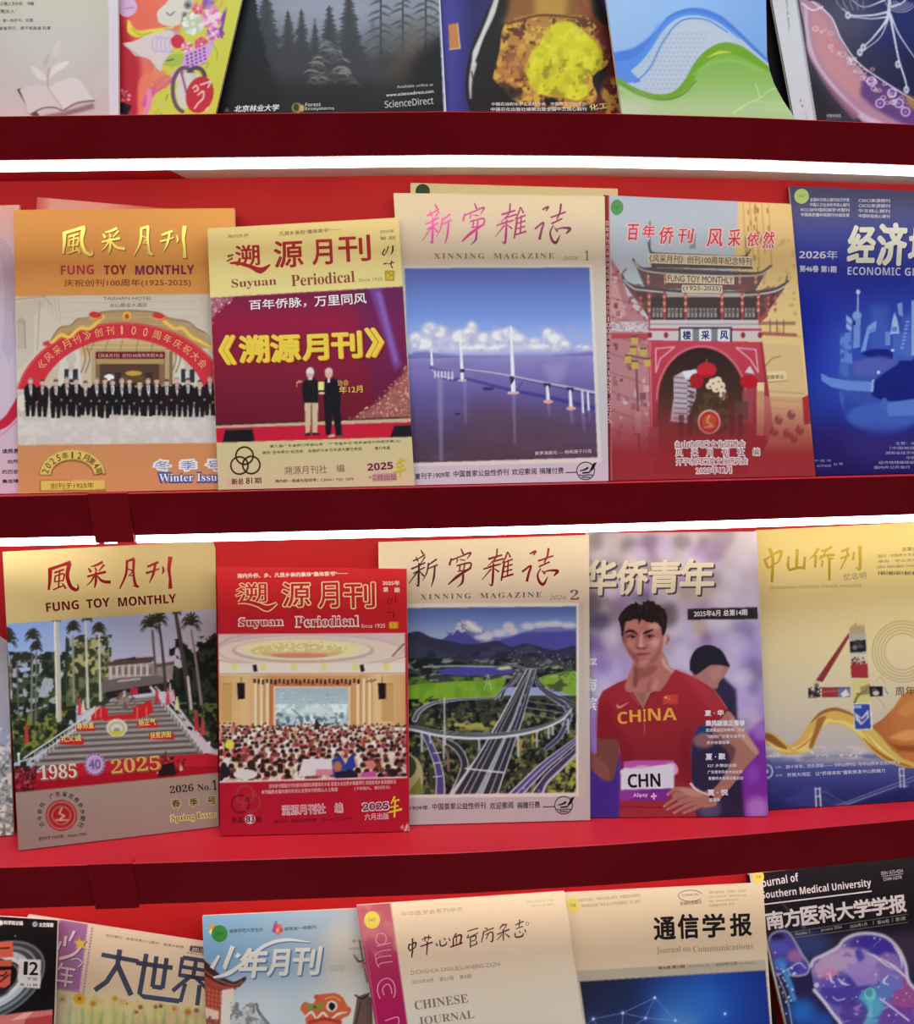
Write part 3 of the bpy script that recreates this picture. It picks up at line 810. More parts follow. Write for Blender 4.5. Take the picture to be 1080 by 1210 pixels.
# bridge magazine
mg = Magazine('magazine', 'cream magazine with a white bridge crossing violet blue sea', 'magazine', GB,
              (465, 228), (714.5, 232), (719, 570.5), (487, 575), .061, .061, .1070, shelf=2)
c = mg.canvas((212, 194, 168))
c.grad(None, [(228, (216, 197, 164)), (320, (208, 190, 172)), (480, (196, 184, 188)), (575, (198, 184, 196))])  # paper tinted warm under the LED, cooler towards the room-lit foot
c.poly([(474, 314), (699.5, 313), (711, 546), (489, 551)], (216, 204, 196)); 
bd = [(478, 317), (696.5, 316), (706, 540.5), (487, 547)]
c.clip = c.mask_poly(bd, (slice(None), slice(None)))
c.grad(bd, [(317, (92, 104, 176)), (370, (116, 142, 210)), (400, (150, 170, 222)), (420, (150, 146, 200))])
for (x, y, rx, ry) in ((492, 402, 10, 10), (508, 392, 11, 12), (520, 396, 12, 12), (500, 410, 20, 12), (545, 402, 16, 14), (558, 388, 7, 9), (555, 396, 10, 10), (572, 402, 12, 10), (590, 400, 13, 12), (602, 396, 12, 10), (612, 402, 12, 9), (632, 404, 8, 6), (648, 396, 8, 9), (655, 404, 14, 12), (668, 408, 8, 6), (690, 411, 12, 4), (640, 411, 30, 5), (570, 412, 60, 6)):
    c.ell(x, y, rx, ry, (206, 196, 214), .75, 1.6); c.ell(x - 1, y - ry * .3, rx * .6, ry * .5, (240, 232, 230), .85, 1.2)
c.texture([(478, 384), (700, 384), (702, 420), (478, 424)], (170, 164, 206), 9, .5, .66, 2, .6, 4, 1, 3)
c.poly([(478, 422), (490, 416), (505, 415), (520, 419), (550, 421), (600, 421), (640, 421), (665, 419), (703, 415), (704, 428), (478, 428)], (112, 104, 166), .9, 1)
c.grad([(478, 424), (706, 420), (708, 550), (478, 552)], [(422, (142, 130, 186)), (440, (126, 112, 174)), (470, (100, 86, 144)), (500, (88, 70, 108)), (525, (82, 62, 84)), (548, (78, 58, 72))])
c.texture([(478, 424), (706, 420), (708, 550), (478, 552)], (112, 98, 150), 12, .5, .7, 8, .3, 4, 4, 3)
c.poly([(640, 430), (672, 428), (664, 452), (650, 452)], (168, 150, 200), .5, 3); c.poly([(560, 470), (700, 500), (706, 545), (540, 545)], (96, 66, 76), .5, 10)
for x, y0, y1, w_ in ((520, 450, 544, 7), (549, 452, 500, 3), (607, 466, 525, 3.4), (648, 477, 491, 3), (675, 485, 501, 3), (689, 488, 510, 2.6), (696, 486, 496, 2)):
    c.line([(x, y0), (x + 1.4, y1)], [w_, w_ * .5], (166, 150, 186), .5, .8)
c.line(spl([(508, 433), (512, 440), (522, 446), (536, 449), (552, 448), (600, 460), (650, 470), (706, 483)]), [1, 2, 3, 5], (64, 52, 128), .85, .6)
c.line(spl([(509, 432), (514, 436), (526, 437.6), (536, 439)]), 1.5, (90, 80, 130)); c.line(spl([(510, 437), (516, 443), (526, 446), (535, 447)]), 1.2, (206, 196, 210))
for x in (514, 518, 522, 526, 530, 534.5): c.line([(x, 439), (x, 446 if x < 530 else 448)], 1.7, (222, 212, 220))
c.line(spl([(548, 436), (580, 440), (606, 444.5), (645, 452.4), (675, 458), (704, 464)]), [1, 1.6, 2.2, 3], (196, 180, 196)); c.line(spl([(606, 446), (645, 454.4), (675, 460.4), (704, 467)]), [1, 1.6, 2], (74, 62, 110))
c.line([(509.6, 413), (510.4, 431)], [1.6, 3], (236, 230, 232))
c.line([(543, 391), (545, 420), (546.2, 449)], [1.8, 2.8, 4], (236, 230, 232)); c.rect(543.4, 436, 549, 440, (60, 48, 90)); c.line([(542, 449.6), (550.4, 449.4)], 2.2, (214, 180, 186))
c.line([(603.4, 386), (605, 420), (606.6, 463)], [2, 3.4, 5.4], (240, 234, 236)); c.poly([(602, 444), (608, 445), (607.6, 449), (604, 455)], (52, 42, 80)); c.line([(601, 464.4), (612, 464)], 3, (226, 176, 176))
c.line([(612, 460), (617, 452)], 1, (70, 60, 120))
for x, y0, y1 in ((646.6, 455, 474), (673.6, 460, 482)):
    c.poly([(x - 5, y0 - 2.6), (x + 4.6, y0 - 1.6), (x + 2.4, y0 + 4), (x - 2, y0 + 3)], (40, 34, 66)); c.line([(x, y0 + 2), (x + 1.2, y1)], [3, 4.2], (234, 228, 232)); c.ell(x + 1.2, y1 + .6, 5.8, 2.2, (226, 160, 152))
for x, y0, y1 in ((688, 463, 487), (694.6, 464, 484)): c.line([(x, y0), (x + 1, y1)], 2.6, (218, 212, 226))
c.ell(577, 459.4, 7, 2, (56, 46, 84)); c.rect(575, 457, 583, 459, (76, 66, 100)); c.ell(541, 489, 3.4, 1.2, (44, 36, 70))
c.clip = None
mg.cover()
t = Ink()
for j, (pts, ws) in enumerate(XINNING):
    p = spl(np.array(pts, float), 6); p = np.stack([(p[:, 0] - 60) * .2105 + 499.4, (p[:, 1] - 45) * .231 + 240.4 + (p[:, 0] - 60) * .003], -1)
    f = (np.mean(p[:, 0]) - 499) / 175
    t.line(p, np.array(ws) * .205, (190 - 96 * f, 46 - 22 * f, 136 - 92 * f), j * .02)  # foil's magenta-to-dark reflection drawn as stroke colours
mg.print('title_lettering', t, M_FOIL)
I = Ink(); g = (122, 108, 92)
I.text(SE('XINNING'), 513, 306, 572.5, 305.8, 6.6, g, space=1.4); I.text(SE('MAGAZINE'), 583, 305.8, 655, 305.6, 6.6, g, space=1.3)
I.text('2026', 664.5, 307.4, 683.5, 307.2, 4.6, (150, 134, 118), shear=.3); I.text(SE('1'), 691, 307.6, 696, 307.6, 12, (120, 106, 90))
I.text('黄茅海晨光 — 杨帆摄于川岛', 632, 538, 699, 535, 4.4, (222, 206, 206))
I.text('复刊于1909年', 490.5, 566.4, 532, 564, 7, (40, 34, 40), bold=.01); I.text('中国首家公益性侨刊', 536, 563.8, 601, 561.4, 7.4, (40, 34, 40), bold=.01)
I.text('欢迎索阅', 605, 561.4, 634, 560.4, 7.4, (40, 34, 40), bold=.01); I.text('捐赠付费', 637.5, 560.2, 666, 559.4, 7.2, (40, 34, 40), bold=.01)
def swallow(I, x, y, r, lx):
    """round emblem with a flying wing and water lines, on a short rule"""
    I.line([(lx, y + 2), (x - r, y + 1.6)], 1.1, (46, 40, 46)); I.ring(x, y, r, r, 1.1, (46, 40, 46))
    I.poly([(x + 4, y + 1), (x + 8.4, y - 8.4), (x + 13, y - 10.4), (x + 10, y - 3), (x + 6, y + 1)], (30, 26, 34), 1)
    I.line([(x - 7, y), (x - 1, y - 1.4), (x + 3, y - 4)], [1, 2, 2.6], (30, 26, 34), 1); I.line([(x - 4, y + 2.6), (x + 5, y + 1.6)], 1.8, (30, 26, 34), 1)
    I.line(spl([(x - 8, y + 4.6), (x - 3, y + 5.6), (x + 3, y + 4.6), (x + 8.4, y + 5)]), 1.1, (40, 34, 42), 1); I.line([(x - 4.6, y + 7.6), (x + 5, y + 7.4)], 1.2, (40, 34, 42), 1)
swallow(I, 692, 556.4, 10.4, 668.5)
mg.print('cover_lettering', I)

# gate magazine
mg = Magazine('magazine', 'magazine with a red arched gate tower, lanterns and a green sticker', 'magazine', GB,
              (714, 230.5), (934.5, 241), (963.5, 565), (717, 570.5), .072, .066, .1125, shelf=2)
c = mg.canvas((172, 182, 198))
c.grad(None, [(230, (170, 180, 198)), (330, (186, 192, 204)), (420, (200, 190, 190))])
bl = [(873, 236), (940, 240), (966, 560), (880, 560), (872, 420), (866, 320)]
c.poly(bl, (222, 188, 128))
for x0 in (878, 886, 893, 900, 908): c.line([(x0, 238), (x0 + 4, 300 + (x0 % 3) * 8)], [1, 1.6], (196, 156, 92))
rg = np.random.RandomState(2)
for k in range(26): x, y = rg.uniform(876, 912), rg.uniform(240, 320); c.line([(x, y), (x + .4, y + 5)], 1.3, (140, 110, 70))
for k in range(30): x, y = rg.uniform(912, 942), rg.uniform(280, 400); c.rect(x, y, x + 4, y + 3, (200, 160, 100), .7)
c.line([(868, 300), (873, 236)], 1, (200, 190, 180))
c.poly([(898, 405), (945, 408), (966, 540), (905, 540)], (214, 178, 128)); c.poly([(900, 440), (929, 438), (930, 450), (902, 452)], (226, 200, 150)); c.line([(902, 452), (930, 450)], 1, (160, 120, 80))
for y in (462, 472, 482): c.line([(906, y), (950, y + 3)], .9, (170, 130, 90))
c.line(spl([(905, 432), (912, 424), (922, 421)]), 1, (140, 100, 70))
# street at left
c.poly([(722, 305), (732, 320), (745, 360), (768, 380), (768, 560), (720, 560)], (182, 124, 128)); c.poly([(722, 312), (740, 372), (722, 380)], (206, 150, 152))
for k in range(60):
    x, y = rg.uniform(722, 766), rg.uniform(318, 520)
    c.rect(x, y, x + rg.uniform(2, 8), y + rg.uniform(2, 9), [(150, 84, 92), (210, 176, 176), (120, 60, 70), (222, 196, 192), (92, 50, 58)][rg.randint(5)], .7)
for k in range(9): y = 330 + k * 22; c.line([(722, y), (766, y + 10 + k)], 1, (120, 70, 76), .6)
c.rect(722, 380, 768, 392, (200, 180, 184)); c.dots([(722, 380), (768, 380), (768, 392), (722, 392)], 60, (.6, 1.2), [(150, 110, 120), (230, 214, 214)], 6); c.rect(722, 394, 768, 400, (186, 70, 80))
# tower: sky band, roofs, storeys
c.line([(768, 262), (768, 300)], 2, (120, 120, 130)); c.rect(815, 276, 822, 294, (120, 118, 128), .7)
c.poly([(768, 302), (884, 306), (890, 318), (770, 316)], (96, 84, 82)); c.line(spl([(766, 286), (769, 297), (780, 300), (830, 302), (876, 304), (887, 295)]), [1.5, 2.6, 2.4, 3, 1.5], (82, 80, 88))
c.poly([(752, 316), (770, 316), (900, 322), (908, 318), (892, 344), (762, 340)], (112, 86, 84))
c.line(spl([(748, 306), (753, 314), (764, 319), (800, 322), (860, 324), (896, 323), (911, 314)]), [2, 4, 4.4, 4, 2], (88, 82, 88)); c.line(spl([(750, 310), (756, 317), (768, 321), (800, 324), (860, 326), (896, 325), (908, 319)]), 1.6, (206, 196, 184))
c.poly([(738, 336), (768, 342), (900, 346), (930, 336), (905, 372), (894, 378), (768, 378), (758, 362)], (92, 70, 70))
c.texture([(738, 336), (930, 336), (905, 372), (758, 365)], (140, 84, 82), 6, .5, .62, 3, .7)
c.line(spl([(735, 324), (739, 333), (752, 340), (780, 343), (830, 346), (884, 346), (914, 342), (932, 332)]), [2, 4.6, 5, 4.6, 4, 2], (84, 80, 88)); c.line(spl([(737, 331), (746, 339), (760, 343), (830, 348.6), (884, 348.6), (914, 344.6), (930, 337)]), 1.7, (210, 202, 192))
c.line([(736, 322), (740, 318)], 1.6, (80, 90, 96)); c.line([(929, 332), (930, 326)], 1.6, (80, 80, 84))
c.rect(770, 352, 895, 378, (74, 62, 62)); c.rect(788, 346, 880, 351, (196, 180, 176), .8)
for x0, n in ((771, 3), (789, 4), (812, 8), (856, 4), (880, 3)):
    for k in range(n): c.rect(x0 + k * 4.6, 364, x0 + k * 4.6 + 3, 375, (150, 144, 140)); c.rect(x0 + k * 4.6 + .8, 366, x0 + k * 4.6 + 2.2, 370, (90, 84, 84))
for x in (767, 785, 810, 853, 877, 896):
    c.line([(x, 346), (x + .6, 392)], 3, (176, 72, 78))
    for y in (350, 358, 366): c.ell(x, y, 1.9, 2.6, (206, 120, 108)); c.ell(x, y + 1.4, 1.2, .9, (226, 190, 160))
for x in (747, 757, 908, 916):
    for y in (352, 359, 366): c.ell(x, y, 1.8, 2.4, (200, 96, 92))
for x in (766, 786, 874, 893, 903):
    for y in (327, 333): c.ell(x, y, 1.7, 2.6, (210, 150, 132))
c.line([(905, 372), (894, 382)], 5, (170, 80, 70))
c.poly([(768, 378), (896, 378), (898, 388), (768, 390)], (204, 190, 192)); c.line([(768, 383), (896, 383)], 1, (150, 110, 120)); c.rect(768, 388, 900, 392, (186, 80, 90))
c.rect(766, 391, 900, 402, (206, 188, 192)); c.rect(896, 380, 940, 384, (150, 100, 90), .8); c.line([(900, 394), (940, 396)], 4, (176, 92, 86))
for x in (910, 918, 926): c.line([(x, 378), (x, 394)], 1.2, (120, 80, 70))
for x in (768, 787, 878, 898): c.ell(x, 396, 2.6, 3.4, (150, 40, 52))
c.rect(802, 386.6, 865, 405.6, (52, 44, 52)); c.rect(804, 388.6, 863, 403.4, (128, 122, 124))
for x0 in (804, 826, 848): c.rect(x0, 388.6, x0 + 14.6, 403.4, (222, 216, 222))
wall = [(766, 402), (901, 404), (914, 505), (900, 540), (764, 540), (768, 505)]
c.grad(wall, [(402, (192, 66, 82)), (450, (178, 58, 72)), (500, (150, 50, 60)), (540, (140, 44, 52))])
op = list(arcpts(829, 472, 51, 61, 180, 0, 30)) + [(886, 560), (774, 560)]
c.poly(op, (62, 40, 36)); c.grad(op, [(410, (48, 34, 34)), (460, (70, 46, 40)), (505, (120, 58, 54)), (540, (138, 44, 48))], a=.9)
c.line(arcpts(829, 472, 53, 63, 180, 0, 40), 2.4, (204, 104, 118))
for pts in ([(775, 412), (797, 410), (780, 424), (775, 440), (775, 412)], [(870, 411), (893, 413), (896, 440), (886, 424), (870, 411)]): c.line(pts, 1.5, (226, 170, 180))
c.line([(768, 404), (770, 505)], 2, (206, 110, 122)); c.line([(899, 405), (912, 505)], 2, (150, 46, 58))
# inside the arch
c.poly([(796, 470), (796, 445), (808, 438), (824, 437), (822, 470), (812, 500), (792, 498)], (186, 168, 178)); 
for y in range(446, 496, 6): c.line([(797, y), (812, y + 1)], 1.4, (110, 90, 104)); c.line([(813, y - 2), (820, y)], 1.8, (60, 44, 50))
c.poly([(806, 440), (822, 436), (824, 446), (810, 448)], (214, 216, 226))
c.ell(823, 450, 8.4, 9, (166, 34, 42)); c.ell(835, 437, 11.6, 9, (196, 40, 52)); c.line([(835, 428), (835, 424)], 1, (170, 120, 60)); c.line([(829, 444), (841, 444)], 1, (150, 26, 36))
c.ell(885, 451, 10.4, 8, (182, 30, 42)); c.poly([(880, 440), (886, 432), (892, 442)], (206, 196, 204)); c.rect(877, 460, 890, 500, (150, 72, 80), .8)
for x, y, r in ((842, 452, 5), (848, 450, 5), (852, 456, 5), (846, 459, 5), (854, 463, 4), (853, 469, 4), (838, 456, 4)): c.ell(x, y, r, r, (226, 206, 176)); c.ell(x + 1, y + 1, 1.6, 1.2, (120, 96, 60))
c.poly(list(arcpts(838, 492, 23, 28, 180, 0, 24)) + [(861, 512), (815, 512)], (72, 52, 38)); c.texture([(815, 464), (861, 464), (861, 512), (815, 512)], (96, 72, 52), 6, .5, .6, 5, .7)
c.rect(868, 474, 884, 496, (96, 66, 60), .8); c.rect(894, 456, 903, 515, (206, 164, 120), .8); c.rect(895, 452, 903, 462, (226, 200, 150))
for x0 in (802, 812, 862, 872): c.rect(x0, 490, x0 + 6, 516, (66, 40, 44), .7)
c.ell(838, 498.5, 13.6, 14.4, (222, 190, 176)); c.ell(838, 498.5, 11.6, 12.4, (186, 52, 40)); c.ell(838, 498.5, 8, 8.6, (204, 96, 50)); c.line([(838, 491), (835, 498), (841, 502), (836, 505)], 2, (228, 190, 130)); c.line([(832, 505), (844, 504)], 2, (222, 170, 110))
# street lamp and lower scene
c.line([(752, 436), (756, 540)], 2.2, (110, 70, 76)); c.line([(744, 420), (762, 424)], 1.6, (80, 70, 60))
for x, y in ((750, 402), (748, 414), (760, 416), (750, 431), (765, 428), (742, 424)): c.rect(x - 4, y - 4, x + 4, y + 5, (196, 160, 84)); c.rect(x - 4, y - 5, x + 4, y - 3.4, (60, 50, 44))
c.rect(750, 486, 758, 512, (186, 140, 144)); c.rect(766, 505, 778, 540, (160, 90, 96), .8)
c.poly([(900, 468), (952, 470), (958, 520), (905, 520)], (196, 140, 110), .6)
for x, y in ((920, 496), (930, 512), (938, 518), (945, 508), (915, 510), (935, 490)): c.ell(x, y, 5, 6, (110, 60, 54), .7); c.ell(x + 3, y - 5, 4, 4, (206, 150, 130), .7)
c.poly([(948, 470), (957, 466), (961, 500), (950, 502)], (170, 50, 54))
lowr = [(722, 480), (970, 480), (970, 575), (716, 575)]
m = Paint.win(c, 716, 470, 970, 576)
fade = np.clip((c.Y[m[0]][:, None] - 478) / 58, 0, 1) * np.ones((1, c.X[m[1]].size))
c.put(m, fade * .92, (142, 42, 48))
c.grad([(716, 535), (970, 535), (970, 575), (716, 575)], [(535, (146, 42, 50)), (572, (142, 46, 54))], a=.5, soft=3)
c.poly([(714, 229), (719.6, 229), (722, 571), (716.5, 571)], (132, 34, 42)); c.line([(719.8, 231), (722.4, 571)], .9, (206, 150, 146))
mg.cover()
mg.spine([(713.6, 230.5), (714.6, 230.5), (717.6, 570.5), (716.6, 570.5)], (120, 30, 38))
I = Ink(); rd = (212, 54, 62)
for ch, x0, x1, yb, h in (('百', 742, 755, 284, 19), ('年', 758.5, 774, 281, 15), ('侨', 779, 796, 288, 20), ('刊', 801, 820, 287, 17), ('风', 835, 853.5, 291.5, 21), ('采', 860, 874.5, 291, 20), ('依', 883, 897, 291, 16), ('然', 901, 915, 293.5, 20)):
    I.text(ch, x0 - .8, yb + .8, x1 + .8, yb + .8, h + 1, (226, 196, 200), bold=.05, shear=.12); I.text(ch, x0, yb, x1, yb, h, rd, 1, bold=.012, shear=.12)
mg.print('title_lettering', I)
I = Ink(); cr = (226, 208, 180); dk = (96, 74, 60)
for tx, x0, x1, y0, y1, h in (('《风采月刊》创刊100周年纪念特刊', 767, 888, 309.6, 313.6, 9), ('FUNG TOY MONTHLY', 789, 866, 332.6, 335, 7.6), ('(1925-2025)', 807, 852, 344.4, 345, 6.6)):
    I.poly([(x0 - 1.5, y0 + 1.4), (x1 + 1.5, y1 + 1.4), (x1 + 1.5, y1 - h - 1.2), (x0 - 1.5, y0 - h - 1.2)], (216, 198, 172), 0); I.text(tx, x0, y0, x1, y1, h, dk, 1, bold=.008)
for ch, x in (('楼', 811.5), ('采', 833.5), ('风', 855.5)): I.text(ch, x - 4.6, 401, x + 4.6, 401, 10, (56, 50, 110), bold=.03)
I.text('国泰茶业', 905, 448.4, 926.5, 447.4, 5, (130, 90, 60))
for tx, x0, x1, yb, h in (('台山市风采文化促进会', 798, 880, 529.4, 8), ('风　采　月　刊　社　编', 799, 897, 538.8, 8), ('开平市风采堂文化研究会', 799.5, 883, 549.4, 8), ('2025年12月', 823, 864, 559.8, 7.6)):
    I.text(tx, x0 - .6, yb + .7, x1 + .6, yb - .4, h + 1.2, (226, 206, 206), bold=.085); I.text(tx, x0, yb, x1, yb - .9, h, (96, 40, 46), 1)
I.vert('百年侨刊风采依然《风采月刊》创刊100周年纪念特刊1925-2025', 717.4, 264, 720.2, 497, 4.2, 5.6, (226, 190, 190))
mg.print('cover_lettering', I)
mg.sticker(729, 245, 7.4, 9, (76, 142, 76), '747', (50, 110, 56))

# deep blue journal
mg = Magazine('journal', 'deep blue journal with white skyline rising from a globe, by the right frame edge', 'journal', GB,
              (933, 220), (1176, 229), (1196, 558), (964, 566), .084, .086, .1175, .004, (40, 40, 90), shelf=2)
c = mg.canvas((40, 48, 150))
c.grad(None, [(220, (74, 76, 104)), (250, (78, 80, 124)), (275, (66, 72, 150)), (320, (44, 54, 162)), (380, (34, 46, 158)), (440, (36, 56, 160)), (490, (40, 50, 140)), (520, (44, 34, 104)), (566, (34, 26, 88))])
c.ell(1060, 420, 100, 70, (70, 100, 190), .5, 20); c.ell(985, 440, 30, 40, (44, 70, 180), .4, 14); c.ell(948, 400, 22, 60, (24, 28, 140), .5, 14)
c.rect(1028, 360, 1050, 415, (80, 110, 196), .5, 3); c.rect(1066, 372, 1090, 425, (84, 116, 200), .5, 3)
c.ell(1044, 466, 52, 46, (66, 100, 182)); c.clip = None
c.ell(1044, 480, 48, 34, (44, 66, 160), .9, 1.5); c.ell(1044, 452, 56, 30, (62, 84, 170), .8, 2)
c.poly(spl([(1018, 418), (1030, 413), (1048, 413), (1066, 420), (1084, 430), (1084, 470), (1050, 474), (1030, 466), (1034, 450), (1046, 440), (1062, 428), (1040, 424), (1026, 422)]), (26, 36, 120), 1, .6)
c.poly([(1006, 428), (1040, 420), (1064, 426), (1048, 436), (1030, 446), (1010, 444)], (90, 96, 180), .8, 1.5)
c.ell(1042, 492, 42, 16, (70, 104, 190), .8, 2); c.ell(1040, 527, 46, 22, (58, 52, 128), .5, 8)
c.poly([(970, 441), (980, 446), (1000, 449.5), (1031, 451), (1031, 463), (1000, 461), (982, 457), (971, 450)], (104, 138, 208)); c.poly([(1030, 449), (1033, 448), (1032, 463), (1029, 463)], (150, 176, 226))
c.poly([(1046, 476), (1090, 470), (1090, 490), (1050, 492)], (88, 122, 200)); c.ell(1045, 476, 4, 6, (70, 100, 190)); c.ell(1038, 440, 2, 2, (190, 210, 240))
c.poly([(992, 398), (996, 394), (1006, 392), (1007, 430), (993, 428)], (98, 132, 206)); c.texture([(992, 394), (1007, 392), (1007, 430), (993, 428)], (64, 92, 180), 5, .45, .55, 2)
c.poly([(1000, 372), (1007, 378), (1006, 392), (1000, 388)], (150, 176, 226)); c.line([(1000, 380), (1007, 386)], 1.4, (60, 86, 170)); c.poly([(992, 428), (1004, 426), (1002, 446), (992, 442)], (84, 116, 196), .7, 1)
c.line([(1014, 345), (1013.4, 374)], [1.4, 2.2], (170, 192, 232)); c.ell(1014, 345, 2.4, 2.8, (206, 220, 242)); c.ell(1012.6, 373, 5.4, 5.4, (132, 162, 218)); c.poly([(1009, 376), (1017, 376), (1016, 410), (1008, 412)], (112, 146, 212)); c.rect(1008, 379, 1011, 384, (30, 40, 120))
c.poly([(1017, 416), (1025, 386), (1034, 379.5), (1036, 380), (1034.6, 391), (1027, 394), (1023, 414)], (126, 158, 218)); c.line([(1026, 392), (1035, 388)], 1, (80, 110, 190))
c.poly([(1052, 395), (1054, 380), (1057, 368), (1061, 380), (1063, 395)], (164, 190, 232)); c.rect(1054, 386, 1060, 392, (96, 130, 200)); c.poly([(1060, 359), (1066, 357), (1067, 374), (1062, 372)], (126, 154, 214)); c.rect(1046, 392, 1052, 408, (110, 142, 210)); c.rect(1055, 394, 1078, 426, (78, 110, 194), .8)
for k in range(8): c.rect(1064 + k * .9, 410 - k * 4.4, 1068 + k * .9, 412 - k * 4.4, (150, 176, 226), .8)
c.rect(1077, 355, 1086, 420, (140, 166, 220)); c.ell(1054.6, 414, 2, 1.6, (220, 230, 246))
mg.cover()
I = Ink(); wh = (224, 220, 206)
for ch, x0, x1, yb, h in (('经', 1002, 1033.6, 309.4, 42), ('济', 1037, 1070.6, 312.6, 48), ('地', 1074, 1106, 311, 42), ('理', 1110, 1142, 312, 42)):
    I.text(ch, x0 + .8, yb + 1, x1 + .8, yb + 1, h, (40, 40, 70), bold=.04, shear=.1); I.text(ch, x0, yb, x1, yb, h, wh, 1, bold=.034, shear=.1)
mg.print('title_lettering', I)
I = Ink(); lt = (196, 204, 232)
I.text(SB('ECONOMIC'), 1001.4, 324.8, 1064, 325.6, 9.4, lt); I.text(SB('GEOGRAPHY'), 1069, 325.8, 1142, 327, 9.4, lt)
I.text(SB('2026')+'年', 944.2, 306, 989.6, 306.6, 10.6, (206, 212, 234)); I.text('第46卷', 944.8, 321, 967, 321.4, 7.4, (206, 210, 228), bold=.035); I.text('第1期', 970, 321.6, 988, 322, 7.4, (206, 210, 228), bold=.035)
for k, (a, b) in enumerate((('全国中文核心期刊经济学类', 'CSSCI来源期刊'), ('中国人文社会科学核心期刊', 'CSCD来源期刊'), ('RCCSE中国权威学术期刊', '中文核心期刊'), ('中国高质量科技期刊分级目录', '中国科技核心期刊'))):
    I.text(a, 957 if k < 2 else 946.4, 238 + k * 5.9, 1003.6, 238.4 + k * 6, 4.2, (206, 206, 216), bold=.01); I.text(b, 1014.4, 238.8 + k * 6.1, 1051.4, 239.4 + k * 6.2, 4.2, (206, 206, 216), bold=.01)
for k, (x, tx) in enumerate(((1058, '主管：湖南省科协'), (1051, '（中国地理学会主办）'), (1046, '湖南省经济地理研究所'), (1071, '中国地理学会'), (1038, '经济地理编辑部编辑出版发行'), (1033, '国内外公开发行　邮发代号见封底'))):
    I.text(tx, x, 525.6 + k * 5.7, x + len(tx) * 6.1, 525.4 + k * 5.6, 3.6, (170, 168, 206))
I.text('中 国 地', 962, 545.8, 982, 545.6, 2.8, (150, 146, 190)); I.text('经济地理', 965, 552, 982, 551.8, 3, (150, 146, 190)); I.text('出 版', 985, 550, 996, 549.8, 3.4, (150, 146, 190))
mg.print('cover_lettering', I)
mg.sticker(947, 232, 8.6, 8.8, (170, 192, 116), '747', (96, 130, 60))
# ---------------------------------------------------------------- the shelf with the athlete magazine
GC = 'magazines on the shelf with the athlete and stairway covers'
mg = Magazine('magazine', 'sliver of a magazine with a pale city sketch beside the stairway magazine', 'magazine', GC,
              (-236, 668), (5, 652), (16, 999), (-222, 1022), .060, .088, .112, .003, shelf=3)
c = mg.canvas((188, 186, 188))
c.grad(None, [(650, (206, 196, 180)), (700, (186, 188, 196)), (800, (196, 190, 200)), (880, (170, 170, 196)), (900, (176, 170, 170)), (1000, (160, 158, 140))])
c.texture([(-40, 860), (20, 860), (20, 1002), (-40, 1002)], (226, 218, 210), 5, .5, .56, 3); c.texture([(-40, 880), (20, 880), (20, 1002), (-40, 1002)], (110, 112, 120), 4, .56, .62, 5)
for k in range(5): c.line(spl([(-30, 960 + k * 9), (0, 940 + k * 10), (18, 946 + k * 10)]), 1, (110, 112, 112))
mg.cover()

# stairway magazine
mg = Magazine('magazine', 'tan magazine with palm trees and a stairway up to a pavilion', 'magazine', GC,
              (3, 652), (254.5, 639), (258.5, 977), (22, 1006), .042, .0955, .068, shelf=3)
c = mg.canvas((200, 174, 122))
c.grad(None, [(640, (204, 180, 124)), (735, (200, 172, 118)), (905, (170, 140, 118)), (940, (164, 138, 124)), (1006, (150, 126, 118))])
bd = [(6, 737.5), (256, 719.5), (259, 913), (17.5, 936.5)]
c.clip = c.mask_poly(bd, (slice(None), slice(None)))
c.poly(bd, (150, 165, 210))
def sky(X, Y):
    k = np.clip(X / 256, 0, 1); j = np.clip((Y - 720) / 90, 0, 1)
    a = np.array([112, 146, 214.]) * (1 - k) + np.array([188, 176, 194.]) * k
    return a * (1 - j) + (np.array([178, 184, 214.]) * (1 - k) + np.array([214, 190, 190.]) * k) * j
c.poly(bd, sky)
c.poly(spl([(6, 788), (20, 792), (34, 800), (48, 790), (60, 800), (78, 806), (80, 860), (40, 890), (10, 905)]), (66, 76, 48))
c.texture([(6, 770), (90, 770), (90, 900), (6, 915)], (36, 42, 34), 7, .42, .5, 3); c.texture([(8, 780), (80, 780), (70, 830), (8, 850)], (196, 196, 206), 6, .55, .6, 9, .8); c.texture([(8, 845), (80, 840), (60, 880), (10, 900)], (132, 132, 62), 5, .5, .58, 2)
c.poly(spl([(78, 800), (84, 775), (92, 758), (102, 753), (112, 764), (122, 772), (130, 776), (128, 800), (126, 822), (100, 832), (78, 835)]), (102, 104, 62), .9)
c.texture([(78, 750), (132, 750), (130, 838), (74, 840)], (52, 58, 40), 6, .45, .52, 6); c.texture([(82, 755), (130, 755), (128, 800), (80, 800)], (176, 166, 110), 5, .55, .6, 8)
c.poly(spl([(48, 782), (58, 774), (68, 770), (66, 800), (54, 800)]), (40, 44, 36), .8)
c.poly(spl([(200, 800), (204, 786), (214, 790), (222, 776), (232, 770), (244, 758), (258, 757), (260, 880), (232, 862), (214, 838), (204, 824)]), (52, 54, 42)); c.texture([(200, 756), (260, 750), (260, 880), (200, 850)], (28, 30, 28), 7, .45, .52, 4); c.texture([(205, 830), (260, 830), (260, 880), (215, 850)], (98, 104, 48), 5, .55, .6, 4)
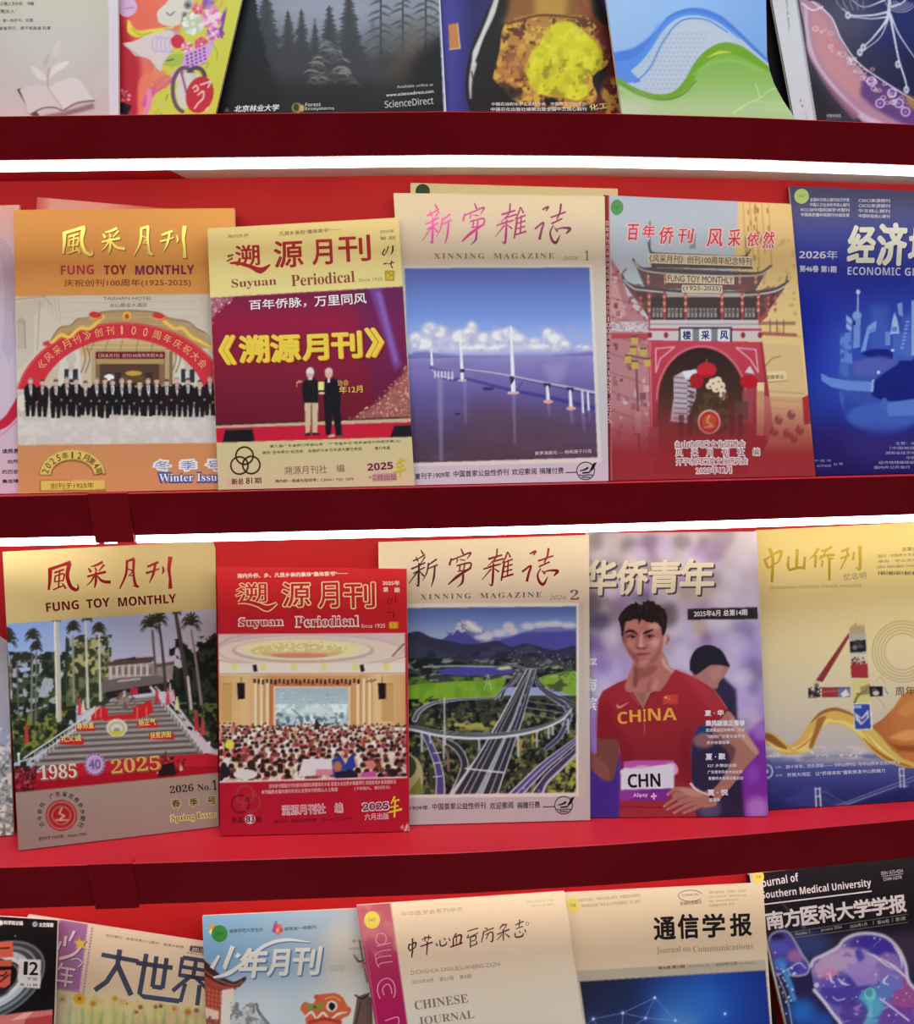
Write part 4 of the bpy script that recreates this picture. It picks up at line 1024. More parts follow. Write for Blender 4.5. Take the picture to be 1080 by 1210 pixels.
# pavilion
c.poly([(128, 783), (176, 779), (180, 803), (128, 804)], (176, 158, 154)); c.poly([(176, 784), (205, 783), (204, 803), (180, 803)], (150, 132, 128))
for k in range(7): c.rect(130 + k * 7.2, 786 - k * .4, 132 + k * 7.2, 804, (206, 190, 182)); c.rect(132.6 + k * 7.2, 788, 136 + k * 7.2, 797, (122, 104, 100))
c.poly([(122, 786), (138, 779), (180, 776), (184, 779), (178, 783), (130, 787)], (88, 66, 60)); c.poly([(140, 780), (160, 776), (162, 780)], (60, 48, 46)); c.poly([(182, 786), (206, 781), (206, 785), (184, 789)], (100, 76, 68))
c.poly([(118, 806), (140, 801), (186, 798), (196, 801), (200, 808), (178, 812), (124, 820)], (112, 96, 96)); c.poly([(124, 818), (200, 806), (200, 816), (150, 822), (128, 826)], (40, 34, 36))
c.line([(140, 805), (165, 802)], 2, (196, 180, 172)); c.rect(154, 813, 163, 820, (196, 40, 56))
# stairs
st = [(132, 828), (186, 822), (212, 846), (243, 892), (32, 912), (86, 858)]
c.poly(st, (134, 118, 112))
for k in range(30):
    t = (k / 29) ** 1.35; y = 824 + t * 86; xl, xr = 132 - t * 102, 186 + t * 58
    c.line([(xl, y + 3.4 * t + 2), (xr, y - 6 * t)], .6 + 1.2 * t, (66, 54, 54) if k % 2 else (190, 176, 168), .9)
c.ell(146, 826, 7, 7, (150, 130, 116)); c.ell(147, 820, 3, 4, (206, 186, 170)); c.texture([(136, 818), (160, 818), (160, 840), (136, 840)], (112, 92, 84), 3, .5, .56, 2)
# railings
for a, b in (((118, 842), (34, 900)), ((112, 840), (28, 896))): c.line([a, b], 2, (214, 206, 204)); 
c.poly([(118, 838), (104, 852), (96, 848), (112, 834)], (206, 196, 196))
for k in range(20): t = k / 19; c.line([(116 - 84 * t, 838 + 60 * t), (116 - 84 * t, 838 + 60 * t + 5 + 8 * t)], 1.4, (196, 188, 186))
c.line([(178, 812), (205, 842), (243, 890)], 3, (212, 202, 204)); c.line([(184, 812), (214, 842), (248, 884)], 2.2, (204, 194, 198))
for k in range(18): t = k / 17; c.line([(180 + 64 * t, 816 + 70 * t), (180 + 64 * t, 816 + 70 * t + 5 + 5 * t)], 1.4, (198, 190, 190))
c.line([(247, 880), (248, 905)], 2.6, (214, 206, 206)); c.ell(247, 878, 2, 2.2, (224, 218, 216)); c.line([(22, 893), (23, 912)], 2.6, (214, 206, 206)); c.ell(22, 891, 2, 2.2, (224, 218, 216)); c.line([(23, 900), (44, 894)], 2, (206, 198, 198))
# palms
for p, w_, col in (([(66, 730), (68.6, 790), (69.6, 850)], [4.6, 6, 6.4], (196, 180, 164)), ([(86, 752), (87.4, 830)], 2.6, (150, 140, 124)), ([(101, 735), (102.6, 790), (104, 836)], [2, 3, 3.6], (206, 196, 176)),
                  ([(117, 748), (118.6, 828)], [2, 3], (206, 196, 180)), ([(12, 775), (13, 815)], 2, (120, 110, 100)), ([(38, 775), (37, 850)], 2.4, (132, 122, 108)), ([(43, 770), (42, 850)], 2, (116, 108, 96)), ([(20, 780), (22, 850)], 2, (110, 100, 90)),
                  ([(180, 745), (184, 795)], 2.6, (96, 84, 76)), ([(188, 738), (192, 770), (196, 816)], [2.6, 3, 3.6], (72, 60, 54)), ([(207, 721), (216, 775), (226, 838)], [4, 5.4, 6.4], (74, 62, 56)), ([(226, 745), (232, 785), (238, 832)], [2.2, 3, 3.4], (140, 122, 116)), ([(222, 800), (226, 838)], 3, (206, 190, 184))):
    c.line(spl(p), w_, col)
c.line([(64.4, 731), (67, 848)], 1.6, (236, 226, 206))
for x, y, r in ((10, 756, 12), (9, 750, 9), (39, 752, 10), (43, 765, 8), (87, 742, 9), (103, 730, 7), (117, 744, 9), (21, 778, 7), (31, 778, 8), (178, 738, 13), (188, 732, 11), (226, 736, 13), (67, 731, 5), (209, 722, 6)):
    for a in (18, 48, 75, 100, 128, 155, 172, -20, 200):
        a2 = math.radians(a + (x * 7) % 17 - 8); ca, sa = math.cos(a2), math.sin(a2)
        c.line(spl([(x, y + 2), (x + r * .55 * ca, y - r * .75 * sa - 1), (x + r * 1.02 * ca, y - r * 1.0 * sa + r * .34 * abs(ca))]), [2.4, 2.2, .6], (42 + (int(a) % 3) * 8, 46, 36))
        c.line(spl([(x + r * .4 * ca, y - r * .5 * sa), (x + r * .8 * ca, y - r * .8 * sa + r * .5)]), [1.6, .5], (56, 60, 44))
# flags, red displays, carpet
for x, y, h, col in ((31, 853, 26, (200, 60, 46)), (94, 824, 22, (206, 60, 66)), (98, 826, 18, (220, 190, 180)), (185, 812, 20, (196, 50, 70)), (198, 812, 22, (206, 70, 90)), (204, 814, 16, (224, 160, 170)), (232, 838, 26, (196, 42, 66)), (239, 848, 22, (206, 60, 80)), (209, 822, 18, (214, 206, 150))):
    c.poly([(x - 2.6, y + h), (x - .6, y), (x + 1, y + 2), (x + 3.6, y + h - 2)], col)
for p in ([(108, 846), (120, 834), (128, 838), (126, 850), (108, 852)], [(126, 846), (160, 843), (160, 850), (122, 852)], [(157, 836), (166, 832), (168, 848), (158, 850)], [(166, 834), (178, 826), (181, 842), (168, 848)]): c.poly(p, (202, 36, 44))
for x in (113, 119, 162, 173): c.line([(x, 836), (x, 848)], 1.4, (232, 120, 100))
for x, y, w_ in ((71, 872, 28), (90, 856, 22), (162, 852, 24), (176, 866, 30)): c.rect(x, y, x + w_, y + 8, (200, 42, 46))
c.ell(138, 860, 12.4, 10.6, (214, 206, 190)); c.ell(138, 861, 10, 8.4, (190, 178, 120)); c.ell(138, 861, 7, 6, (206, 206, 200)); c.ell(138, 863, 4, 3, (160, 140, 110)); c.poly(arcpts(138, 861, 9.4, 8.4, 200, 340, 14), (206, 190, 60))
c.poly([(16, 920), (90, 902), (170, 895), (246, 890), (260, 893), (260, 915), (16, 938)], (192, 34, 48)); c.poly([(40, 922), (200, 906), (262, 905), (262, 915), (16, 938)], (168, 24, 38))
c.texture([(17, 905), (44, 905), (40, 936), (17, 936)], (90, 24, 34), 4, .4, .46, 3); c.dots([(17, 908), (42, 908), (40, 934), (17, 934)], 60, (1, 2.2), [(196, 70, 84), (150, 40, 60), (70, 24, 30), (110, 50, 50)], 5)
c.dots([(184, 894), (220, 894), (218, 912), (186, 916)], 50, (1, 2.4), [(110, 30, 34), (60, 30, 28), (196, 90, 60), (40, 28, 24), (226, 170, 130)], 6); c.poly([(188, 905), (205, 900), (207, 916), (187, 918)], (44, 24, 26)); c.line([(196, 888), (195, 900)], 1.4, (50, 40, 30))
c.ell(112, 903, 12.4, 13.4, (176, 132, 176)); c.ell(112, 903, 10, 11, (206, 178, 206)); c.ell(112, 903, 8.4, 9.2, (190, 150, 194))
for k in range(16): a = k * math.pi / 8; c.ell(112 + 11 * math.cos(a), 903 + 12 * math.sin(a), 1.2, 1.2, (120, 80, 140))
c.clip = None
c.ell(72.5, 963.5, 18.6, 18.4, (160, 40, 42)); c.ell(72.5, 963.5, 17, 16.8, (190, 122, 108)); c.ell(72.5, 963.5, 15.4, 15.2, (166, 42, 42)); c.ell(72.5, 963.5, 11.4, 11.2, (192, 128, 112)); c.ell(72.5, 963.5, 10.2, 10, (164, 36, 38))
c.line([(73, 955), (70, 961), (76, 964), (71, 968)], 2, (216, 170, 150)); c.line([(66, 969), (80, 969)], 2.2, (206, 150, 134))
mg.cover()
t = Ink()
for j, (pts, ws) in enumerate(FENGCAI):
    p = spl(np.array(pts, float), 6) / 4.909 + [40, 650]
    t.line(p, np.array(ws) / 4.909, (164, 28, 32), j * .02)
mg.print('title_lettering', t, M_FOIL)
I = Ink()
for wd, xa, xb, ya, yb in (('FUNG', 55, 93.4, 723, 719.6), ('TOY', 102.6, 130, 719, 716.6), ('MONTHLY', 140, 208.4, 716.8, 712.2)):
    I.text(SB(wd), xa, ya, xb, yb, 10.6, (124, 22, 30), bold=.008)
mg.print('english_title', I, M_FOIL)
I = Ink()
def cut(tx, x0, y0, x1, y1, h, face, edge, r):
    I.text(tx, x0 + r * .6, y0 + r * .6, x1 + r * .6, y1 + r * .6, h, edge, 0, bold=.03); I.text(tx, x0, y0, x1, y1, h, face, 2)
cut(SE('1985'), 47, 921.5, 91, 918.5, 17, (226, 204, 190), (170, 90, 70), 2); cut(SE('2025'), 132, 914.5, 190, 909, 17, (216, 160, 90), (160, 70, 40), 2)
I.text('40', 105.6, 909, 119, 908, 11, (124, 92, 160), 1, bold=.02)
for tx, x, y, w_ in (('礼义诚', 72, 877, 24), ('尊师重', 91, 862, 20), ('扬正气', 164, 858, 20), ('扶贫济困', 178, 872.6, 24)): I.text(tx, x, y, x + w_, y - 1.6, 7.4, (228, 204, 120), 0, bold=.02)
I.arc('古今侨刊 广东省优秀侨乡期刊', 72.5, 963.5, 22.6, 22.6, 205, -25, 5.6, 6, (44, 32, 30), bold=.01)
I.text('创刊于1925年　Since 1925', 46, 993, 102, 987, 4, (54, 38, 34), bold=.014)
I.text(SE('2026'), 201, 937.4, 229, 934.6, 8.6, (50, 34, 34)); I.text(SE('No.'), 234, 935, 249, 933.4, 8, (50, 34, 34)); I.text(SE('1'), 251.4, 933.6, 256.6, 933.2, 12, (40, 26, 28))
for ch, x in (('春', 203), ('季', 224), ('号', 245)):
    I.text(ch, x - .6, 954.8 - (x - 203) * .08, x + 11, 954.2 - (x - 203) * .08, 10, (196, 180, 120), bold=.07); I.text(ch, x, 954 - (x - 203) * .08, x + 10.4, 953.4 - (x - 203) * .08, 9, (70, 60, 44), 1, bold=.02)
I.text(SE('Spring Issue'), 202, 973.2, 256, 967.6, 10, (222, 204, 130), bold=.06); I.text(SE('Spring Issue'), 202.8, 972.4, 255.4, 967, 8.8, (120, 104, 64), 1, bold=.0)
mg.print('cover_lettering', I)

# red meeting-hall magazine
mg = Magazine('magazine', 'red magazine with a crowded banquet hall under an oval ceiling light', 'magazine', GC,
              (256.5, 669.5), (480.5, 672), (484, 983), (260, 988), .0665, .0625, .1035, shelf=3)
c = mg.canvas((186, 32, 40))
c.grad(None, [(670, (192, 36, 40)), (760, (186, 30, 40)), (920, (178, 26, 44)), (988, (172, 26, 46))])
bd = [(258, 750), (478.5, 748.6), (480, 918.5), (259.5, 924)]
c.clip = c.mask_poly(bd, (slice(None), slice(None)))
c.grad(bd, [(748, (206, 178, 176)), (765, (212, 184, 172)), (790, (226, 202, 186)), (812, (222, 188, 150)), (860, (206, 156, 104))])
c.ell(366, 769, 112, 20, (200, 172, 164)); c.ell(366, 769, 108, 18, (220, 194, 180)); c.ell(358, 769, 84, 14.6, (196, 164, 150)); c.ell(358, 767.6, 80, 12.6, (222, 204, 176))
c.ell(356, 767, 70, 10.6, (224, 210, 156)); c.ell(352, 769, 56, 9, (214, 190, 126)); c.clip = c.clip * 1.0; c.dots(arcpts(354, 767, 60, 8.6, 0, 350, 24), 260, (.6, 1.2), [(236, 226, 186), (206, 180, 120), (240, 232, 200)], 4); c.poly(arcpts(356, 769, 50, 9, 190, 350, 30), (214, 160, 120), .8); c.ell(354, 774.6, 34, 2.6, (206, 120, 104), .8)
c.line(spl([(258, 762), (280, 752), (330, 748.6)]), 1.4, (186, 156, 146)); c.line(spl([(260, 780), (300, 786), (366, 788), (440, 786), (478, 776)]), 1.4, (190, 158, 144)); c.line([(464, 775), (477, 761)], 2, (130, 90, 76))
c.rect(258, 784, 480, 795, (226, 206, 190)); c.line([(258, 796.4), (480, 795.4)], 1.6, (190, 152, 130)); 
for x in (277, 311, 347, 383, 420, 457): c.rect(x - 3.4, 784, x + 3.4, 792, (216, 206, 120), .9, .5)
for x in (301, 427.5): c.poly([(x - 2.6, 786), (x + 2, 785), (x + 3.4, 793), (x - 1, 794)], (34, 24, 28))
c.poly([(258, 798), (480, 797), (480, 880), (258, 880)], (214, 164, 108)); c.grad([(258, 798), (480, 797), (480, 880), (258, 880)], [(258, (206, 156, 100)), (290, (222, 176, 124)), (320, (200, 140, 88)), (430, (206, 146, 92)), (445, (226, 182, 132)), (480, (204, 150, 96))], 'x')
for x, w_ in ((268, 12), (458, 14)): c.rect(x - w_ / 2, 808, x + w_ / 2, 852, (198, 150, 92)); c.line([(x - w_ / 2, 808), (x + w_ / 2, 808)], 1, (170, 120, 76))
for x in (302, 309, 316, 423, 430, 437): c.line([(x, 803), (x, 858)], 3.6, (232, 200, 160)); c.line([(x + 2.4, 803), (x + 2.4, 858)], 1, (186, 130, 84))
c.rect(318, 806, 414, 862, (190, 110, 70)); c.rect(323, 811, 414, 862, (226, 186, 150)); c.poly([(325.6, 813), (411.6, 812.6), (411.6, 862), (326, 862)], (168, 184, 188))
c.grad([(325.6, 813), (411.6, 812.6), (411.6, 862), (326, 862)], [(813, (160, 174, 184)), (835, (176, 190, 190)), (862, (190, 200, 200))]); c.texture([(326, 832), (411, 832), (411, 860), (326, 860)], (222, 226, 224), 8, .45, .58, 3); c.texture([(326, 842), (411, 842), (411, 862), (326, 862)], (96, 112, 128), 4, .52, .58, 7)
c.poly([(345, 845), (360, 836), (375, 831), (392, 840), (402, 848)], (216, 220, 216), .7, 1); c.line([(345, 838), (357, 848)], 1.4, (110, 124, 140)); c.dots([(330, 815), (410, 815), (410, 832), (330, 832)], 26, (.5, 1), [(210, 220, 222), (110, 124, 150)], 3)
for k in range(26): x = 301 + k * 4.9; c.rect(x - 1.3, 802 + (k % 3) * .6, x + 1.3, 807 + (k * 7 % 3), (58, 26, 30))
for x in (436, 441): c.line([(x - 3, 806), (x + 3, 803)], 1.4, (120, 70, 50))
for x in (285, 451.6): c.poly([(x - 5, 807), (x + 4, 807), (x + 4, 825.6), (x - 4, 826.4)], (34, 22, 26)); c.line([(x, 800), (x, 807)], .8, (90, 60, 50)); c.line([(x + 4.4, 808), (x + 4.4, 825)], 1, (150, 110, 90))
# crowd
cw = [(258, 858), (480, 857), (481, 926), (258, 926)]
c.grad(cw, [(856, (176, 110, 84)), (872, (196, 150, 124)), (900, (214, 188, 172)), (926, (206, 180, 168))])
rg = np.random.RandomState(11)
for row in range(13):
    t = row / 12; y = 857 + 60 * t ** 1.25; n = int(44 - 26 * t); s_ = 1.5 + 3.4 * t
    for k in range(n):
        x = 258 + 222 * (k + rg.rand()) / n; yy = y + rg.uniform(-2, 2)
        body = [(228, 214, 206), (220, 200, 190), (232, 222, 214), (196, 70, 70), (210, 150, 140), (214, 196, 150), (150, 60, 66), (226, 206, 206)][rg.randint(8)]
        c.ell(x, yy + s_ * 1.7, s_ * 1.5, s_ * 1.35, body); c.ell(x + s_ * .7, yy + s_ * 1.9, s_ * .5, s_ * .9, (178, 130, 112), .6)
        c.ell(x, yy, s_ * .72, s_ * .82, (200, 146, 120)); c.poly(arcpts(x, yy - s_ * .1, s_ * .8, s_ * .86, 205 + 30 * rg.rand(), -20 - 30 * rg.rand(), 10), [(52, 30, 30), (70, 38, 34), (40, 26, 30), (120, 60, 50)][rg.randint(4)])
c.ell(271, 880, 5.4, 5, (216, 206, 70)); c.poly([(358, 897), (402, 896), (408, 914), (352, 918)], (226, 206, 210)); c.rect(373, 909, 394, 916, (206, 110, 114), .8)
c.poly([(392, 898), (402, 892), (408, 902), (404, 920), (394, 918)], (54, 60, 140)); c.poly([(412, 895), (418, 890), (420, 906), (410, 916), (406, 908)], (50, 58, 140)); c.ell(399, 906, 5, 6.4, (176, 112, 80)); c.poly([(396, 912), (418, 910), (422, 922), (396, 922)], (38, 32, 54)); c.ell(414, 914, 6, 5, (44, 32, 36))
c.poly([(427, 913), (444, 911), (446, 922), (426, 922)], (196, 80, 150)); c.ell(438, 904, 5.4, 5.6, (206, 120, 110)); c.ell(464, 913, 6, 5, (52, 28, 40)); c.ell(266, 912, 6.4, 7, (40, 28, 36)); c.poly([(259, 916), (266, 918), (262, 923), (258, 923)], (38, 40, 36)); c.ell(297, 904, 5, 6, (56, 34, 32)); c.ell(290, 915, 14, 6, (220, 206, 196))
c.ell(374, 851.6, 1.6, 2, (60, 40, 40)); c.poly([(372, 853), (377, 853), (378, 862), (371, 862)], (56, 30, 40))
c.clip = None
c.line([(258, 750), (478.6, 748.6)], 1.2, (226, 190, 184)); c.line([(259.5, 924), (480.4, 918.4)], 1.8, (224, 206, 200))
for cx, cy, col in ((289.6, 939, (166, 70, 66)), (284, 950, (84, 22, 40)), (297, 948.6, (160, 66, 62))): c.line(arcpts(cx, cy, 10.4, 10.4, 0, 360, 40), 1.5, col)
c.line([(278, 945), (284, 954), (290, 944)], 1, (150, 60, 60), .7); c.ell(295.6, 968, 6, 5.6, (214, 190, 190))
for p in ([(473, 978), (476, 974), (477, 980)], [(477, 982), (481, 972), (483, 976), (480, 983)], [(482, 982), (484, 976), (484, 984)]): c.poly(p, (222, 190, 180), .85)
c.rect(460, 735, 470.6, 742.4, (220, 176, 44))
mg.cover()
t = Ink(); cr = (226, 196, 150); rd = (186, 34, 40)
for ch, x0, x1, yb, h in (('溯', 283, 315, 711.4, 22), ('源', 334, 366.6, 717, 28), ('月', 377, 400, 718, 29), ('刊', 407, 443, 718.4, 29)):
    t.text(ch, x0, yb, x1, yb - .6, h, cr, bold=.058); t.text(ch, x0, yb, x1, yb - .6, h, rd, 1.6, bold=.012)
for wd, cc, lv in (([4, 6.4, 7, 9.4, 3.4], cr, 0), ([1.6, 3.6, 4.4, 6.6, 1], rd, 1.6)): t.line(spl([(281, 712), (292, 711), (305, 714.4), (316, 718.6), (327.4, 712.6)]), wd, cc, lv); t.line(spl([(279, 698), (286, 695.4)]), [w_ * .7 for w_ in wd[:2]], cc, lv); t.line(spl([(278, 704.6), (286, 701)]), [w_ * .7 for w_ in wd[:2]], cc, lv)
mg.print('title_lettering', t)
I = Ink(); pk = (226, 196, 180)
I.text(SE('Suyuan'), 282, 743, 335, 742.2, 13, (228, 204, 196), bold=.045); I.text(SE('Suyuan'), 283, 742, 334, 741.2, 11, (170, 44, 48), 1, bold=.0)
I.text(SE('Periodical'), 349, 741.4, 424, 740.2, 13, (228, 204, 196), bold=.045); I.text(SE('Periodical'), 350, 740.4, 423, 739.2, 11, (170, 44, 48), 1, bold=.0)
I.text('Since 1925', 427, 742, 455, 741.6, 4.6, pk)
I.text('海内外侨、乡、凡我乡亲的集体“集体家书”──', 280.6, 683.2, 411, 680.2, 5.4, pk, bold=.035)
I.text('2025年', 452, 691.4, 472, 691.6, 5.4, pk, bold=.03); I.text('第', 453, 699.4, 458.6, 699.4, 5.6, pk, bold=.03); I.text('期', 466, 700, 472, 700, 5.6, pk, bold=.03)
I.brush([([(460, 707), (457, 713)], [1.2, 1]), ([(463, 706), (462, 712), (459, 714)], [1.2, 1.2, .6]), ([(467, 705), (467.6, 712)], [1.4, 1.4]), ([(457, 724), (463, 723)], [1.4, 1]), ([(465, 722), (465, 730)], [1.2, 1.4])], 0, 0, 1, (110, 24, 32))
I.text('刘', 461.4, 741.4, 469.4, 741.4, 5.4, (170, 110, 30), 1)
I.text('百年侨刊溯源月刊社新址揭牌庆典暨海外乡亲 联谊大会在侨乡隆重举行 欢迎各地乡亲来稿来访', 318, 931.4, 468, 926, 4.8, (214, 150, 150), bold=.03); I.text('本刊编委会谨向海内外关心支持本刊的热心人士致谢', 309, 938.4, 399, 935, 4.8, (214, 150, 150), bold=.03); I.text('(下转第九、第四至五)', 419, 934.6, 461, 932.6, 4.6, (214, 150, 150), bold=.03)
I.text('溯源月刊社　编', 333.6, 963.4, 405, 960, 11.4, (224, 196, 196), bold=.05); I.text('溯源月刊社　编', 334, 963, 404.6, 959.6, 10.8, (176, 50, 60), 1)
I.text(SB('2025'), 428, 958.6, 460, 956.8, 9.6, (228, 206, 206), bold=.05); I.text(SB('2025'), 428.6, 958, 459.4, 956.2, 8.6, (90, 24, 50), 1)
I.brush([([(466.6, 941), (462, 950)], [2.2, 1.2]), ([(463, 947), (472, 945)], [1.4, 2]), ([(461, 954), (471, 952)], [1.4, 1.6]), ([(459.4, 960), (475, 956)], [1.6, 2.4]), ([(467, 946), (466, 966)], [1.8, 1.6])], 0, 0, 1, (224, 190, 50), 1, 1.2)
I.text('六月出版', 431, 969.4, 459.6, 968, 8, (222, 180, 186), bold=.01)
I.text('新总', 274, 972.6, 288, 972.2, 7, (104, 20, 30), bold=.02); I.text('83', 291, 971.4, 300.4, 971.2, 7, (90, 30, 50), 1, bold=.02); I.text('期', 302, 972, 309, 971.8, 7, (104, 20, 30), bold=.02)
I.text('海内统一连续出版物号：CN44-1 TQ 1079', 324, 972.6, 415, 969, 4, (110, 22, 36), bold=.01)
mg.print('cover_lettering', I)

# interchange magazine
mg = Magazine('magazine', 'cream magazine with a looping motorway interchange under blue mountains', 'magazine', GC,
              (447, 640.5), (696, 632), (697.5, 971), (451, 978), .082, .070, .1155, shelf=3)
c = mg.canvas((214, 192, 164))
c.grad(None, [(632, (218, 196, 160)), (712, (210, 186, 164)), (830, (200, 180, 172)), (940, (192, 172, 172)), (978, (186, 170, 170))])
c.poly([(455, 713), (683.6, 712), (683.6, 941), (458, 943)], (222, 206, 194)); c.poly([(684, 712), (690, 710), (691, 944), (684, 942)], (198, 178, 164))
bd = [(459, 718.6), (681, 716.6), (680.6, 936.4), (462, 939.4)]
c.clip = c.mask_poly(bd, (slice(None), slice(None)))
c.grad(bd, [(717, (84, 98, 166)), (735, (118, 140, 196)), (752, (160, 172, 206)), (760, (150, 156, 200))])
c.poly(spl([(522, 757), (532, 748), (540, 744), (541, 736), (546, 740), (552, 732), (560, 740), (570, 744), (580, 752), (600, 752), (620, 746), (640, 742), (660, 741), (684, 744), (684, 766), (520, 766)]), (112, 112, 176))
for x, y, rx, ry in ((546, 738, 6, 5), (556, 740, 8, 6), (564, 744, 6, 4), (575, 752, 8, 5), (601, 741, 7, 6), (606, 746, 6, 4), (590, 748, 8, 4), (624, 740, 8, 4), (640, 738, 9, 3.6), (655, 737, 10, 3.6), (672, 739, 9, 3.6), (570, 753, 10, 3)): c.ell(x, y, rx, ry, (206, 196, 206), .9, 1)
c.poly(spl([(519, 758), (530, 751), (541, 744), (552, 748), (562, 756), (575, 760), (600, 754), (620, 748), (650, 747), (684, 748), (684, 775), (519, 775)]), (76, 72, 148), .95, .5)
c.line(spl([(534, 750), (541, 742), (546, 746), (553, 741)]), [1, 3, 3, 1], (222, 214, 216), .9, .6); c.line(spl([(552, 734), (559, 741), (569, 746)]), [3, 5, 2], (228, 220, 218), .9, .6); c.line(spl([(545, 739), (551, 744), (560, 750)]), [1.6, 1.4, .6], (86, 86, 120), .8)
for x, y in ((541, 733), (546, 737), (528, 747), (538, 745)): c.line([(x, y), (x + 4, y + 2.4)], 1.4, (92, 92, 130), .8)
c.poly(spl([(458, 755), (475, 750), (492, 746), (500, 748), (510, 753), (530, 757), (550, 761), (570, 760), (588, 757), (604, 764), (620, 760), (635, 763), (655, 768), (684, 764), (684, 792), (458, 792)]), (54, 52, 76))
c.poly(spl([(458, 768), (490, 758), (505, 764), (525, 770), (545, 776), (458, 784)]), (60, 62, 76), .9, 1); c.poly(spl([(600, 780), (615, 768), (625, 762), (640, 772), (650, 782)]), (70, 66, 84), .9, 1.5); c.poly(spl([(560, 776), (576, 766), (596, 764), (600, 776)]), (66, 62, 92), .9, 1)
c.texture(spl([(458, 762), (492, 752), (530, 764), (588, 764), (640, 770), (684, 770)]).tolist() + [(684, 785), (458, 785)], (40, 40, 54), 9, .5, .62, 9, .8, 4, 2, 2)
c.rect(456, 779, 684, 812, (62, 62, 62)); c.texture([(456, 778), (684, 778), (684, 812), (456, 812)], (150, 148, 142), 4, .56, .62, 3, .9, 4, 3, 2); c.texture([(456, 778), (684, 778), (684, 812), (456, 812)], (34, 36, 40), 6, .5, .55, 5, 1, 4, 2); c.dots([(600, 768), (684, 772), (684, 785), (600, 785)], 50, (.5, 1), [(110, 110, 130), (150, 146, 150)], 3)
c.poly(spl([(516, 793), (530, 789), (560, 788), (590, 788), (606, 791), (600, 796), (560, 798), (524, 797)]), (74, 70, 150)); c.line(spl([(500, 788), (540, 787), (590, 788)]), 1.6, (176, 172, 168)); c.poly([(586, 790), (600, 786), (606, 790), (592, 792)], (196, 196, 130))
c.poly(spl([(458, 812), (500, 808), (540, 805), (575, 804), (597, 801), (592, 815), (584, 824), (540, 828), (500, 832), (458, 838)]), (126, 160, 48)); c.texture([(458, 800), (597, 800), (590, 830), (458, 838)], (104, 140, 40), 10, .5, .6, 2, .7)
c.poly(spl([(634, 802), (650, 797), (684, 794), (684, 820), (664, 818), (645, 812)]), (130, 160, 56)); c.texture([(640, 800), (684, 792), (684, 822), (652, 818)], (60, 66, 50), 5, .54, .6, 6, .8, 4, 2, 1.5); c.texture([(640, 788), (684, 786), (684, 800), (640, 800)], (176, 186, 130), 4, .52, .58, 8, .8, 4, 2, 1.5); c.line([(502, 829), (511, 823)], 2, (70, 80, 40))
c.line([(572.6, 815), (577, 797), (580.6, 815)], 1, (170, 180, 150)); c.line([(574, 808), (580, 808)], .8, (170, 180, 150))
c.poly([(456, 838), (600, 822), (684, 822), (684, 942), (456, 942)], (62, 64, 46)); c.texture([(456, 826), (684, 826), (684, 942), (456, 942)], (30, 30, 34), 6, .44, .54, 4); c.texture([(456, 842), (684, 842), (684, 942), (456, 942)], (112, 112, 70), 5, .56, .63, 10)
c.texture([(530, 852), (592, 852), (592, 864), (526, 862)], (176, 168, 84), 4, .46, .54, 4, .9, 4, 2, 2); c.texture([(612, 866), (645, 860), (645, 880), (610, 888)], (176, 148, 76), 5, .48, .56, 6, .9, 4, 1, 2); c.texture([(652, 912), (684, 890), (684, 942), (645, 942)], (166, 166, 66), 5, .47, .55, 9, .95, 4, 1, 2)
G, W_, D = (128, 122, 130), (206, 200, 200), (52, 48, 56)
def road(pts, w0, edge, core, stripe=None):
    p = spl(pts, 10); w0 = np.array(w0 if np.ndim(w0) else [w0], float)
    c.line(p, w0 if len(w0) > 1 else float(w0[0]), edge); c.line(p, (w0 * .74) if len(w0) > 1 else float(w0[0] * .74), core)
    if stripe: c.line(p, (w0 * .12) if len(w0) > 1 else float(w0[0] * .12), stripe)
for x in range(480, 690, 9): c.line([(x, 836 + (x % 4)), (x + 6, 840)], 1, (120, 116, 118), .6)
road([(586, 788), (606, 786), (620, 791), (628, 800)], [2, 3, 5], W_, (84, 80, 120)); road([(612, 794), (604, 806), (596, 816), (592, 826)], [3, 3.4, 4], W_, D); road([(585, 826), (594, 816), (606, 808), (616, 796)], [3, 2.6, 2.4], W_, (96, 92, 120))
road([(632, 796), (636, 810), (650, 822), (668, 834), (672, 846), (668, 858)], [3, 4, 6, 7, 8, 8], W_, (66, 62, 88)); road([(634, 800), (646, 816), (684, 834)], [2, 3, 4], W_, D)
for y in (828, 836, 844): c.line([(622, y), (676, y + 8)], 1.2, (150, 146, 150), .8)
# ramps in the lower left
c.poly(spl([(458, 888), (480, 890), (494, 898), (500, 915), (494, 940), (458, 942)]), (176, 160, 110)); c.ell(474, 906, 18, 16, (60, 70, 44)); c.poly([(480, 940), (496, 918), (500, 940)], (120, 120, 60))
road([(500, 864), (508, 880), (516, 900), (520, 920), (520, 944)], [7, 8, 9, 10, 12], W_, (82, 66, 120), None); road([(520, 872), (540, 884), (549, 902), (544, 922), (534, 944)], [6, 8, 9, 10, 11], W_, (50, 46, 56)); road([(514, 872), (528, 890), (530, 910)], [2, 3, 3], (200, 150, 120), (120, 90, 80))
for y in (890, 902, 918): c.line([(512, y), (522, y - 1)], 1.2, (206, 200, 206))
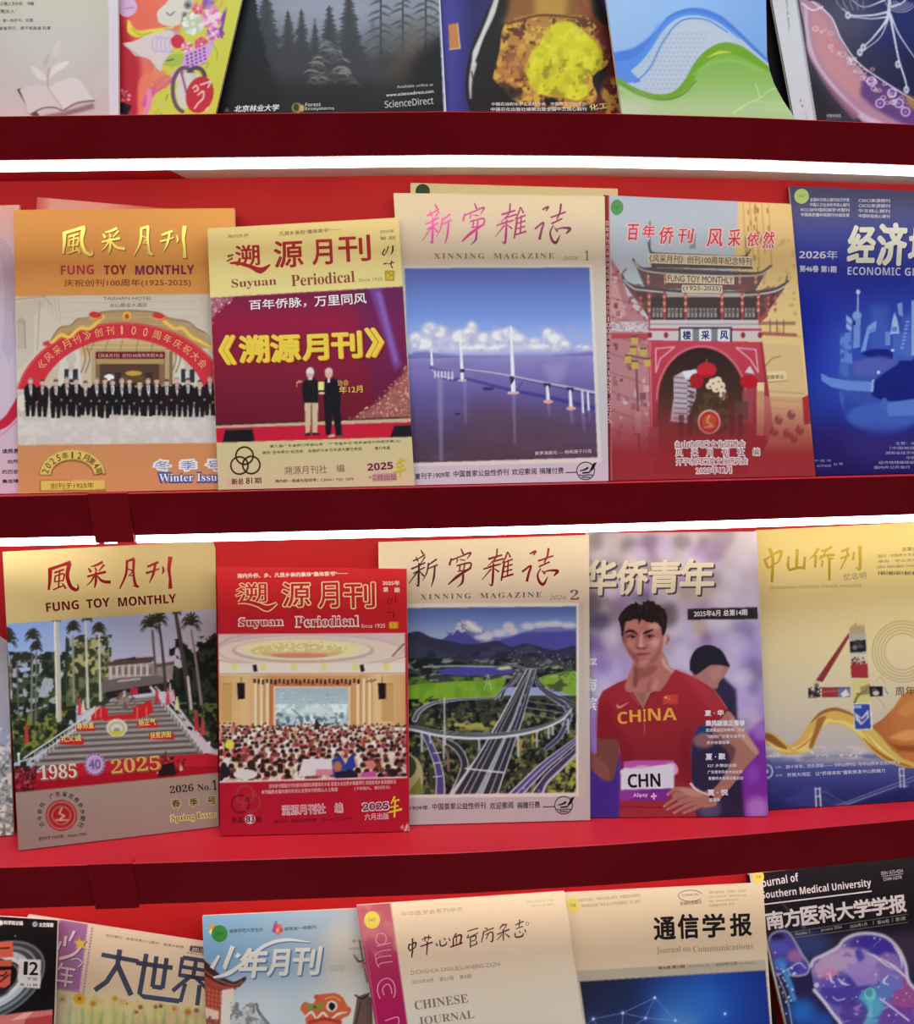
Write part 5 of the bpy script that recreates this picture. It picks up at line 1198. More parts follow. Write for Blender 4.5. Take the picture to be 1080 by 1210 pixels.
# motorway
c.poly([(622, 790), (634, 790), (618, 850), (588, 940), (530, 940), (566, 890), (592, 845)], (196, 190, 194)); c.poly([(623, 791), (627, 791), (606, 850), (562, 940), (536, 940), (568, 890), (594, 846)], (54, 50, 58)); c.poly([(629, 791), (633, 791), (616.6, 850), (586, 940), (570, 940), (608, 850)], (54, 50, 60))
c.line([(627.6, 792), (607, 850), (565, 940)], [1.4, 3, 6.6], (164, 166, 168))
for a, b in (((625.6, 792), (545, 940)), ((626.4, 792), (553, 940)), ((631.4, 792), (578, 940))): c.line([a, ((a[0] + b[0]) / 2 + 6, 855), b], [.5, .8, 1.2], (190, 186, 190))
c.line([(550, 908), (595, 913)], 2, (206, 202, 206))
for k in range(14): t = k / 13; c.line([(629 - 62 * t + 6 * t * (1 - t), 800 + 134 * t), (628.4 - 62 * t + 6 * t * (1 - t), 803 + 134 * t)], 1 + t, (150, 146, 156))
# lower right ramps
road([(684, 872), (662, 890), (640, 908), (604, 944)], [6, 9, 11, 14], W_, (92, 74, 128), (190, 180, 206)); road([(684, 884), (664, 902), (646, 920), (630, 944)], [6, 8, 9, 12], (214, 204, 208), (70, 58, 90)); road([(668, 858), (660, 872), (645, 885)], [6, 6, 5], W_, (70, 66, 100)); c.line(spl([(684, 888), (664, 908), (646, 926), (640, 944)]), 3, (190, 176, 184))
# the loop bridge
for x, y0, y1 in ((498, 862, 888), (508, 864, 878), (524, 866, 896), (525.6, 868, 880), (566, 870, 886), (612, 868, 894), (634, 862, 882), (648, 858, 872), (653, 856, 868), (671, 850, 866)): c.line([(x, y0), (x + .5, y1)], 2.2, (186, 180, 184))
loop = [(456, 856), (490, 861), (520, 867), (555, 870), (590, 869), (620, 865), (645, 858), (664, 849), (674, 838)]
c.line(spl([(490, 850), (494, 842), (504, 834), (520, 829), (550, 826), (590, 824)]), [7, 6, 5, 4, 3, 2], (176, 172, 176)); c.line(spl([(490, 850), (494, 842), (504, 834), (520, 829), (550, 826), (590, 824)]), [4, 3, 2, 2, 1.4, 1], (88, 80, 110))
c.line(spl(loop), [6, 7, 8, 8, 7.4, 7, 6, 5, 4], (206, 202, 204)); c.line(spl([(x, y - 1.4) for x, y in loop]), [3, 3.4, 4, 4, 3.6, 3, 3, 2, 2], (60, 56, 62)); c.line(spl([(x, y - 1.4) for x, y in loop]), .7, (170, 166, 170))
c.line([(525, 825), (525.4, 868)], 1.6, (206, 202, 204)); c.dots([(545, 930), (640, 930), (640, 938), (545, 938)], 12, (.5, .8), [(210, 200, 206)], 4)
c.clip = None
c.line([(456, 716), (682, 714.2)], 1.2, (230, 216, 206)); c.line([(683, 714), (682.4, 938)], 1.4, (232, 218, 208))
mg.cover()
t = Ink()
for j, (pts, ws) in enumerate(XINNING):
    p = spl(np.array(pts, float), 6) / 4.696 + [470, 640]
    f = min(1, max(0, (np.mean(p[:, 0]) - 480) / 170))
    t.line(p, np.array(ws) / 4.696, (70 + 74 * min(1, f * 1.4), 26, 28), j * .02)  # dark-to-red foil sheen tinted stroke by stroke
mg.print('title_lettering', t, M_FOIL)
I = Ink(); g = (112, 92, 80)
I.text(SE('XINNING'), 497, 708.6, 556.6, 707.2, 6.4, g, space=1.4); I.text(SE('MAGAZINE'), 567, 707, 640.4, 705.8, 6.4, g, space=1.3); I.text('2026', 648.6, 708.6, 669.4, 708.2, 5, (150, 130, 116), shear=.3); I.text(SE('2'), 674, 708.8, 684, 708.6, 12, (110, 92, 84))
I.text('1909年', 484.6, 957.6, 506, 957, 5.6, (40, 32, 34), bold=.012); I.text('中国首家公益性侨刊', 511, 957, 574, 955.4, 7.6, (40, 32, 34), bold=.01); I.text('欢迎索阅', 579, 956.2, 606.6, 955, 7.8, (40, 32, 34), bold=.01); I.text('捐赠行费', 611, 955.6, 638, 954.4, 7.6, (40, 32, 34), bold=.01)
swallow(I, 666, 951.4, 10.4, 641.6)
mg.print('cover_lettering', I)

# athlete magazine
mg = Magazine('magazine', 'purple magazine with an athlete in a red shirt, hand on hip', 'magazine', GC,
              (692, 630), (894, 628), (908, 965), (695, 968), .078, .043, .1185, shelf=3)
c = mg.canvas((176, 150, 190))
k_ = lambda pts: [(690 + x / 4.909, 620 + y / 4.909) for x, y in pts]      # upper half of the portrait
q_ = lambda pts: [(690 + x / 4.909, 790 + y / 4.909) for x, y in pts]      # lower half
c.grad(None, [(628, (186, 168, 168)), (690, (182, 166, 178)), (740, (170, 148, 176)), (800, (172, 146, 190)), (860, (160, 124, 186)), (930, (130, 80, 170)), (968, (110, 60, 150))])
rg = np.random.RandomState(21)
for i in range(60):
    x, y = rg.uniform(690, 900), rg.uniform(628, 860)
    col = [(206, 186, 196), (150, 130, 136), (196, 178, 206), (128, 108, 120), (214, 198, 206), (150, 116, 170)][rg.randint(6)]
    c.ell(x, y, rg.uniform(7, 22), rg.uniform(6, 18), col, .6, 4)
for x, y, rx, ry, col, a in ((705, 638, 8, 12, (116, 102, 100), .7), (742, 645, 8, 10, (112, 98, 98), .7), (768, 640, 7, 9, (118, 100, 100), .7), (806, 640, 10, 9, (110, 96, 96), .7), (832, 640, 6, 8, (120, 104, 104), .7), (845, 655, 8, 7, (130, 112, 114), .6), (700, 712, 10, 14, (96, 78, 90), .8), (708, 735, 12, 10, (70, 60, 96), .8), (704, 760, 14, 10, (110, 80, 150), .7), (790, 726, 10, 14, (80, 60, 62), .8), (880, 700, 14, 40, (200, 180, 200), .8), (760, 705, 10, 7, (90, 80, 120), .8), (820, 700, 20, 12, (190, 168, 150), .7), (826, 740, 6, 12, (190, 150, 100), .6), (835, 755, 5, 8, (120, 60, 110), .6), (880, 745, 10, 14, (100, 90, 140), .6), (718, 800, 14, 22, (196, 176, 220), .6), (712, 785, 10, 10, (130, 96, 170), .6), (886, 780, 12, 24, (150, 120, 190), .6), (876, 830, 18, 18, (196, 170, 214), .6), (890, 800, 6, 20, (90, 66, 100), .5), (870, 760, 14, 12, (196, 176, 206), .6)):
    c.ell(x, y, rx * 1.15, ry * 1.1, col, a * .85, 4)
for x, y, rx, ry in ((726, 690, 10, 16), (752, 660, 14, 14), (784, 700, 16, 14), (815, 668, 18, 12), (862, 690, 12, 18), (720, 755, 10, 12), (806, 776, 12, 16), (880, 800, 12, 10)): c.ell(x, y, rx, ry, (214, 200, 212), .55, 4)
c.poly([(870, 880), (915, 840), (915, 970), (862, 970)], (126, 40, 150), .9, 4); c.ell(895, 955, 14, 14, (180, 130, 200), .8, 4); c.ell(890, 915, 8, 12, (150, 80, 180), .6, 3); c.ell(900, 865, 10, 10, (170, 130, 200), .7, 3)
c.poly([(690, 900), (735, 890), (735, 970), (690, 970)], (66, 40, 128), .95, 4); c.ell(694, 930, 6, 40, (90, 70, 160), .6, 3)
# second runner
c.poly([(826, 800), (850, 795), (870, 815), (872, 870), (880, 968), (812, 968), (818, 860)], (44, 36, 60), .95, 1.5); c.ell(826, 862, 10, 24, (36, 60, 120), .9, 2); c.ell(832, 875, 13, 9, (150, 96, 92), .9, 1.5)
c.poly(spl([(818, 786), (830, 776), (850, 780), (862, 784), (858, 796), (850, 806), (846, 814), (830, 806), (818, 800)]), (166, 110, 104)); c.poly([(838, 790), (856, 786), (852, 800), (842, 806)], (176, 120, 110))
c.poly(spl([(815, 792), (816, 778), (824, 766), (838, 762), (852, 768), (860, 782), (862, 788), (852, 786), (840, 786), (828, 794), (822, 798)]), (38, 32, 42)); c.ell(838, 955, 14, 12, (110, 100, 140), .6, 3)
# athlete: arms, torso, neck, head
SK, SKD, SKL = (168, 110, 98), (126, 76, 70), (204, 152, 136)
c.poly(spl(q_([(75, 380), (190, 390), (200, 500), (170, 640), (118, 650), (60, 600), (10, 540), (8, 455), (45, 485), (72, 500)])), (118, 66, 60)); c.poly(spl(q_([(20, 470), (70, 510), (130, 560), (150, 630), (110, 640), (50, 590), (12, 540)])), (140, 82, 72), .8, 1)
c.poly(spl(q_([(740, 330), (830, 245), (900, 320), (1008, 465), (1005, 500), (950, 560), (850, 690), (760, 780), (700, 770), (690, 720), (760, 690), (840, 570), (875, 470), (820, 430), (750, 400)])), SK); c.poly(spl(q_([(850, 270), (930, 360), (1004, 470), (1000, 500), (940, 440), (860, 340)])), SKL, .8, 1); c.poly(spl(q_([(750, 350), (820, 420), (880, 470), (850, 560), (830, 480), (750, 410)])), SKD, .8, 1.5)
sh = q_([(250, 60), (190, 85), (110, 130), (84, 180), (76, 300), (76, 395), (130, 405), (185, 400), (205, 440), (214, 540), (206, 860), (212, 890), (655, 890), (648, 800), (640, 700), (622, 620), (618, 480), (640, 380), (672, 330), (730, 330), (800, 280), (832, 232), (790, 165), (740, 110), (650, 50), (535, 5), (440, 60), (340, 100)])
c.poly(sh, (152, 40, 48)); c.grad(sh, [(795, (160, 42, 50)), (850, (148, 38, 46)), (900, (130, 34, 44)), (970, (156, 52, 60))], a=.8)
c.poly(spl(q_([(85, 190), (76, 390), (180, 395), (205, 430), (214, 540), (300, 520), (250, 420), (180, 300), (150, 200)])), (128, 22, 34), .55, 3); c.poly(spl(q_([(600, 330), (620, 480), (620, 640), (560, 640), (560, 400)])), (124, 22, 34), .5, 3); c.poly(spl(q_([(560, 20), (700, 90), (820, 230), (740, 250), (640, 130)])), (176, 54, 62), .6, 2); c.line(spl(q_([(545, 10), (660, 60), (750, 120), (830, 235)])), 1.2, (220, 130, 120), .6)
c.line(spl(q_([(80, 395), (130, 405), (188, 400)])), 1, (100, 16, 28)); c.line(spl(q_([(720, 335), (790, 290), (832, 240)])), 1, (110, 18, 30)); c.line(spl(q_([(352, 240), (350, 300), (352, 380)])), .9, (196, 100, 90)); c.line(q_([(210, 800), (430, 806), (650, 800)]), 1.2, (120, 20, 32))
neck = q_([(285, -30), (250, 60), (246, 95), (285, 150), (342, 238), (352, 240), (384, 145), (430, 120), (480, 75), (525, 8), (490, -20), (470, -80), (440, -120), (330, -110)])
c.poly(neck, (172, 116, 104)); c.poly(spl(q_([(290, 0), (330, 60), (360, 140), (345, 225), (300, 150), (260, 90)])), SKD, .5, 2); c.poly(spl(k_([(290, 800), (340, 850), (420, 850), (480, 790), (470, 900), (400, 930), (310, 900)])), SKD, .6, 2)
c.line(q_([(255, 100), (290, 160), (345, 245), (388, 150), (430, 130)]), 1.8, (130, 22, 34)); c.line(q_([(250, 110), (285, 165), (320, 210)]), 1, (210, 120, 104), .7)
f_ = lambda pts: [(715 + x / 9.68, 695 + y / 9.68) for x, y in pts]      # head, close up
def fe(x, y, rx, ry, col, a=1.0, soft=0.0, rot=0.0):
    (px, py), = f_([(x, y)]); c.ell(px, py, rx / 9.68, ry / 9.68, col, a, soft, rot)
def fl_(pts, w_, col, a=1.0, soft=0.0): c.line(spl(f_(pts)), np.array(w_, float) / 9.68, col, a, soft)
c.poly(spl(f_([(330, 860), (345, 960), (255, 1030), (250, 1180), (560, 1180), (640, 1161), (760, 970), (690, 880), (650, 800)])), (176, 106, 98))
c.poly(spl(f_([(335, 880), (430, 915), (540, 880), (600, 900), (520, 1000), (400, 1040), (340, 1120), (310, 1060), (350, 970)])), (134, 72, 70), .75, 1.5)
fl_([(660, 810), (690, 880), (770, 960)], [30, 40, 20], (222, 172, 164), .8, .8); fl_([(520, 1040), (500, 1110), (490, 1180)], [20, 30, 30], (140, 76, 72), .7, 1); fl_([(345, 900), (350, 980), (345, 1120)], [26, 34, 30], (104, 50, 54), .7, 1); fl_([(590, 1060), (560, 1150)], [40, 50], (204, 142, 132), .6, 1.2)
c.poly(spl(f_([(672, 545), (705, 520), (742, 530), (742, 590), (712, 650), (665, 690)])), (206, 146, 136)); fl_([(712, 545), (722, 590), (698, 640)], [10, 22, 12], (120, 70, 68), .85, .4)
c.poly(spl(f_([(215, 380), (192, 540), (202, 620), (250, 720), (312, 822), (382, 888), (460, 902), (540, 870), (610, 800), (650, 700), (664, 560), (645, 440), (560, 360), (400, 330), (260, 350)])), (180, 112, 102))
c.poly(spl(f_([(200, 440), (196, 560), (206, 620), (255, 715), (320, 815), (385, 880), (380, 800), (300, 700), (256, 620), (240, 500)])), (128, 66, 66), .7, 1.2)
c.poly(spl(f_([(655, 560), (648, 700), (605, 795), (540, 865), (460, 895), (500, 830), (580, 740), (620, 640)])), (140, 76, 72), .65, 1.4)
fe(560, 440, 70, 40, (214, 158, 146), .7, 1.6); fe(330, 420, 80, 34, (196, 128, 116), .6, 1.6); fe(570, 620, 56, 54, (216, 158, 146), .75, 1.8); fe(280, 640, 46, 50, (190, 120, 110), .6, 1.6); fe(440, 840, 60, 26, (200, 128, 120), .65, 1.2)
fl_([(430, 500), (410, 580), (410, 640)], [20, 34, 46], (210, 150, 138), .75, .7); fl_([(372, 530), (368, 600), (350, 665)], [20, 24, 26], (142, 78, 74), .7, .8); fl_([(470, 560), (460, 620), (480, 670)], [14, 12, 20], (160, 94, 88), .6, .8)
fe(302, 548, 58, 24, (120, 62, 60), .8, .8); fe(505, 552, 60, 26, (126, 66, 62), .8, .8)
fl_([(238, 512), (272, 488), (318, 494), (366, 524)], [14, 30, 30, 14], (40, 24, 28)); fl_([(436, 520), (480, 500), (548, 474)], [16, 32, 16], (40, 24, 28))
fe(300, 562, 36, 8, (190, 142, 134), .8); fe(506, 560, 36, 8, (194, 148, 140), .8); fe(312, 558, 17, 14, (34, 18, 22)); fe(508, 556, 18, 14, (34, 18, 22)); fl_([(254, 562), (300, 544), (344, 560)], [8, 14, 8], (48, 24, 28)); fl_([(462, 552), (510, 538), (560, 546)], [8, 14, 8], (48, 24, 28)); fl_([(480, 590), (520, 592), (550, 580)], [5, 8, 5], (140, 76, 72), .7)
fl_([(356, 668), (384, 690), (412, 684), (440, 692), (476, 676)], [10, 22, 12, 24, 12], (98, 44, 50), .9, .3); fe(412, 662, 26, 16, (220, 160, 150), .8, .6)
fl_([(404, 705), (404, 735)], [12, 16], (160, 92, 88), .6, .6); fl_([(336, 768), (390, 748), (425, 750), (516, 744)], [10, 24, 24, 10], (150, 64, 68)); fl_([(336, 770), (420, 764), (518, 748)], [7, 10, 6], (86, 32, 40)); fl_([(370, 784), (420, 794), (470, 778)], [8, 24, 8], (178, 92, 90), .9, .3); fl_([(376, 818), (430, 822), (478, 806)], [6, 12, 6], (134, 70, 68), .7, .5)
c.poly(f_([(150, 350), (170, 300), (200, 262), (235, 222), (262, 205), (300, 178), (330, 180), (352, 152), (378, 178), (420, 192), (436, 148), (466, 160), (482, 132), (520, 150), (560, 150), (580, 185), (622, 190), (650, 222), (682, 240), (700, 290), (712, 330), (705, 440), (692, 500), (662, 560), (650, 520), (640, 450), (604, 402), (560, 384), (540, 402), (500, 388), (470, 384), (432, 358), (408, 362), (388, 424), (376, 356), (330, 352), (296, 372), (236, 382), (222, 440), (212, 500), (202, 566), (186, 540), (180, 470), (166, 400)]), (40, 28, 30))
for i in range(34):
    x = rg.uniform(190, 680); y = 330 - 150 * math.sin((x - 150) / 560 * 3.1) + rg.uniform(10, 120); fl_([(x, y), (x + rg.uniform(-14, 20), y - rg.uniform(20, 60))], [8, 4], (66, 50, 48) if i % 3 else (86, 66, 62), .7)
# bib, hand
c.poly(q_([(232, 540), (300, 533), (520, 533), (524, 600), (212, 600), (230, 585)]), (186, 84, 160)); c.poly(spl(q_([(260, 585), (330, 560), (420, 570), (522, 545), (522, 620), (240, 620)])), (214, 150, 196)); c.poly(q_([(212, 590), (240, 575), (330, 580), (420, 562), (522, 556), (524, 694), (214, 704)]), (216, 206, 216)); c.poly(q_([(206, 704), (524, 694), (500, 730), (470, 770), (300, 768), (204, 758)]), (122, 44, 138)); c.poly(q_([(206, 704), (340, 702), (260, 768), (204, 758)]), (150, 60, 150), .7)
c.line(spl(q_([(620, 668), (650, 700), (720, 735), (745, 730)])), 2.6, (226, 216, 220))
c.poly(spl(q_([(520, 690), (600, 690), (680, 720), (740, 745), (770, 790), (700, 808), (640, 800), (560, 780), (510, 740)])), SK); c.line(spl(q_([(540, 720), (480, 735), (430, 770), (470, 800)])), 1, (70, 30, 40), 0)
for f_ in ([(570, 700), (530, 700), (486, 730)], [(600, 730), (540, 748), (466, 798)], [(630, 755), (560, 780), (484, 816)], [(660, 775), (590, 800), (524, 836)], [(690, 790), (630, 816), (580, 836)]):
    c.line(spl(q_(f_)), [5, 4.6, 3], SK); c.line(spl(q_([(x, y + 14) for x, y in f_])), [1, 1, .6], (112, 60, 56), .8); c.ell(*q_([f_[-1]])[0], 1.4, 1, (206, 150, 136))
c.poly(spl(q_([(540, 695), (620, 696), (700, 730), (640, 740), (570, 720)])), SKL, .6, 1); c.poly(q_([(722, 735), (740, 725), (756, 760), (736, 770)]), (40, 30, 40))
fl = q_([(458, 154), (545, 150), (546, 204), (460, 208)]); c.poly(fl, (196, 60, 58)); c.ell(*q_([(474, 168)])[0], 1.5, 1.5, (222, 160, 90)); c.dots(q_([(484, 158), (500, 158), (500, 185), (484, 185)]), 8, (.4, .6), [(220, 150, 90)], 3)
c.line(spl(q_([(192, 206), (196, 222), (214, 222), (262, 194)])), [1, 2.4, 2.2, .5], (222, 140, 120))
c.poly([(812.6, 719.4), (895, 717.4), (895.6, 731.6), (812.6, 732.4)], (44, 36, 42))
mg.cover()
I = Ink()
for ch, x0, x1, yb, h in (('华', 692, 728, 702.6, 40), ('侨', 729.6, 765, 702, 39), ('青', 767, 804, 700, 37), ('年', 804, 843, 702, 41)):
    I.text(ch, x0 + 2, yb + 2, x1 + 2, yb + 1.4, h, (88, 70, 72), bold=.034, shear=.08); I.text(ch, x0, yb, x1, yb - .6, h, (222, 204, 176), 1.5, bold=.03, shear=.08)
mg.print('title_lettering', I)
I = Ink(); yl = (226, 152, 66); wh = (222, 206, 216)
for ch, x0, x1, y in (('C', 730, 741.6, 855.6), ('H', 744, 757.4, 853.4), ('I', 760, 763.4, 852.4), ('N', 766, 780.6, 851.8), ('A', 783, 799.8, 851.2)): I.text(SB(ch), x0, y, x1, y - (x1 - x0) * .03, 14.4, yl)
I.text(SN('CHN'), 742.6, 930.4, 780, 929, 15, (34, 26, 34), bold=.03)
I.text('Alipay', 748.4, 943.4, 765.6, 942.4, 6, (226, 180, 214), bold=.02); I.line([(769, 941), (776, 940.6)], 2, (226, 190, 220)); I.line([(772.4, 937), (772.6, 944.6)], 2, (226, 190, 220))
I.text('2025年6月 总第14期', 820, 729, 883, 727, 7.4, (220, 208, 204), bold=.018)
I.text('CHINESE YOUTH', 837, 697.6, 864, 697, 2.4, (206, 190, 190))
for ch, y in (('严', 794), ('海', 817), ('滨', 839.6)): I.text(ch, 690.4, y, 705.4, y - .4, 15.4, (228, 218, 226), bold=.02, shear=.12)
for tx, x0, x1, y, h, b in (('夏 · 华', 833, 855, 846, 6.6, .04), ('乘风破浪正青春', 834, 880, 858, 6.6, .05), ('走进奥运百米赛场，对话', 834, 880, 864.8, 4, .02), ('飞驰的广东青年选手与', 834.4, 880, 872.4, 4, .02), ('侨乡体育故事', 835, 862, 879.6, 4, .02), ('夏 · 聚', 834, 857, 898, 7.2, .04), ('527 乡情创业园', 836, 870, 906.6, 3.8, .02), ('广东青年华侨大会在即', 836, 877, 914.4, 4, .02), ('青春侨乡故事征集启动', 837, 878, 921.8, 4, .02), ('夏 · 悦', 836, 860, 940, 7, .04), ('新潮季', 838, 851, 947.6, 4.4, .02)):
    I.text(tx, x0, y, x1, y - .5, h, wh, bold=b)
mg.print('cover_lettering', I)

# gold ribbon magazine
mg = Magazine('magazine', 'pale gold magazine with a photo-patterned number and flowing gold ribbon', 'magazine', GC,
              (893, 626.5), (1144, 614), (1152, 944), (902, 958), .062, .046, .1165, shelf=3)
c = mg.canvas((226, 200, 150))
c.grad(None, [(618, (228, 198, 118)), (680, (226, 198, 132)), (760, (224, 198, 152)), (840, (206, 184, 158)), (885, (186, 172, 172)), (893, (120, 118, 156)), (905, (84, 86, 146)), (930, (52, 56, 120)), (958, (34, 36, 84))])
c.ell(985, 892, 90, 10, (196, 182, 176), .6, 5); c.texture([(905, 882), (1085, 880), (1085, 898), (905, 900)], (206, 194, 190), 6, .5, .6, 3, .6, 4, 4); c.texture([(905, 895), (1085, 890), (1085, 960), (905, 960)], (70, 74, 140), 10, .5, .65, 6, .5, 4, 4)
c.dots([(910, 886), (1020, 886), (1020, 894), (910, 894)], 40, (.5, 1.2), [(226, 214, 206), (196, 186, 196)], 4)
c.line([(980, 958), (1085, 920)], [2.4, 1], (120, 124, 166)); c.line([(980, 955), (1085, 916)], .8, (150, 150, 186)); c.line([(972, 934), (1000, 950)], .8, (96, 100, 150)); c.poly([(985, 960), (1085, 926), (1085, 960)], (30, 32, 80), .6, 2)
for x, y0, y1, s_ in ((966.6, 931, 957, 1), (1065.6, 907.6, 930, .9)):
    for d in (-2.6 * s_, 2.6 * s_): c.line([(x + d - .6, y0), (x + d + .8, y1)], 1.6 * s_, (206, 200, 210))
    for yy in (y0 + 1, y0 + 10 * s_): c.line([(x - 2.6, yy), (x + 2.8, yy)], 1.4, (206, 200, 210))
c.line([(1064, 929), (1072, 929)], 1, (190, 186, 200)); c.poly([(1049, 951), (1058, 953), (1052, 955)], (196, 190, 206))
# ribbon and cloth
cl = spl([(1030, 858), (1042, 850), (1056, 836), (1068, 820), (1090, 812), (1126, 812), (1126, 905), (1080, 905), (1062, 898), (1044, 880)])
c.poly(cl, (186, 108, 58)); c.grad(cl, [(1030, (168, 92, 50)), (1060, (196, 116, 62)), (1090, (200, 124, 70))], 'x', .8); c.poly(spl([(1050, 872), (1066, 864), (1090, 862), (1090, 872), (1070, 876)]), (222, 152, 92), .9, 1); c.poly(spl([(1046, 874), (1060, 880), (1085, 882), (1085, 888), (1062, 888)]), (140, 70, 36), .8, 1); c.poly(spl([(1060, 842), (1072, 830), (1090, 826), (1090, 838), (1070, 848)]), (210, 134, 80), .8, 1.5)
up = spl([(896, 866), (908, 865), (920, 870), (932, 880), (944, 873), (956, 856), (970, 843), (986, 838), (1004, 843), (1020, 853), (1034, 866), (1050, 884), (1066, 896), (1084, 902)])
lo = spl([(1084, 908), (1064, 906), (1044, 898), (1026, 884), (1012, 868), (998, 858), (982, 855), (970, 862), (965, 876), (958, 886), (944, 891), (924, 890), (908, 880), (896, 872)])
c.poly(up.tolist() + lo.tolist(), (214, 166, 82)); c.poly(spl([(934, 884), (946, 880), (958, 868), (964, 856), (974, 850), (984, 850), (970, 862), (965, 876), (958, 886), (946, 890)]), (232, 196, 112)); c.poly(spl([(966, 849), (976, 846), (972, 856), (966, 870), (960, 884), (956, 882), (961, 866)]), (150, 92, 48), .9, .6)
c.poly(spl([(898, 867), (910, 867), (922, 876), (930, 884), (924, 886), (912, 878), (900, 871)]), (146, 88, 46)); c.line(spl([(906, 876), (918, 884), (934, 888)]), [1, 4, 2], (236, 198, 112)); c.line(spl([(958, 854), (970, 843), (986, 838), (1004, 843), (1016, 851)]), [1, 4, 4, 3, 1], (150, 98, 58)); c.line(spl([(982, 852), (1000, 855), (1016, 866), (1030, 882)]), [2, 5, 6, 3], (228, 196, 116)); c.line(spl([(1010, 848), (1024, 858), (1038, 872), (1052, 888), (1068, 899)]), [2, 6, 7, 6, 2], (206, 178, 92)); c.line(spl([(1020, 872), (1034, 886), (1052, 898), (1076, 906)]), [1, 3, 4, 2], (160, 108, 52)); c.line(spl([(1024, 866), (1040, 884), (1060, 899)]), [1, 2, 1], (244, 222, 150)); c.line(spl([(940, 886), (950, 880), (958, 872)]), [1, 2, 1], (180, 120, 56))
# the figure four made of pictures
c.poly([(1002, 749), (1010, 742), (972, 806), (964, 804)], (134, 48, 48)); c.poly([(1004, 742), (1012, 735), (1021, 735), (1022, 742), (1012, 744), (1004, 750)], (190, 160, 116)); c.rect(1012, 735, 1022, 739, (214, 196, 130))
c.poly([(1003, 748), (1023, 748), (1023.6, 773), (1004.6, 773)], (176, 164, 156)); c.poly([(1004, 758), (1023, 756), (1023.6, 770), (1004.6, 771)], (36, 30, 32)); c.ell(1014, 759, 5, 3, (60, 52, 52)); c.ell(1010, 765, 3, 3, (120, 110, 106)); c.ell(1017, 764, 4, 2, (90, 80, 78)); c.rect(1004, 741, 1022, 749, (176, 152, 120))
c.poly([(1004.6, 774), (1024, 774), (1025, 786), (1005, 786)], (206, 186, 170)); c.dots([(1005, 777), (1024, 776), (1025, 785), (1006, 786)], 40, (.6, 1.4), [(70, 40, 40), (150, 60, 56), (60, 50, 50)], 3); c.poly([(1005, 786), (1025, 784), (1026, 801), (1006, 801)], (158, 46, 54))
c.poly([(1006.6, 803), (1026.6, 802), (1029, 832), (1008, 833)], (206, 190, 124)); c.line(spl([(1009, 832), (1014, 822), (1024, 816)]), [3, 3, 1.4], (130, 110, 56)); c.line(spl([(1012, 820), (1020, 818), (1026, 812)]), 1.4, (150, 90, 50)); c.poly([(1016, 812), (1028, 808), (1028, 820), (1018, 822)], (140, 110, 80), .7)
c.poly([(1007.6, 831), (1029, 830.6), (1031, 862), (1009.6, 863)], (226, 216, 206)); c.poly([(1008.6, 832), (1027.6, 831.8), (1029, 861), (1010.6, 861.6)], (56, 70, 150)); c.poly([(1010, 842), (1018, 848), (1026, 838), (1027, 848), (1018, 857), (1011, 850)], (196, 190, 200)); c.poly([(1014, 847), (1019, 850), (1025, 844), (1024, 849), (1018, 854)], (70, 80, 150)); c.rect(1009, 833, 1018, 837, (150, 160, 206))
c.poly([(955, 813), (971, 812), (972, 824), (955, 824.6)], (60, 48, 48)); c.ell(964, 808, 4, 4, (206, 180, 150)); c.dots([(956, 812), (971, 812), (971, 824), (956, 824)], 16, (1, 2), [(206, 190, 170), (120, 100, 96), (30, 26, 28)], 5); c.ell(965, 810, 2.6, 2.6, (110, 90, 80)); c.rect(971, 812, 990, 824, (150, 52, 56)); c.line([(972, 818), (989, 816)], 1, (190, 110, 100)); c.poly([(990, 812), (1004.6, 812), (1004.6, 824), (990, 824)], (110, 110, 130)); c.poly([(993, 820), (1000, 814), (1004, 822), (996, 824)], (214, 206, 206)); c.line([(990, 813), (1004, 812.6)], 1.4, (60, 70, 130))
c.poly([(1027, 811), (1043, 811), (1043.6, 822.6), (1028, 823)], (30, 26, 28)); c.ell(1035, 819, 4, 3, (196, 180, 170)); c.ell(1033, 815, 3, 2, (90, 80, 80)); c.rect(1043, 811.6, 1050, 822, (206, 190, 170)); c.line([(1045, 813), (1049, 820)], 1, (120, 100, 90)); c.line(spl([(1036, 824), (1042, 830), (1046, 838)]), .8, (170, 150, 110)); c.line(spl([(1034, 806), (1040, 800), (1046, 806)]), .8, (176, 156, 116))
for r in (21.6, 25.4, 29, 32.6, 36): c.line(arcpts(1066.6, 770, r, r, 0, 360, 70), .8, (168, 136, 82))
c.line(arcpts(907, 911.6, 5.6, 7.4, -110, 100, 24), 1.6, (214, 206, 214)); c.ell(905.6, 911.6, 2.6, 2.4, (206, 200, 210))
for k in range(24): c.rect(1038 + k * 3.1, 675.4, 1038 + k * 3.1 + [1, 2, 1.4][k % 3], 679, (76, 58, 36))
mg.cover()
I = Ink(); gd = (200, 160, 46)
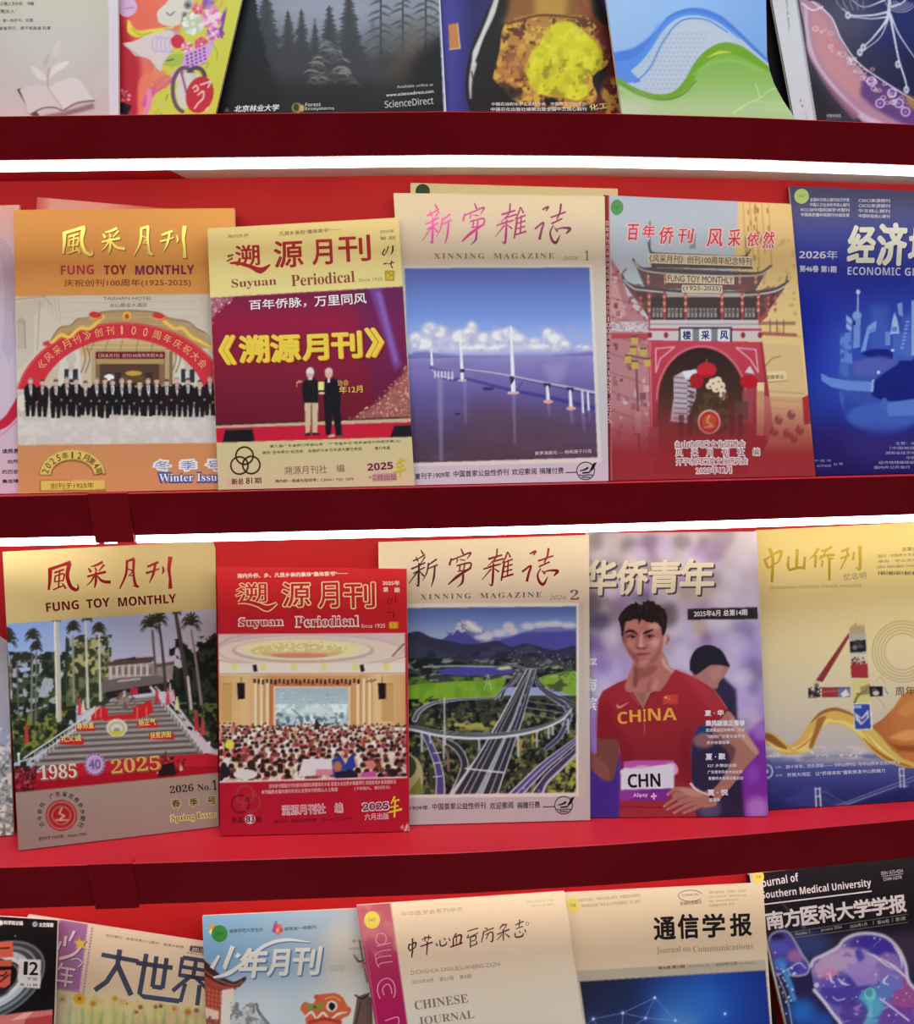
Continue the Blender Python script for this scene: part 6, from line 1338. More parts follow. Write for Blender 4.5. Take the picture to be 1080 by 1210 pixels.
I.brush([([(903, 660), (906, 668), (908, 672)], [3, 4, 2]), ([(904, 662), (914, 655), (923, 652), (920, 664)], [3, 2.6, 4.6, 2.4]), ([(907, 672), (914, 667), (920, 664)], [2.2, 2.6, 2]), ([(909, 648), (913, 660), (912, 688)], [4.6, 4, 3.6]),
         ([(942, 649), (941, 672)], [4, 3.6]), ([(932, 657), (931, 668), (933, 674)], [2.6, 3.6, 3]), ([(932, 674), (942, 671), (951, 671)], [3, 3.6, 3]), ([(951, 658), (950, 673)], [3, 3.4]),
         ([(967, 648), (962, 656), (957, 660)], [4, 3, 1.4]), ([(964, 656), (963, 671)], [3.4, 3]), ([(983, 646), (976, 650), (970, 651)], [3, 3.6, 2]), ([(968, 658), (978, 656), (986, 656)], [2.4, 3, 3.4]), ([(976, 650), (972, 658), (967, 662)], [2.4, 2.4, 1]), ([(976, 656), (981, 660), (985, 660)], [2, 2.6, 1.6]), ([(972, 662), (971, 670)], [3, 2.4]), ([(980, 660), (980, 686)], [3.6, 3]),
         ([(994, 652), (1003, 648)], [3, 3.4]), ([(1000, 648), (1001, 656), (993, 673)], [3, 3, 1.6]), ([(993, 660), (1004, 656)], [2.4, 2.6]), ([(1009, 652), (1008, 662)], [2.6, 2.6]), ([(1016, 645), (1016, 672), (1011, 670)], [4.4, 3.6, 1.2])], 0, 0, 1, gd, 0, .95)
mg.print('title_lettering', I, M_FOIL)
I = Ink()
I.text('忆念明', 997, 686, 1023.6, 683.6, 8, (150, 124, 80)); I.text('ZHONGSHAN OVERSEAS CHINESE MAGAZINE', 908.6, 696.6, 1018, 693.6, 3.6, (176, 148, 96))
I.text('总第162期', 1066, 651.4, 1092, 650, 4.6, (90, 70, 44)); I.text('国内 · 中国侨乡文化期刊', 1037.6, 659, 1092, 656.4, 3.6, (120, 98, 64)); I.text('承办 · 中山市侨联', 1037.6, 665.4, 1092, 663, 3.6, (120, 98, 64)); I.text('ISSN 1004-8804 CN44-1079', 1037, 671.6, 1092, 669.6, 3, (120, 98, 64))
I.text('周年', 1058, 822.6, 1081, 821.6, 11, (120, 84, 50), bold=.01)
I.text('特稿', 916, 908.4, 923, 908, 3.2, (170, 166, 196)); I.text('四十芳华，历久弥新——《中山侨刊》与中山侨乡文化的传承', 929, 908.6, 1064, 903, 4.6, (206, 200, 216), bold=.012); I.text('纵横', 916.6, 918, 924, 917.6, 3.2, (170, 166, 196)); I.text('侨资大湾区　让“侨商来宾”重新焕发中山新魅力', 930, 918, 1046, 912.6, 4.6, (206, 200, 216), bold=.012)
mg.print('cover_lettering', I)
# ---------------------------------------------------------------- the top row of journals, feet hidden by their shelf
GA = 'journals and magazines on the top shelf'
mg = Magazine('magazine', 'beige magazine with an open book and a sprouting leaf drawn on it', 'magazine', GA,
              (-110, -190), (138, -190), (140.4, 163), (-104, 166), .048, .048, .0920, shelf=1)
c = mg.canvas((196, 180, 168))
c.grad(None, [(-40, (190, 178, 160)), (40, (192, 178, 164)), (100, (198, 178, 172)), (165, (206, 180, 176))])
c.ell(60, 30, 60, 60, (206, 194, 182), .5, 16); c.ell(110, 120, 40, 20, (190, 166, 160), .5, 10); c.line([(90, 120), (130, 90)], 14, (206, 186, 178), .4, 6)
c.poly([(128, -40), (142, -40), (143, 170), (129, 170)], (212, 196, 204))
c.poly([(20, 106), (24, 104), (47, 137), (40, 140)], (84, 62, 64)); c.poly([(26, 132), (48, 137), (75, 132), (110, 122), (112, 128), (60, 142)], (120, 90, 90), .8, 1)
c.poly(spl([(23, 106), (36, 101), (50, 101), (57, 104), (66, 118), (76, 130)]) .tolist() + spl([(76, 130), (60, 126), (46, 130), (36, 136)]).tolist(), (208, 188, 184)); c.poly(spl([(57, 104), (66, 98), (80, 93), (92, 93), (102, 106), (111, 118)]).tolist() + spl([(111, 118), (96, 119), (84, 124), (76, 130)]).tolist(), (214, 196, 190))
c.line(spl([(36, 135), (50, 128), (64, 127), (74, 131)]), 1.6, (120, 84, 84)); c.line(spl([(76, 130), (88, 123), (100, 120), (111, 119)]), 2, (130, 94, 92)); c.line([(57, 104), (75, 130)], 1, (176, 146, 144))
c.line(spl([(57, 104), (56, 92), (58, 80)]), 1.2, (176, 140, 134)); 
for p, col in (([(55, 96), (44, 92), (36, 78), (46, 82), (54, 90)], (218, 200, 192)), ([(58, 94), (62, 80), (72, 74), (82, 72), (76, 80), (66, 86)], (222, 206, 196)), ([(62, 66), (64, 54), (72, 48), (70, 58), (66, 66)], (214, 190, 182)), ([(52, 80), (52, 70), (58, 64), (57, 74)], (196, 170, 164))): c.poly(spl(p + p[:1]), col)
mg.cover()
I = Ink(); g = (120, 100, 96)
for tx, x0, x1, y in (('知识是人生的帆　书籍', -4, 40, 6.6), ('“书是友人”', -8, 20, 15.6), ('读一本好书，如晤', 3, 39, 26.4), ('与智者同行，便不觉路遥 知音', -6, 60, 35.6)): I.text(tx, x0, y, x1, y - .4, 4.2, g, bold=.01)
mg.print('cover_lettering', I)

b_ = stand((249, 163), .062, 1)
mg = Magazine('magazine', 'lime and red picture magazine with flowers in a bicycle basket, tilted to the right', 'magazine', GA,
              (88.5, b_ - 366), (322, b_ - 316), (249, b_), (16, b_ - 54), .066, .062, .1060)
c = mg.canvas((198, 190, 66))
c.poly([(100, -45), (200, -45), (172, 140), (160, 170), (100, 170)], (178, 30, 46)); c.poly(spl([(178, -45), (232, -45), (210, 40), (188, 70), (178, 104), (176, 170), (162, 170), (166, 80), (150, 30)]), (222, 104, 84), 1, 3)
c.ell(166, 14, 20, 22, (220, 96, 74), .7, 5); c.ell(150, 8, 12, 12, (206, 160, 196)); c.line([(148, 10), (158, 9)], 1, (150, 100, 140)); c.poly([(142, 120), (156, 125), (150, 137), (138, 138)], (24, 14, 22)); c.dots([(143, 104), (153, 104), (153, 120), (143, 120)], 12, (1, 2), [(220, 120, 140), (206, 90, 120)], 4)
c.poly(spl([(166, 170), (170, 130), (188, 112), (210, 106), (222, 118), (214, 140), (214, 170)]), (198, 194, 70)); c.poly(spl([(163, 140), (164, 96), (180, 84), (196, 86), (190, 104), (176, 118), (172, 140)]), (224, 120, 90), .9, 1)
# plain pale cloth shapes, a banana and a folded parasol, then flowers and basket
c.poly(spl([(187, 26), (186, 14), (196, 4), (204, -6), (226, -8), (230, 4), (222, 16), (214, 28), (204, 31), (194, 30)]), (210, 196, 184)); c.line(spl([(197, 15), (201, 18), (206, 14)]), 1.4, (110, 90, 90)); c.ell(222, 6, 5, 5.4, (120, 116, 122), .8); c.ell(222, 6, 2.4, 2.8, (70, 70, 80)); c.poly([(216, 14), (224, 16), (220, 26), (214, 30)], (70, 60, 62), .8, 1)
c.line(spl([(152, 25), (155, 36), (164, 40), (180, 37), (205, 32)]), [3, 9, 8, 6, 2], (218, 200, 60)); c.line(spl([(156, 34), (166, 41), (180, 38)]), [2, 3, 2], (180, 160, 50), .7)
c.poly(spl([(145, 51), (160, 48), (178, 40), (200, 36), (207, 44), (202, 60), (192, 78), (188, 84), (176, 70), (160, 66)]), (212, 190, 186)); c.line(spl([(147, 54), (164, 66), (180, 78), (188, 84)]), 1, (160, 130, 130))
for k in range(5): c.line(arcpts(184 + 5 * k, 52 + k * .4, 4, 9, 60, 300, 14), 1.5, (190, 160, 196))
c.ell(210, 49, 8, 8, (196, 40, 66)); c.line(spl([(196, 34), (204, 36), (210, 40)]), 2.4, (176, 150, 196)); c.poly(spl([(192, 76), (200, 66), (216, 64), (216, 74), (204, 80)]), (160, 176, 70)); c.line([(197, 72), (205, 70)], 1.6, (80, 90, 60))
for (x, y, r, cols) in ((228, 28, 13, [(224, 216, 206), (206, 206, 190), (176, 186, 160)]), (250, 22, 12, [(226, 150, 180), (210, 110, 150), (232, 190, 206)]), (221, 56, 7, [(226, 140, 160), (240, 200, 206), (206, 100, 130)]), (252, 40, 8, [(196, 110, 170), (160, 80, 160), (226, 160, 190)]), (238, 52, 8, [(220, 90, 130), (196, 70, 110)]), (234, 10, 7, [(196, 60, 90), (220, 110, 120)]), (246, 4, 7, [(80, 70, 160), (130, 90, 170)])):
    for k in range(12): a = k * math.pi / 6; c.ell(x + r * .6 * math.cos(a), y + r * .6 * math.sin(a), r * .46, r * .3, cols[k % len(cols)], 1, 0, math.degrees(a))
    c.ell(x, y, r * .4, r * .4, cols[-1]); c.ell(x, y, r * .2, r * .2, (226, 206, 150))
for p in ([(262, 24), (266, 14), (262, 34)], [(254, 4), (258, -10), (262, 6)], [(262, 44), (260, 34), (264, 40)]): c.line(spl(p), 3, (206, 150, 70) if p[0][1] < 20 else (120, 60, 140))
c.poly(spl([(219, 62), (240, 54), (252, 47), (250, 60), (242, 74), (230, 80), (217, 84), (214, 78)]), (206, 150, 200))
for k in range(22): r_, q2 = divmod(k, 5); c.ell(221 + q2 * 5 + r_ * .4, 66 + r_ * 4.2 - q2 * 2.2, 1.5, 1.3, (90, 50, 130))
c.line(spl([(250, 50), (256, 60), (256, 70)]), .8, (120, 140, 50)); c.line(spl([(238, 76), (246, 74), (244, 80)]), .8, (120, 130, 50))
c.line(spl([(172, 122), (180, 108), (196, 98), (210, 86)]), [10, 9, 8, 8], (206, 90, 140)); c.line(spl([(170, 136), (176, 124), (176, 108)]), 6, (220, 130, 160)); c.line(spl([(186, 104), (200, 92), (212, 80)]), 2.4, (230, 160, 186)); c.line(spl([(201, 108), (208, 96), (214, 84)]), 2, (236, 190, 206)); c.line([(214, 82), (220, 110)], 3.4, (170, 80, 140)); c.poly(spl([(180, 96), (194, 88), (202, 92), (196, 104), (184, 106)]), (210, 110, 90), .8)
c.line(arcpts(218, 106, 14, 26, 20, 260, 30), 4.6, (96, 76, 90)); c.line(arcpts(232, 92, 10, 12, -30, 150, 20), 5, (80, 62, 76)); c.poly(spl([(208, 110), (212, 92), (222, 86), (236, 90), (232, 110), (220, 128), (212, 126)]), (204, 196, 196), .9); c.line([(214, 84), (221, 112)], 2.4, (150, 70, 130))
c.ell(236, 112, 16, 22, (186, 40, 50), 1, 0, 16)
for p in ([(228, 104), (232, 101), (234, 106), (230, 108)], [(237, 100), (241, 99), (242, 98)], [(244, 98), (249, 96), (246, 103)], [(234, 112), (240, 108), (240, 116), (234, 122)], [(230, 128), (234, 122)], [(243, 130), (246, 127)]): c.line(spl(p), 2, (232, 190, 190))
c.line([(196, 118), (198, 112)], 1, (90, 100, 50)); c.dots([(180, 118), (200, 118), (198, 140), (178, 140)], 10, (1, 1.6), [(180, 176, 150), (160, 170, 90)], 3)
mg.cover()

mg = Magazine('journal', 'dark journal with misty fir forest, white edge strip', 'journal', GA,
              (236, -186), (510, -186), (529, 163), (256, 164), .078, .078, .1130, shelf=1)
c = mg.canvas((40, 38, 40))
c.grad(None, [(-45, (130, 136, 158)), (10, (132, 136, 150)), (40, (96, 98, 104)), (80, (62, 60, 60)), (110, (40, 36, 36)), (135, (26, 22, 24)), (165, (22, 18, 20))])
rg = np.random.RandomState(6)
def fir(x, top, bot, w_, col, a=1.0):
    c.line([(x, top), (x, bot)], 1.6, col, a)
    n = int((bot - top) / 2.4); w_ *= 1.55
    for k in range(n):
        y = top + (bot - top) * k / n; r_ = w_ * (.12 + .88 * k / n) * rg.uniform(.7, 1.15)
        c.poly(spl([(x - r_, y + r_ * .45 + rg.uniform(-1, 2)), (x - r_ * .3, y + r_ * .1), (x, y - 2), (x + r_ * .35, y + r_ * .1), (x + r_, y + r_ * .45 + rg.uniform(-1, 2)), (x, y + r_ * .32 + 2)]), col, a)
c.ell(385, 20, 60, 34, (150, 152, 166), .6, 12)
for x, top, w_ in ((372, 22, 13), (400, 36, 12), (420, 30, 13), (345, 26, 12), (440, 22, 14), (384, 40, 10)): fir(x, top, 110, w_, (98, 98, 104), .75)
c.poly(spl([(256, 50), (300, 62), (340, 74), (380, 78), (420, 66), (470, 62), (530, 60)]).tolist() + [(530, 170), (256, 170)], (56, 54, 56), .85, 7)
for x, top, w_ in ((314, -14, 24), (340, 14, 18), (356, 12, 17), (389, 8, 21), (412, -16, 22), (372, 30, 15)): fir(x, top, 118, w_, (58, 57, 60), .85)
for x, top, w_ in ((284, -70, 30), (266, -50, 26), (298, -10, 20)): fir(x, top, 130, w_, (32, 31, 33), .95)
c.poly(spl([(256, -20), (276, -30), (296, 10), (310, 60), (330, 110), (330, 170), (256, 170)]), (28, 27, 29), .8, 6)
for x, top, w_ in ((450, -50, 24), (476, -50, 26), (503, -60, 28), (522, -50, 22)):
    c.line([(x, top), (x, 64)], 2, (50, 48, 50))
    for k in range(22):
        y = top + (k + rg.rand()) * (110 + top * .0) / 22; r_ = w_ * (.3 + .6 * k / 22) * rg.uniform(.5, 1.1)
        if y > 66: continue
        sg = 1 if k % 2 else -1
        c.line(spl([(x, y), (x + sg * r_ * .5, y + r_ * .12), (x + sg * r_, y + r_ * .42)]), [2.6, 3.4, .8], (70, 69, 71), .85); c.line(spl([(x + sg * r_ * .3, y - 1), (x + sg * r_ * .7, y + r_ * .16), (x + sg * r_, y + r_ * .4)]), [.6, 1.2, .4], (128, 128, 132), .7)
c.poly(spl([(474, 76), (500, 58), (528, 48), (530, 170), (440, 170), (456, 112)]), (18, 16, 19), .92, 7); c.poly([(486, 20), (504, 26), (470, 140), (440, 140)], (104, 86, 70), .55, 9)
for k in range(70):
    t = rg.rand() ** .8; y = 50 + 50 * t; w_ = 5 + 30 * t; x = 388 + rg.uniform(-w_, w_); r_ = rg.uniform(5, 11)
    c.line(spl([(x - r_, y + rg.uniform(0, 3)), (x - r_ * .3, y - 1.6), (x + r_ * .4, y - .6), (x + r_, y + rg.uniform(1, 4))]), [.6, 2.6, 2.8, .5], [(116, 116, 114), (88, 88, 86), (134, 132, 128), (60, 59, 60), (74, 73, 72)][k % 5], .8)
c.grad([(256, 96), (530, 96), (530, 170), (256, 170)], [(96, (34, 30, 31)), (170, (20, 17, 19))], a=.75, soft=8)
c.poly([(516, -45), (524, -45), (530, 170), (526, 170)], (176, 176, 184)); c.line([(519.4, -20), (526.8, 140)], 1.4, (206, 206, 214))
c.ell(351, 127.6, 6.4, 6, (150, 130, 70)); c.ell(350, 127, 3.4, 4.4, (60, 54, 34)); c.ell(357, 128, 3, 4, (196, 180, 100), .8); c.poly([(265, 132), (268, 126), (271, 132)], (90, 96, 100))
mg.cover()
I = Ink(); wh = (206, 204, 204)
I.text('北京林业大学', 277, 132.4, 330, 130.8, 7.6, wh, bold=.03, shear=.2); I.text(SN('Forest'), 361, 125.8, 379, 125.4, 4, (190, 186, 176), bold=.02); I.text(SN('Ecosystems'), 361, 131.2, 395, 130.4, 4.2, (190, 186, 176), bold=.02)
I.text('Available online at', 469, 104.4, 512, 101.4, 3.4, (170, 166, 164), bold=.01); I.text('www.sciencedirect.com', 456.4, 114.4, 512.4, 109.6, 3.8, (206, 202, 200), bold=.015); I.text(SN('ScienceDirect'), 455, 127.6, 512.4, 122.8, 8.2, (176, 172, 170), bold=.012)
mg.print('cover_lettering', I)

mg = Magazine('journal', 'purple and black journal with yellow powder in a flask', 'journal', GA,
              (500, -184), (742, -184), (746, 164), (502, 163), .088, .088, .1195, .003, shelf=1)
c = mg.canvas((52, 46, 116))
c.grad(None, [(500, (58, 56, 120)), (535, (66, 62, 140)), (560, (44, 38, 92)), (700, (60, 50, 110)), (745, (50, 40, 90))], 'x')
c.poly(spl([(588, -60), (585, -10), (572, 20), (556, 60), (550, 100), (556, 132), (580, 170), (746, 170), (742, 60), (724, 30), (706, -10), (704, -60)]), (34, 26, 26))
c.poly(spl([(606, -50), (600, 10), (596, 30), (640, 22), (690, 26), (700, 10), (688, -50)]), (150, 96, 50), .9, 3); c.poly([(630, -45), (676, -45), (668, 24), (632, 22)], (206, 160, 66), .7, 4); c.line(spl([(668, -20), (690, 10), (716, 40), (724, 60)]), [3, 6, 8, 3], (150, 66, 40), .8, 2)
c.line(spl([(592, -20), (582, 14), (570, 42), (562, 62), (559, 76)]), [4, 7, 5, 7, 3], (206, 200, 196), 1, .5); c.line(spl([(560, 76), (556, 96), (556, 116)]), [7, 4, 2], (206, 202, 200), .9, .6); c.line(spl([(557, 84), (560, 100)]), 1.4, (60, 50, 50))
gold = spl([(582, 92), (590, 60), (596, 30), (620, 18), (660, 18), (692, 20), (708, 36), (722, 56), (718, 76), (700, 92), (706, 116), (690, 126), (640, 128), (610, 120), (592, 104)])
c.poly(gold, (176, 120, 56)); c.clip = c.mask_poly(gold, (slice(None), slice(None))); c.texture([(580, 15), (730, 15), (730, 130), (580, 130)], (206, 160, 66), 7, .48, .56, 9); c.texture([(580, 15), (730, 15), (730, 130), (580, 130)], (96, 54, 32), 5, .57, .63, 4); c.ell(610, 75, 18, 16, (176, 112, 66), .7, 6); c.clip = None
c.line(spl([(600, 28), (640, 18), (690, 22)]), 3, (110, 64, 40)); c.poly(spl([(702, 40), (722, 30), (742, 60), (742, 132), (700, 132), (712, 100), (722, 70)]), (96, 36, 40), .9, 2); c.texture(spl([(716, 96), (734, 90), (744, 110), (744, 136), (712, 136), (708, 116)]), (190, 150, 60), 6, .46, .54, 12, .9, 3, 1, 2)
yl = spl([(620, 84), (628, 62), (638, 52), (648, 34), (660, 26), (676, 26), (690, 38), (704, 50), (712, 68), (706, 84), (692, 92), (696, 108), (684, 118), (668, 116), (656, 112), (640, 112), (628, 104)])
c.poly(yl, (206, 196, 36), 1, 1); c.clip = c.mask_poly(yl, (slice(None), slice(None))); c.texture([(615, 20), (716, 20), (716, 122), (615, 122)], (182, 172, 34), 12, .48, .62, 3, .7); c.texture([(615, 20), (716, 20), (716, 122), (615, 122)], (222, 212, 62), 9, .52, .66, 8, .7); c.texture([(615, 70), (716, 70), (716, 122), (615, 122)], (136, 124, 34), 7, .6, .68, 5, .7); c.clip = None
c.ell(651, 120, 9, 5, (26, 20, 20), 1, 1); c.ell(600, 110, 16, 8, (30, 22, 22), .8, 2); c.poly([(530, 29), (540, 27.4), (543.4, 57), (531, 58)], (190, 122, 66)); c.line([(540.6, 27.6), (543.6, 57), (531, 58.4)], 1.2, (226, 190, 150))
mg.cover()
I = Ink(); I.text('中国石油和化学工业联合会　中国化工学会主办', 581, 125, 693, 124.6, 4, (214, 206, 200), bold=.015); I.text('中国石化出版社编辑出版全国中文核心期刊', 580, 131.4, 693, 131, 4.4, (214, 206, 200), bold=.015); I.text('化工', 697, 130.6, 718, 128, 7, (206, 206, 120), bold=.02)
mg.print('cover_lettering', I)

mg = Magazine('journal', 'journal with blue and green waves and a leaf, lower corner curling up', 'journal', GA,
              (691, -186), (902, -184), (908, 164), (738, 163), .058, .060, .1030, .0035, shelf=1)
c = mg.canvas((150, 180, 220))

c.grad(None, [(-45, (150, 180, 222)), (20, (146, 176, 220)), (60, (140, 170, 214)), (120, (150, 176, 200))]); c.grad(None, [(700, (160, 184, 216)), (800, (146, 178, 224)), (905, (116, 154, 214)), (950, (110, 150, 210))], 'x', .6)
c.poly(spl([(720, 66), (745, 64), (766, 50), (786, 26), (806, 16), (826, 14), (850, 22), (872, 40), (890, 58), (914, 78)]).tolist() + [(950, 110), (950, 170), (700, 170), (700, 66)], (176, 188, 206))
c.poly(spl([(758, 98), (772, 82), (784, 56), (798, 32), (812, 24), (830, 25), (850, 34), (868, 50), (884, 58), (850, 60), (828, 72), (812, 94), (792, 112), (770, 110)]), (186, 190, 204), 1, 2)
for i in range(14):
    for j in range(13):
        x, y = 764 + i * 5.4 + (j % 2) * 2.7, 40 + j * 5.4
        if abs(x - 772 - (100 - y) * .55) < 34 and y > 30: c.ell(x, y, 1.1, 1.1, (140, 164, 196), .8)
c.line(spl([(722, 68), (746, 64), (766, 50), (784, 28), (804, 15), (826, 13), (850, 21), (872, 39), (892, 58), (914, 78)]), [10, 14, 10, 7, 6, 7, 6, 5, 4, 3], (76, 122, 206)); c.line(spl([(722, 78), (742, 78), (762, 62), (782, 34), (802, 19), (826, 17), (850, 26), (874, 46)]), [14, 12, 7, 5, 4, 3, 3, 1], (86, 136, 216)); c.line(spl([(724, 82), (740, 90), (756, 96)]), [18, 16, 2], (92, 134, 214)); c.line(spl([(750, 98), (768, 80), (782, 52), (798, 30), (814, 22), (836, 24), (860, 38)]), 1.4, (70, 116, 200)); c.line(spl([(722, 62), (748, 56), (768, 42), (786, 22)]), 2, (126, 164, 226))
gr = spl([(728, 92), (750, 106), (774, 114), (796, 112), (812, 98), (824, 78), (838, 64), (856, 57), (874, 60), (894, 72), (912, 84), (930, 100)]).tolist() + [(960, 170), (720, 170)]
c.poly(gr, (140, 176, 96)); c.grad(gr, [(56, (120, 164, 60)), (100, (146, 182, 100)), (130, (176, 196, 146)), (165, (150, 180, 110))], a=.9)
c.line(spl([(728, 92), (750, 106), (774, 114), (796, 112), (812, 98), (824, 78), (838, 64), (856, 57), (874, 60), (894, 72), (912, 84)]), [3, 5, 6, 7, 9, 10, 12, 14, 12, 8, 4], (112, 158, 44)); c.line(spl([(836, 68), (850, 62), (864, 62)]), [1, 4, 1], (196, 200, 60)); c.line(spl([(730, 97), (756, 112), (784, 118), (806, 112), (822, 96)]), 2, (96, 140, 60)); c.line(spl([(732, 104), (760, 120), (790, 126), (816, 116)]), 1.4, (176, 200, 130)); c.ell(745, 128, 26, 14, (190, 200, 170), .6, 6); c.line(spl([(820, 88), (840, 74), (870, 72), (900, 84)]), 3, (150, 190, 90), .7, 1)
c.line(spl([(866, 134), (884, 122), (898, 116), (912, 104)]), [2.4, 2, 1.6, 1], (186, 212, 140)); c.line(spl([(898, 116), (893, 100)]), 1.4, (186, 212, 140)); c.line(spl([(890, 120), (910, 122), (924, 120)]), 1.2, (180, 206, 130)); c.line(spl([(850, 112), (852, 134)]), 1, (166, 196, 120))
def curl(P, U, V):
    y = P[..., 1]
    k = np.interp(y, [-186, 66, 84, 100, 120, 140, 164], [0, 0, 3, 8, 18, 30, 40])
    P = P.copy(); P[..., 0] += k * U ** 3
    return P, .00001 + .0035 * (k / 40) ** 1.5 * U ** 4
mg.warp = curl
mg.cover()

mg = Magazine('journal', 'plain black sheet filling the dark gap between the wave journal and the neuron journal', 'journal', GA,
              (846, -160), (1050, -160), (1062, 165), (862, 165), .096, .096, .1215, .002, (24, 18, 20), shelf=1)
mg.canvas((26, 18, 22)); mg.cover()

mg = Magazine('journal', 'dark journal with a pink glassy tube and white nerve fibres, white binding strip', 'journal', GA,
              (881, -166), (1116, -150), (1180, 160), (944, 164), .076, .076, .1165, .0035, shelf=1)
c = mg.canvas((58, 54, 66))
c.grad(None, [(900, (70, 64, 74)), (990, (64, 62, 78)), (1080, (36, 36, 70))], 'x'); c.ell(1060, 20, 40, 40, (40, 48, 110), .7, 14); c.ell(1000, 20, 40, 30, (84, 80, 104), .7, 14); c.poly([(940, 60), (1000, 140), (960, 170), (930, 170)], (40, 36, 42), .8, 8)
tb = spl([(943, -10), (955, 0), (968, 4), (984, 24), (994, 48), (1012, 76), (1040, 100), (1082, 124)]).tolist() + spl([(1082, 170), (1030, 150), (1008, 134), (986, 110), (966, 84), (954, 60), (952, 36), (946, 10)]).tolist()
c.poly(tb, (176, 130, 150)); c.poly(spl([(958, 10), (972, 20), (984, 44), (1000, 76), (1020, 100), (1016, 118), (996, 104), (976, 80), (962, 52)]), (196, 136, 140), .9, 2); c.poly(spl([(1020, 86), (1050, 100), (1082, 120), (1082, 150), (1040, 132), (1016, 112)]), (92, 60, 120), .9, 2)
c.line(spl([(952, 8), (954, 40), (964, 74), (986, 104), (1012, 132), (1040, 148)]), [3, 4, 4, 4, 6, 8], (206, 180, 200), .9, .8); c.line(spl([(958, 70), (980, 104), (1010, 136)]), [2, 5, 10], (150, 96, 120), .8, 1); c.line(spl([(960, 2), (982, 20), (994, 46), (1014, 74), (1044, 96), (1082, 120)]), 1.6, (226, 206, 216)); c.line(spl([(948, 4), (960, 12), (972, 8)]), 2, (226, 206, 214))
rg = np.random.RandomState(8)
for k in range(46):
    t = rg.rand(); x, y = 962 + 100 * t ** 1.1 + rg.uniform(-8, 10), 30 + 96 * t + rg.uniform(-10, 8)
    r_ = rg.uniform(1.4, 3.4); c.line(arcpts(x, y, r_, r_ * .8, 0, 360, 14), 1, [(236, 206, 206), (206, 110, 120), (226, 170, 176)][rg.randint(3)], .9)
for x, y in ((1040, 122), (1054, 110), (1070, 132), (1030, 96), (1062, 122)): c.line(arcpts(x, y, 5, 5, 0, 360, 20), 1.6, (206, 186, 226)); c.ell(x, y, 2, 2, (150, 110, 180))
for p, w_ in (([(1052, -20), (1051, 0), (1050, 14), (1046, 26), (1032, 44), (1022, 54)], [5, 4, 4, 3, 2, 1.6]), ([(1050, 10), (1056, 40), (1062, 70), (1070, 96), (1072, 110)], [3, 2.4, 2, 2, 1.4]), ([(1050, 14), (1030, 18), (1006, 18), (996, 10)], [3, 2, 2, 1]), ([(1048, 20), (1030, 22), (1004, 20)], [2, 1.4, 1]), ([(1054, 8), (1068, 2), (1074, -10)], [3, 2, 2]), ([(1052, 16), (1062, 40), (1082, 70)], [2, 1.6, 1]), ([(1050, 22), (1040, 44), (1020, 60)], [1.6, 1, 1]), ([(1046, 0), (1020, 8), (1000, -6)], [2, 1, 1])):
    c.line(spl(p), w_, (204, 204, 216))
for x, y in ((1002, 18), (1020, 56), (1061, 76), (1071, 106), (1016, 62)): c.ell(x, y, 3.4, 4.4, (206, 206, 216), .9); c.ell(x, y, 1.4, 2, (130, 130, 150))
for k in range(5): c.line(arcpts(1064, 0, 6 + 3 * k, 4 + 2.6 * k, 190, 340, 20), 1, (176, 176, 200)); c.line(spl([(985 + 8 * k, -30), (988 + 8 * k, 0), (996 + 6 * k, 12)]), 1, (150, 140, 170))
c.poly([(872, -45), (935, -45), (966, 150), (968, 170), (940, 170)], (206, 200, 204)); c.line([(934, -45), (967, 170)], 1, (150, 140, 150))
c.rect(976, 134, 994, 142, (70, 66, 80)); c.poly([(1070, 112), (1085, 118), (1085, 132), (1074, 126)], (176, 140, 70), .8, 2)
mg.cover()
I = Ink(); g = (130, 124, 128)
I.vert('JOURNAL OF NEURAL', 929, -6, 932.6, 34, 2.2, 2.4, g); I.vert('神经', 946, 119, 948, 125, 2.6, 3, g); I.vert('二〇', 952, 134, 953, 139, 2.4, 2.6, g); I.text('中国神经再生', 977, 138.4, 994, 138.6, 3.4, (186, 182, 190))
mg.print('spine_lettering', I)
# ---------------------------------------------------------------- the lowest row, only its upper part in view
GD = 'journals and magazines on the lowest shelf in view'
mg = Magazine('magazine', 'black magazine with white planet rings and a boxed twelve', 'magazine', GD,
              (-174, 1072), (68, 1087.5), (57, 1400), (-178, 1404), .044, .046, .0985, shelf=4)
c = mg.canvas((22, 18, 20))
rc, ry = (-9, 1160), 1
for rx, ry_, w_, col in ((66, 40, 3, (104, 106, 114)), (62, 37, 4, (56, 58, 66)), (57, 34, 4, (120, 124, 132)), (52, 31, 3, (70, 72, 80)), (46, 27, 7, (180, 184, 192)), (39, 23, 5, (206, 208, 214)), (33, 19, 2, (120, 122, 130))):
    c.line(np.array([(rc[0] + x * math.cos(-.5) - y * math.sin(-.5), rc[1] + x * math.sin(-.5) + y * math.cos(-.5)) for x, y in arcpts(0, 0, rx, ry_, -180, 180, 60)]), w_, col)
c.ell(-6, 1152, 26, 20, (24, 20, 22)); c.ell(-4, 1170, 14, 8, (40, 36, 40), .8, 2)
red = (206, 92, 72)
c.poly([(-10, 1114), (15, 1112), (15.6, 1131), (-10, 1132)], red); c.line([(-6, 1121), (11, 1120)], 2, (60, 26, 24)); c.poly([(-10, 1135), (14, 1134), (14, 1142), (-10, 1142)], red); c.poly([(-10, 1147), (13, 1146), (12, 1163), (6, 1167), (-10, 1166)], red); c.line([(-6, 1153), (4, 1153), (8, 1149)], 2, (70, 28, 24)); c.line([(0, 1160), (10, 1152)], 2, (60, 26, 24))
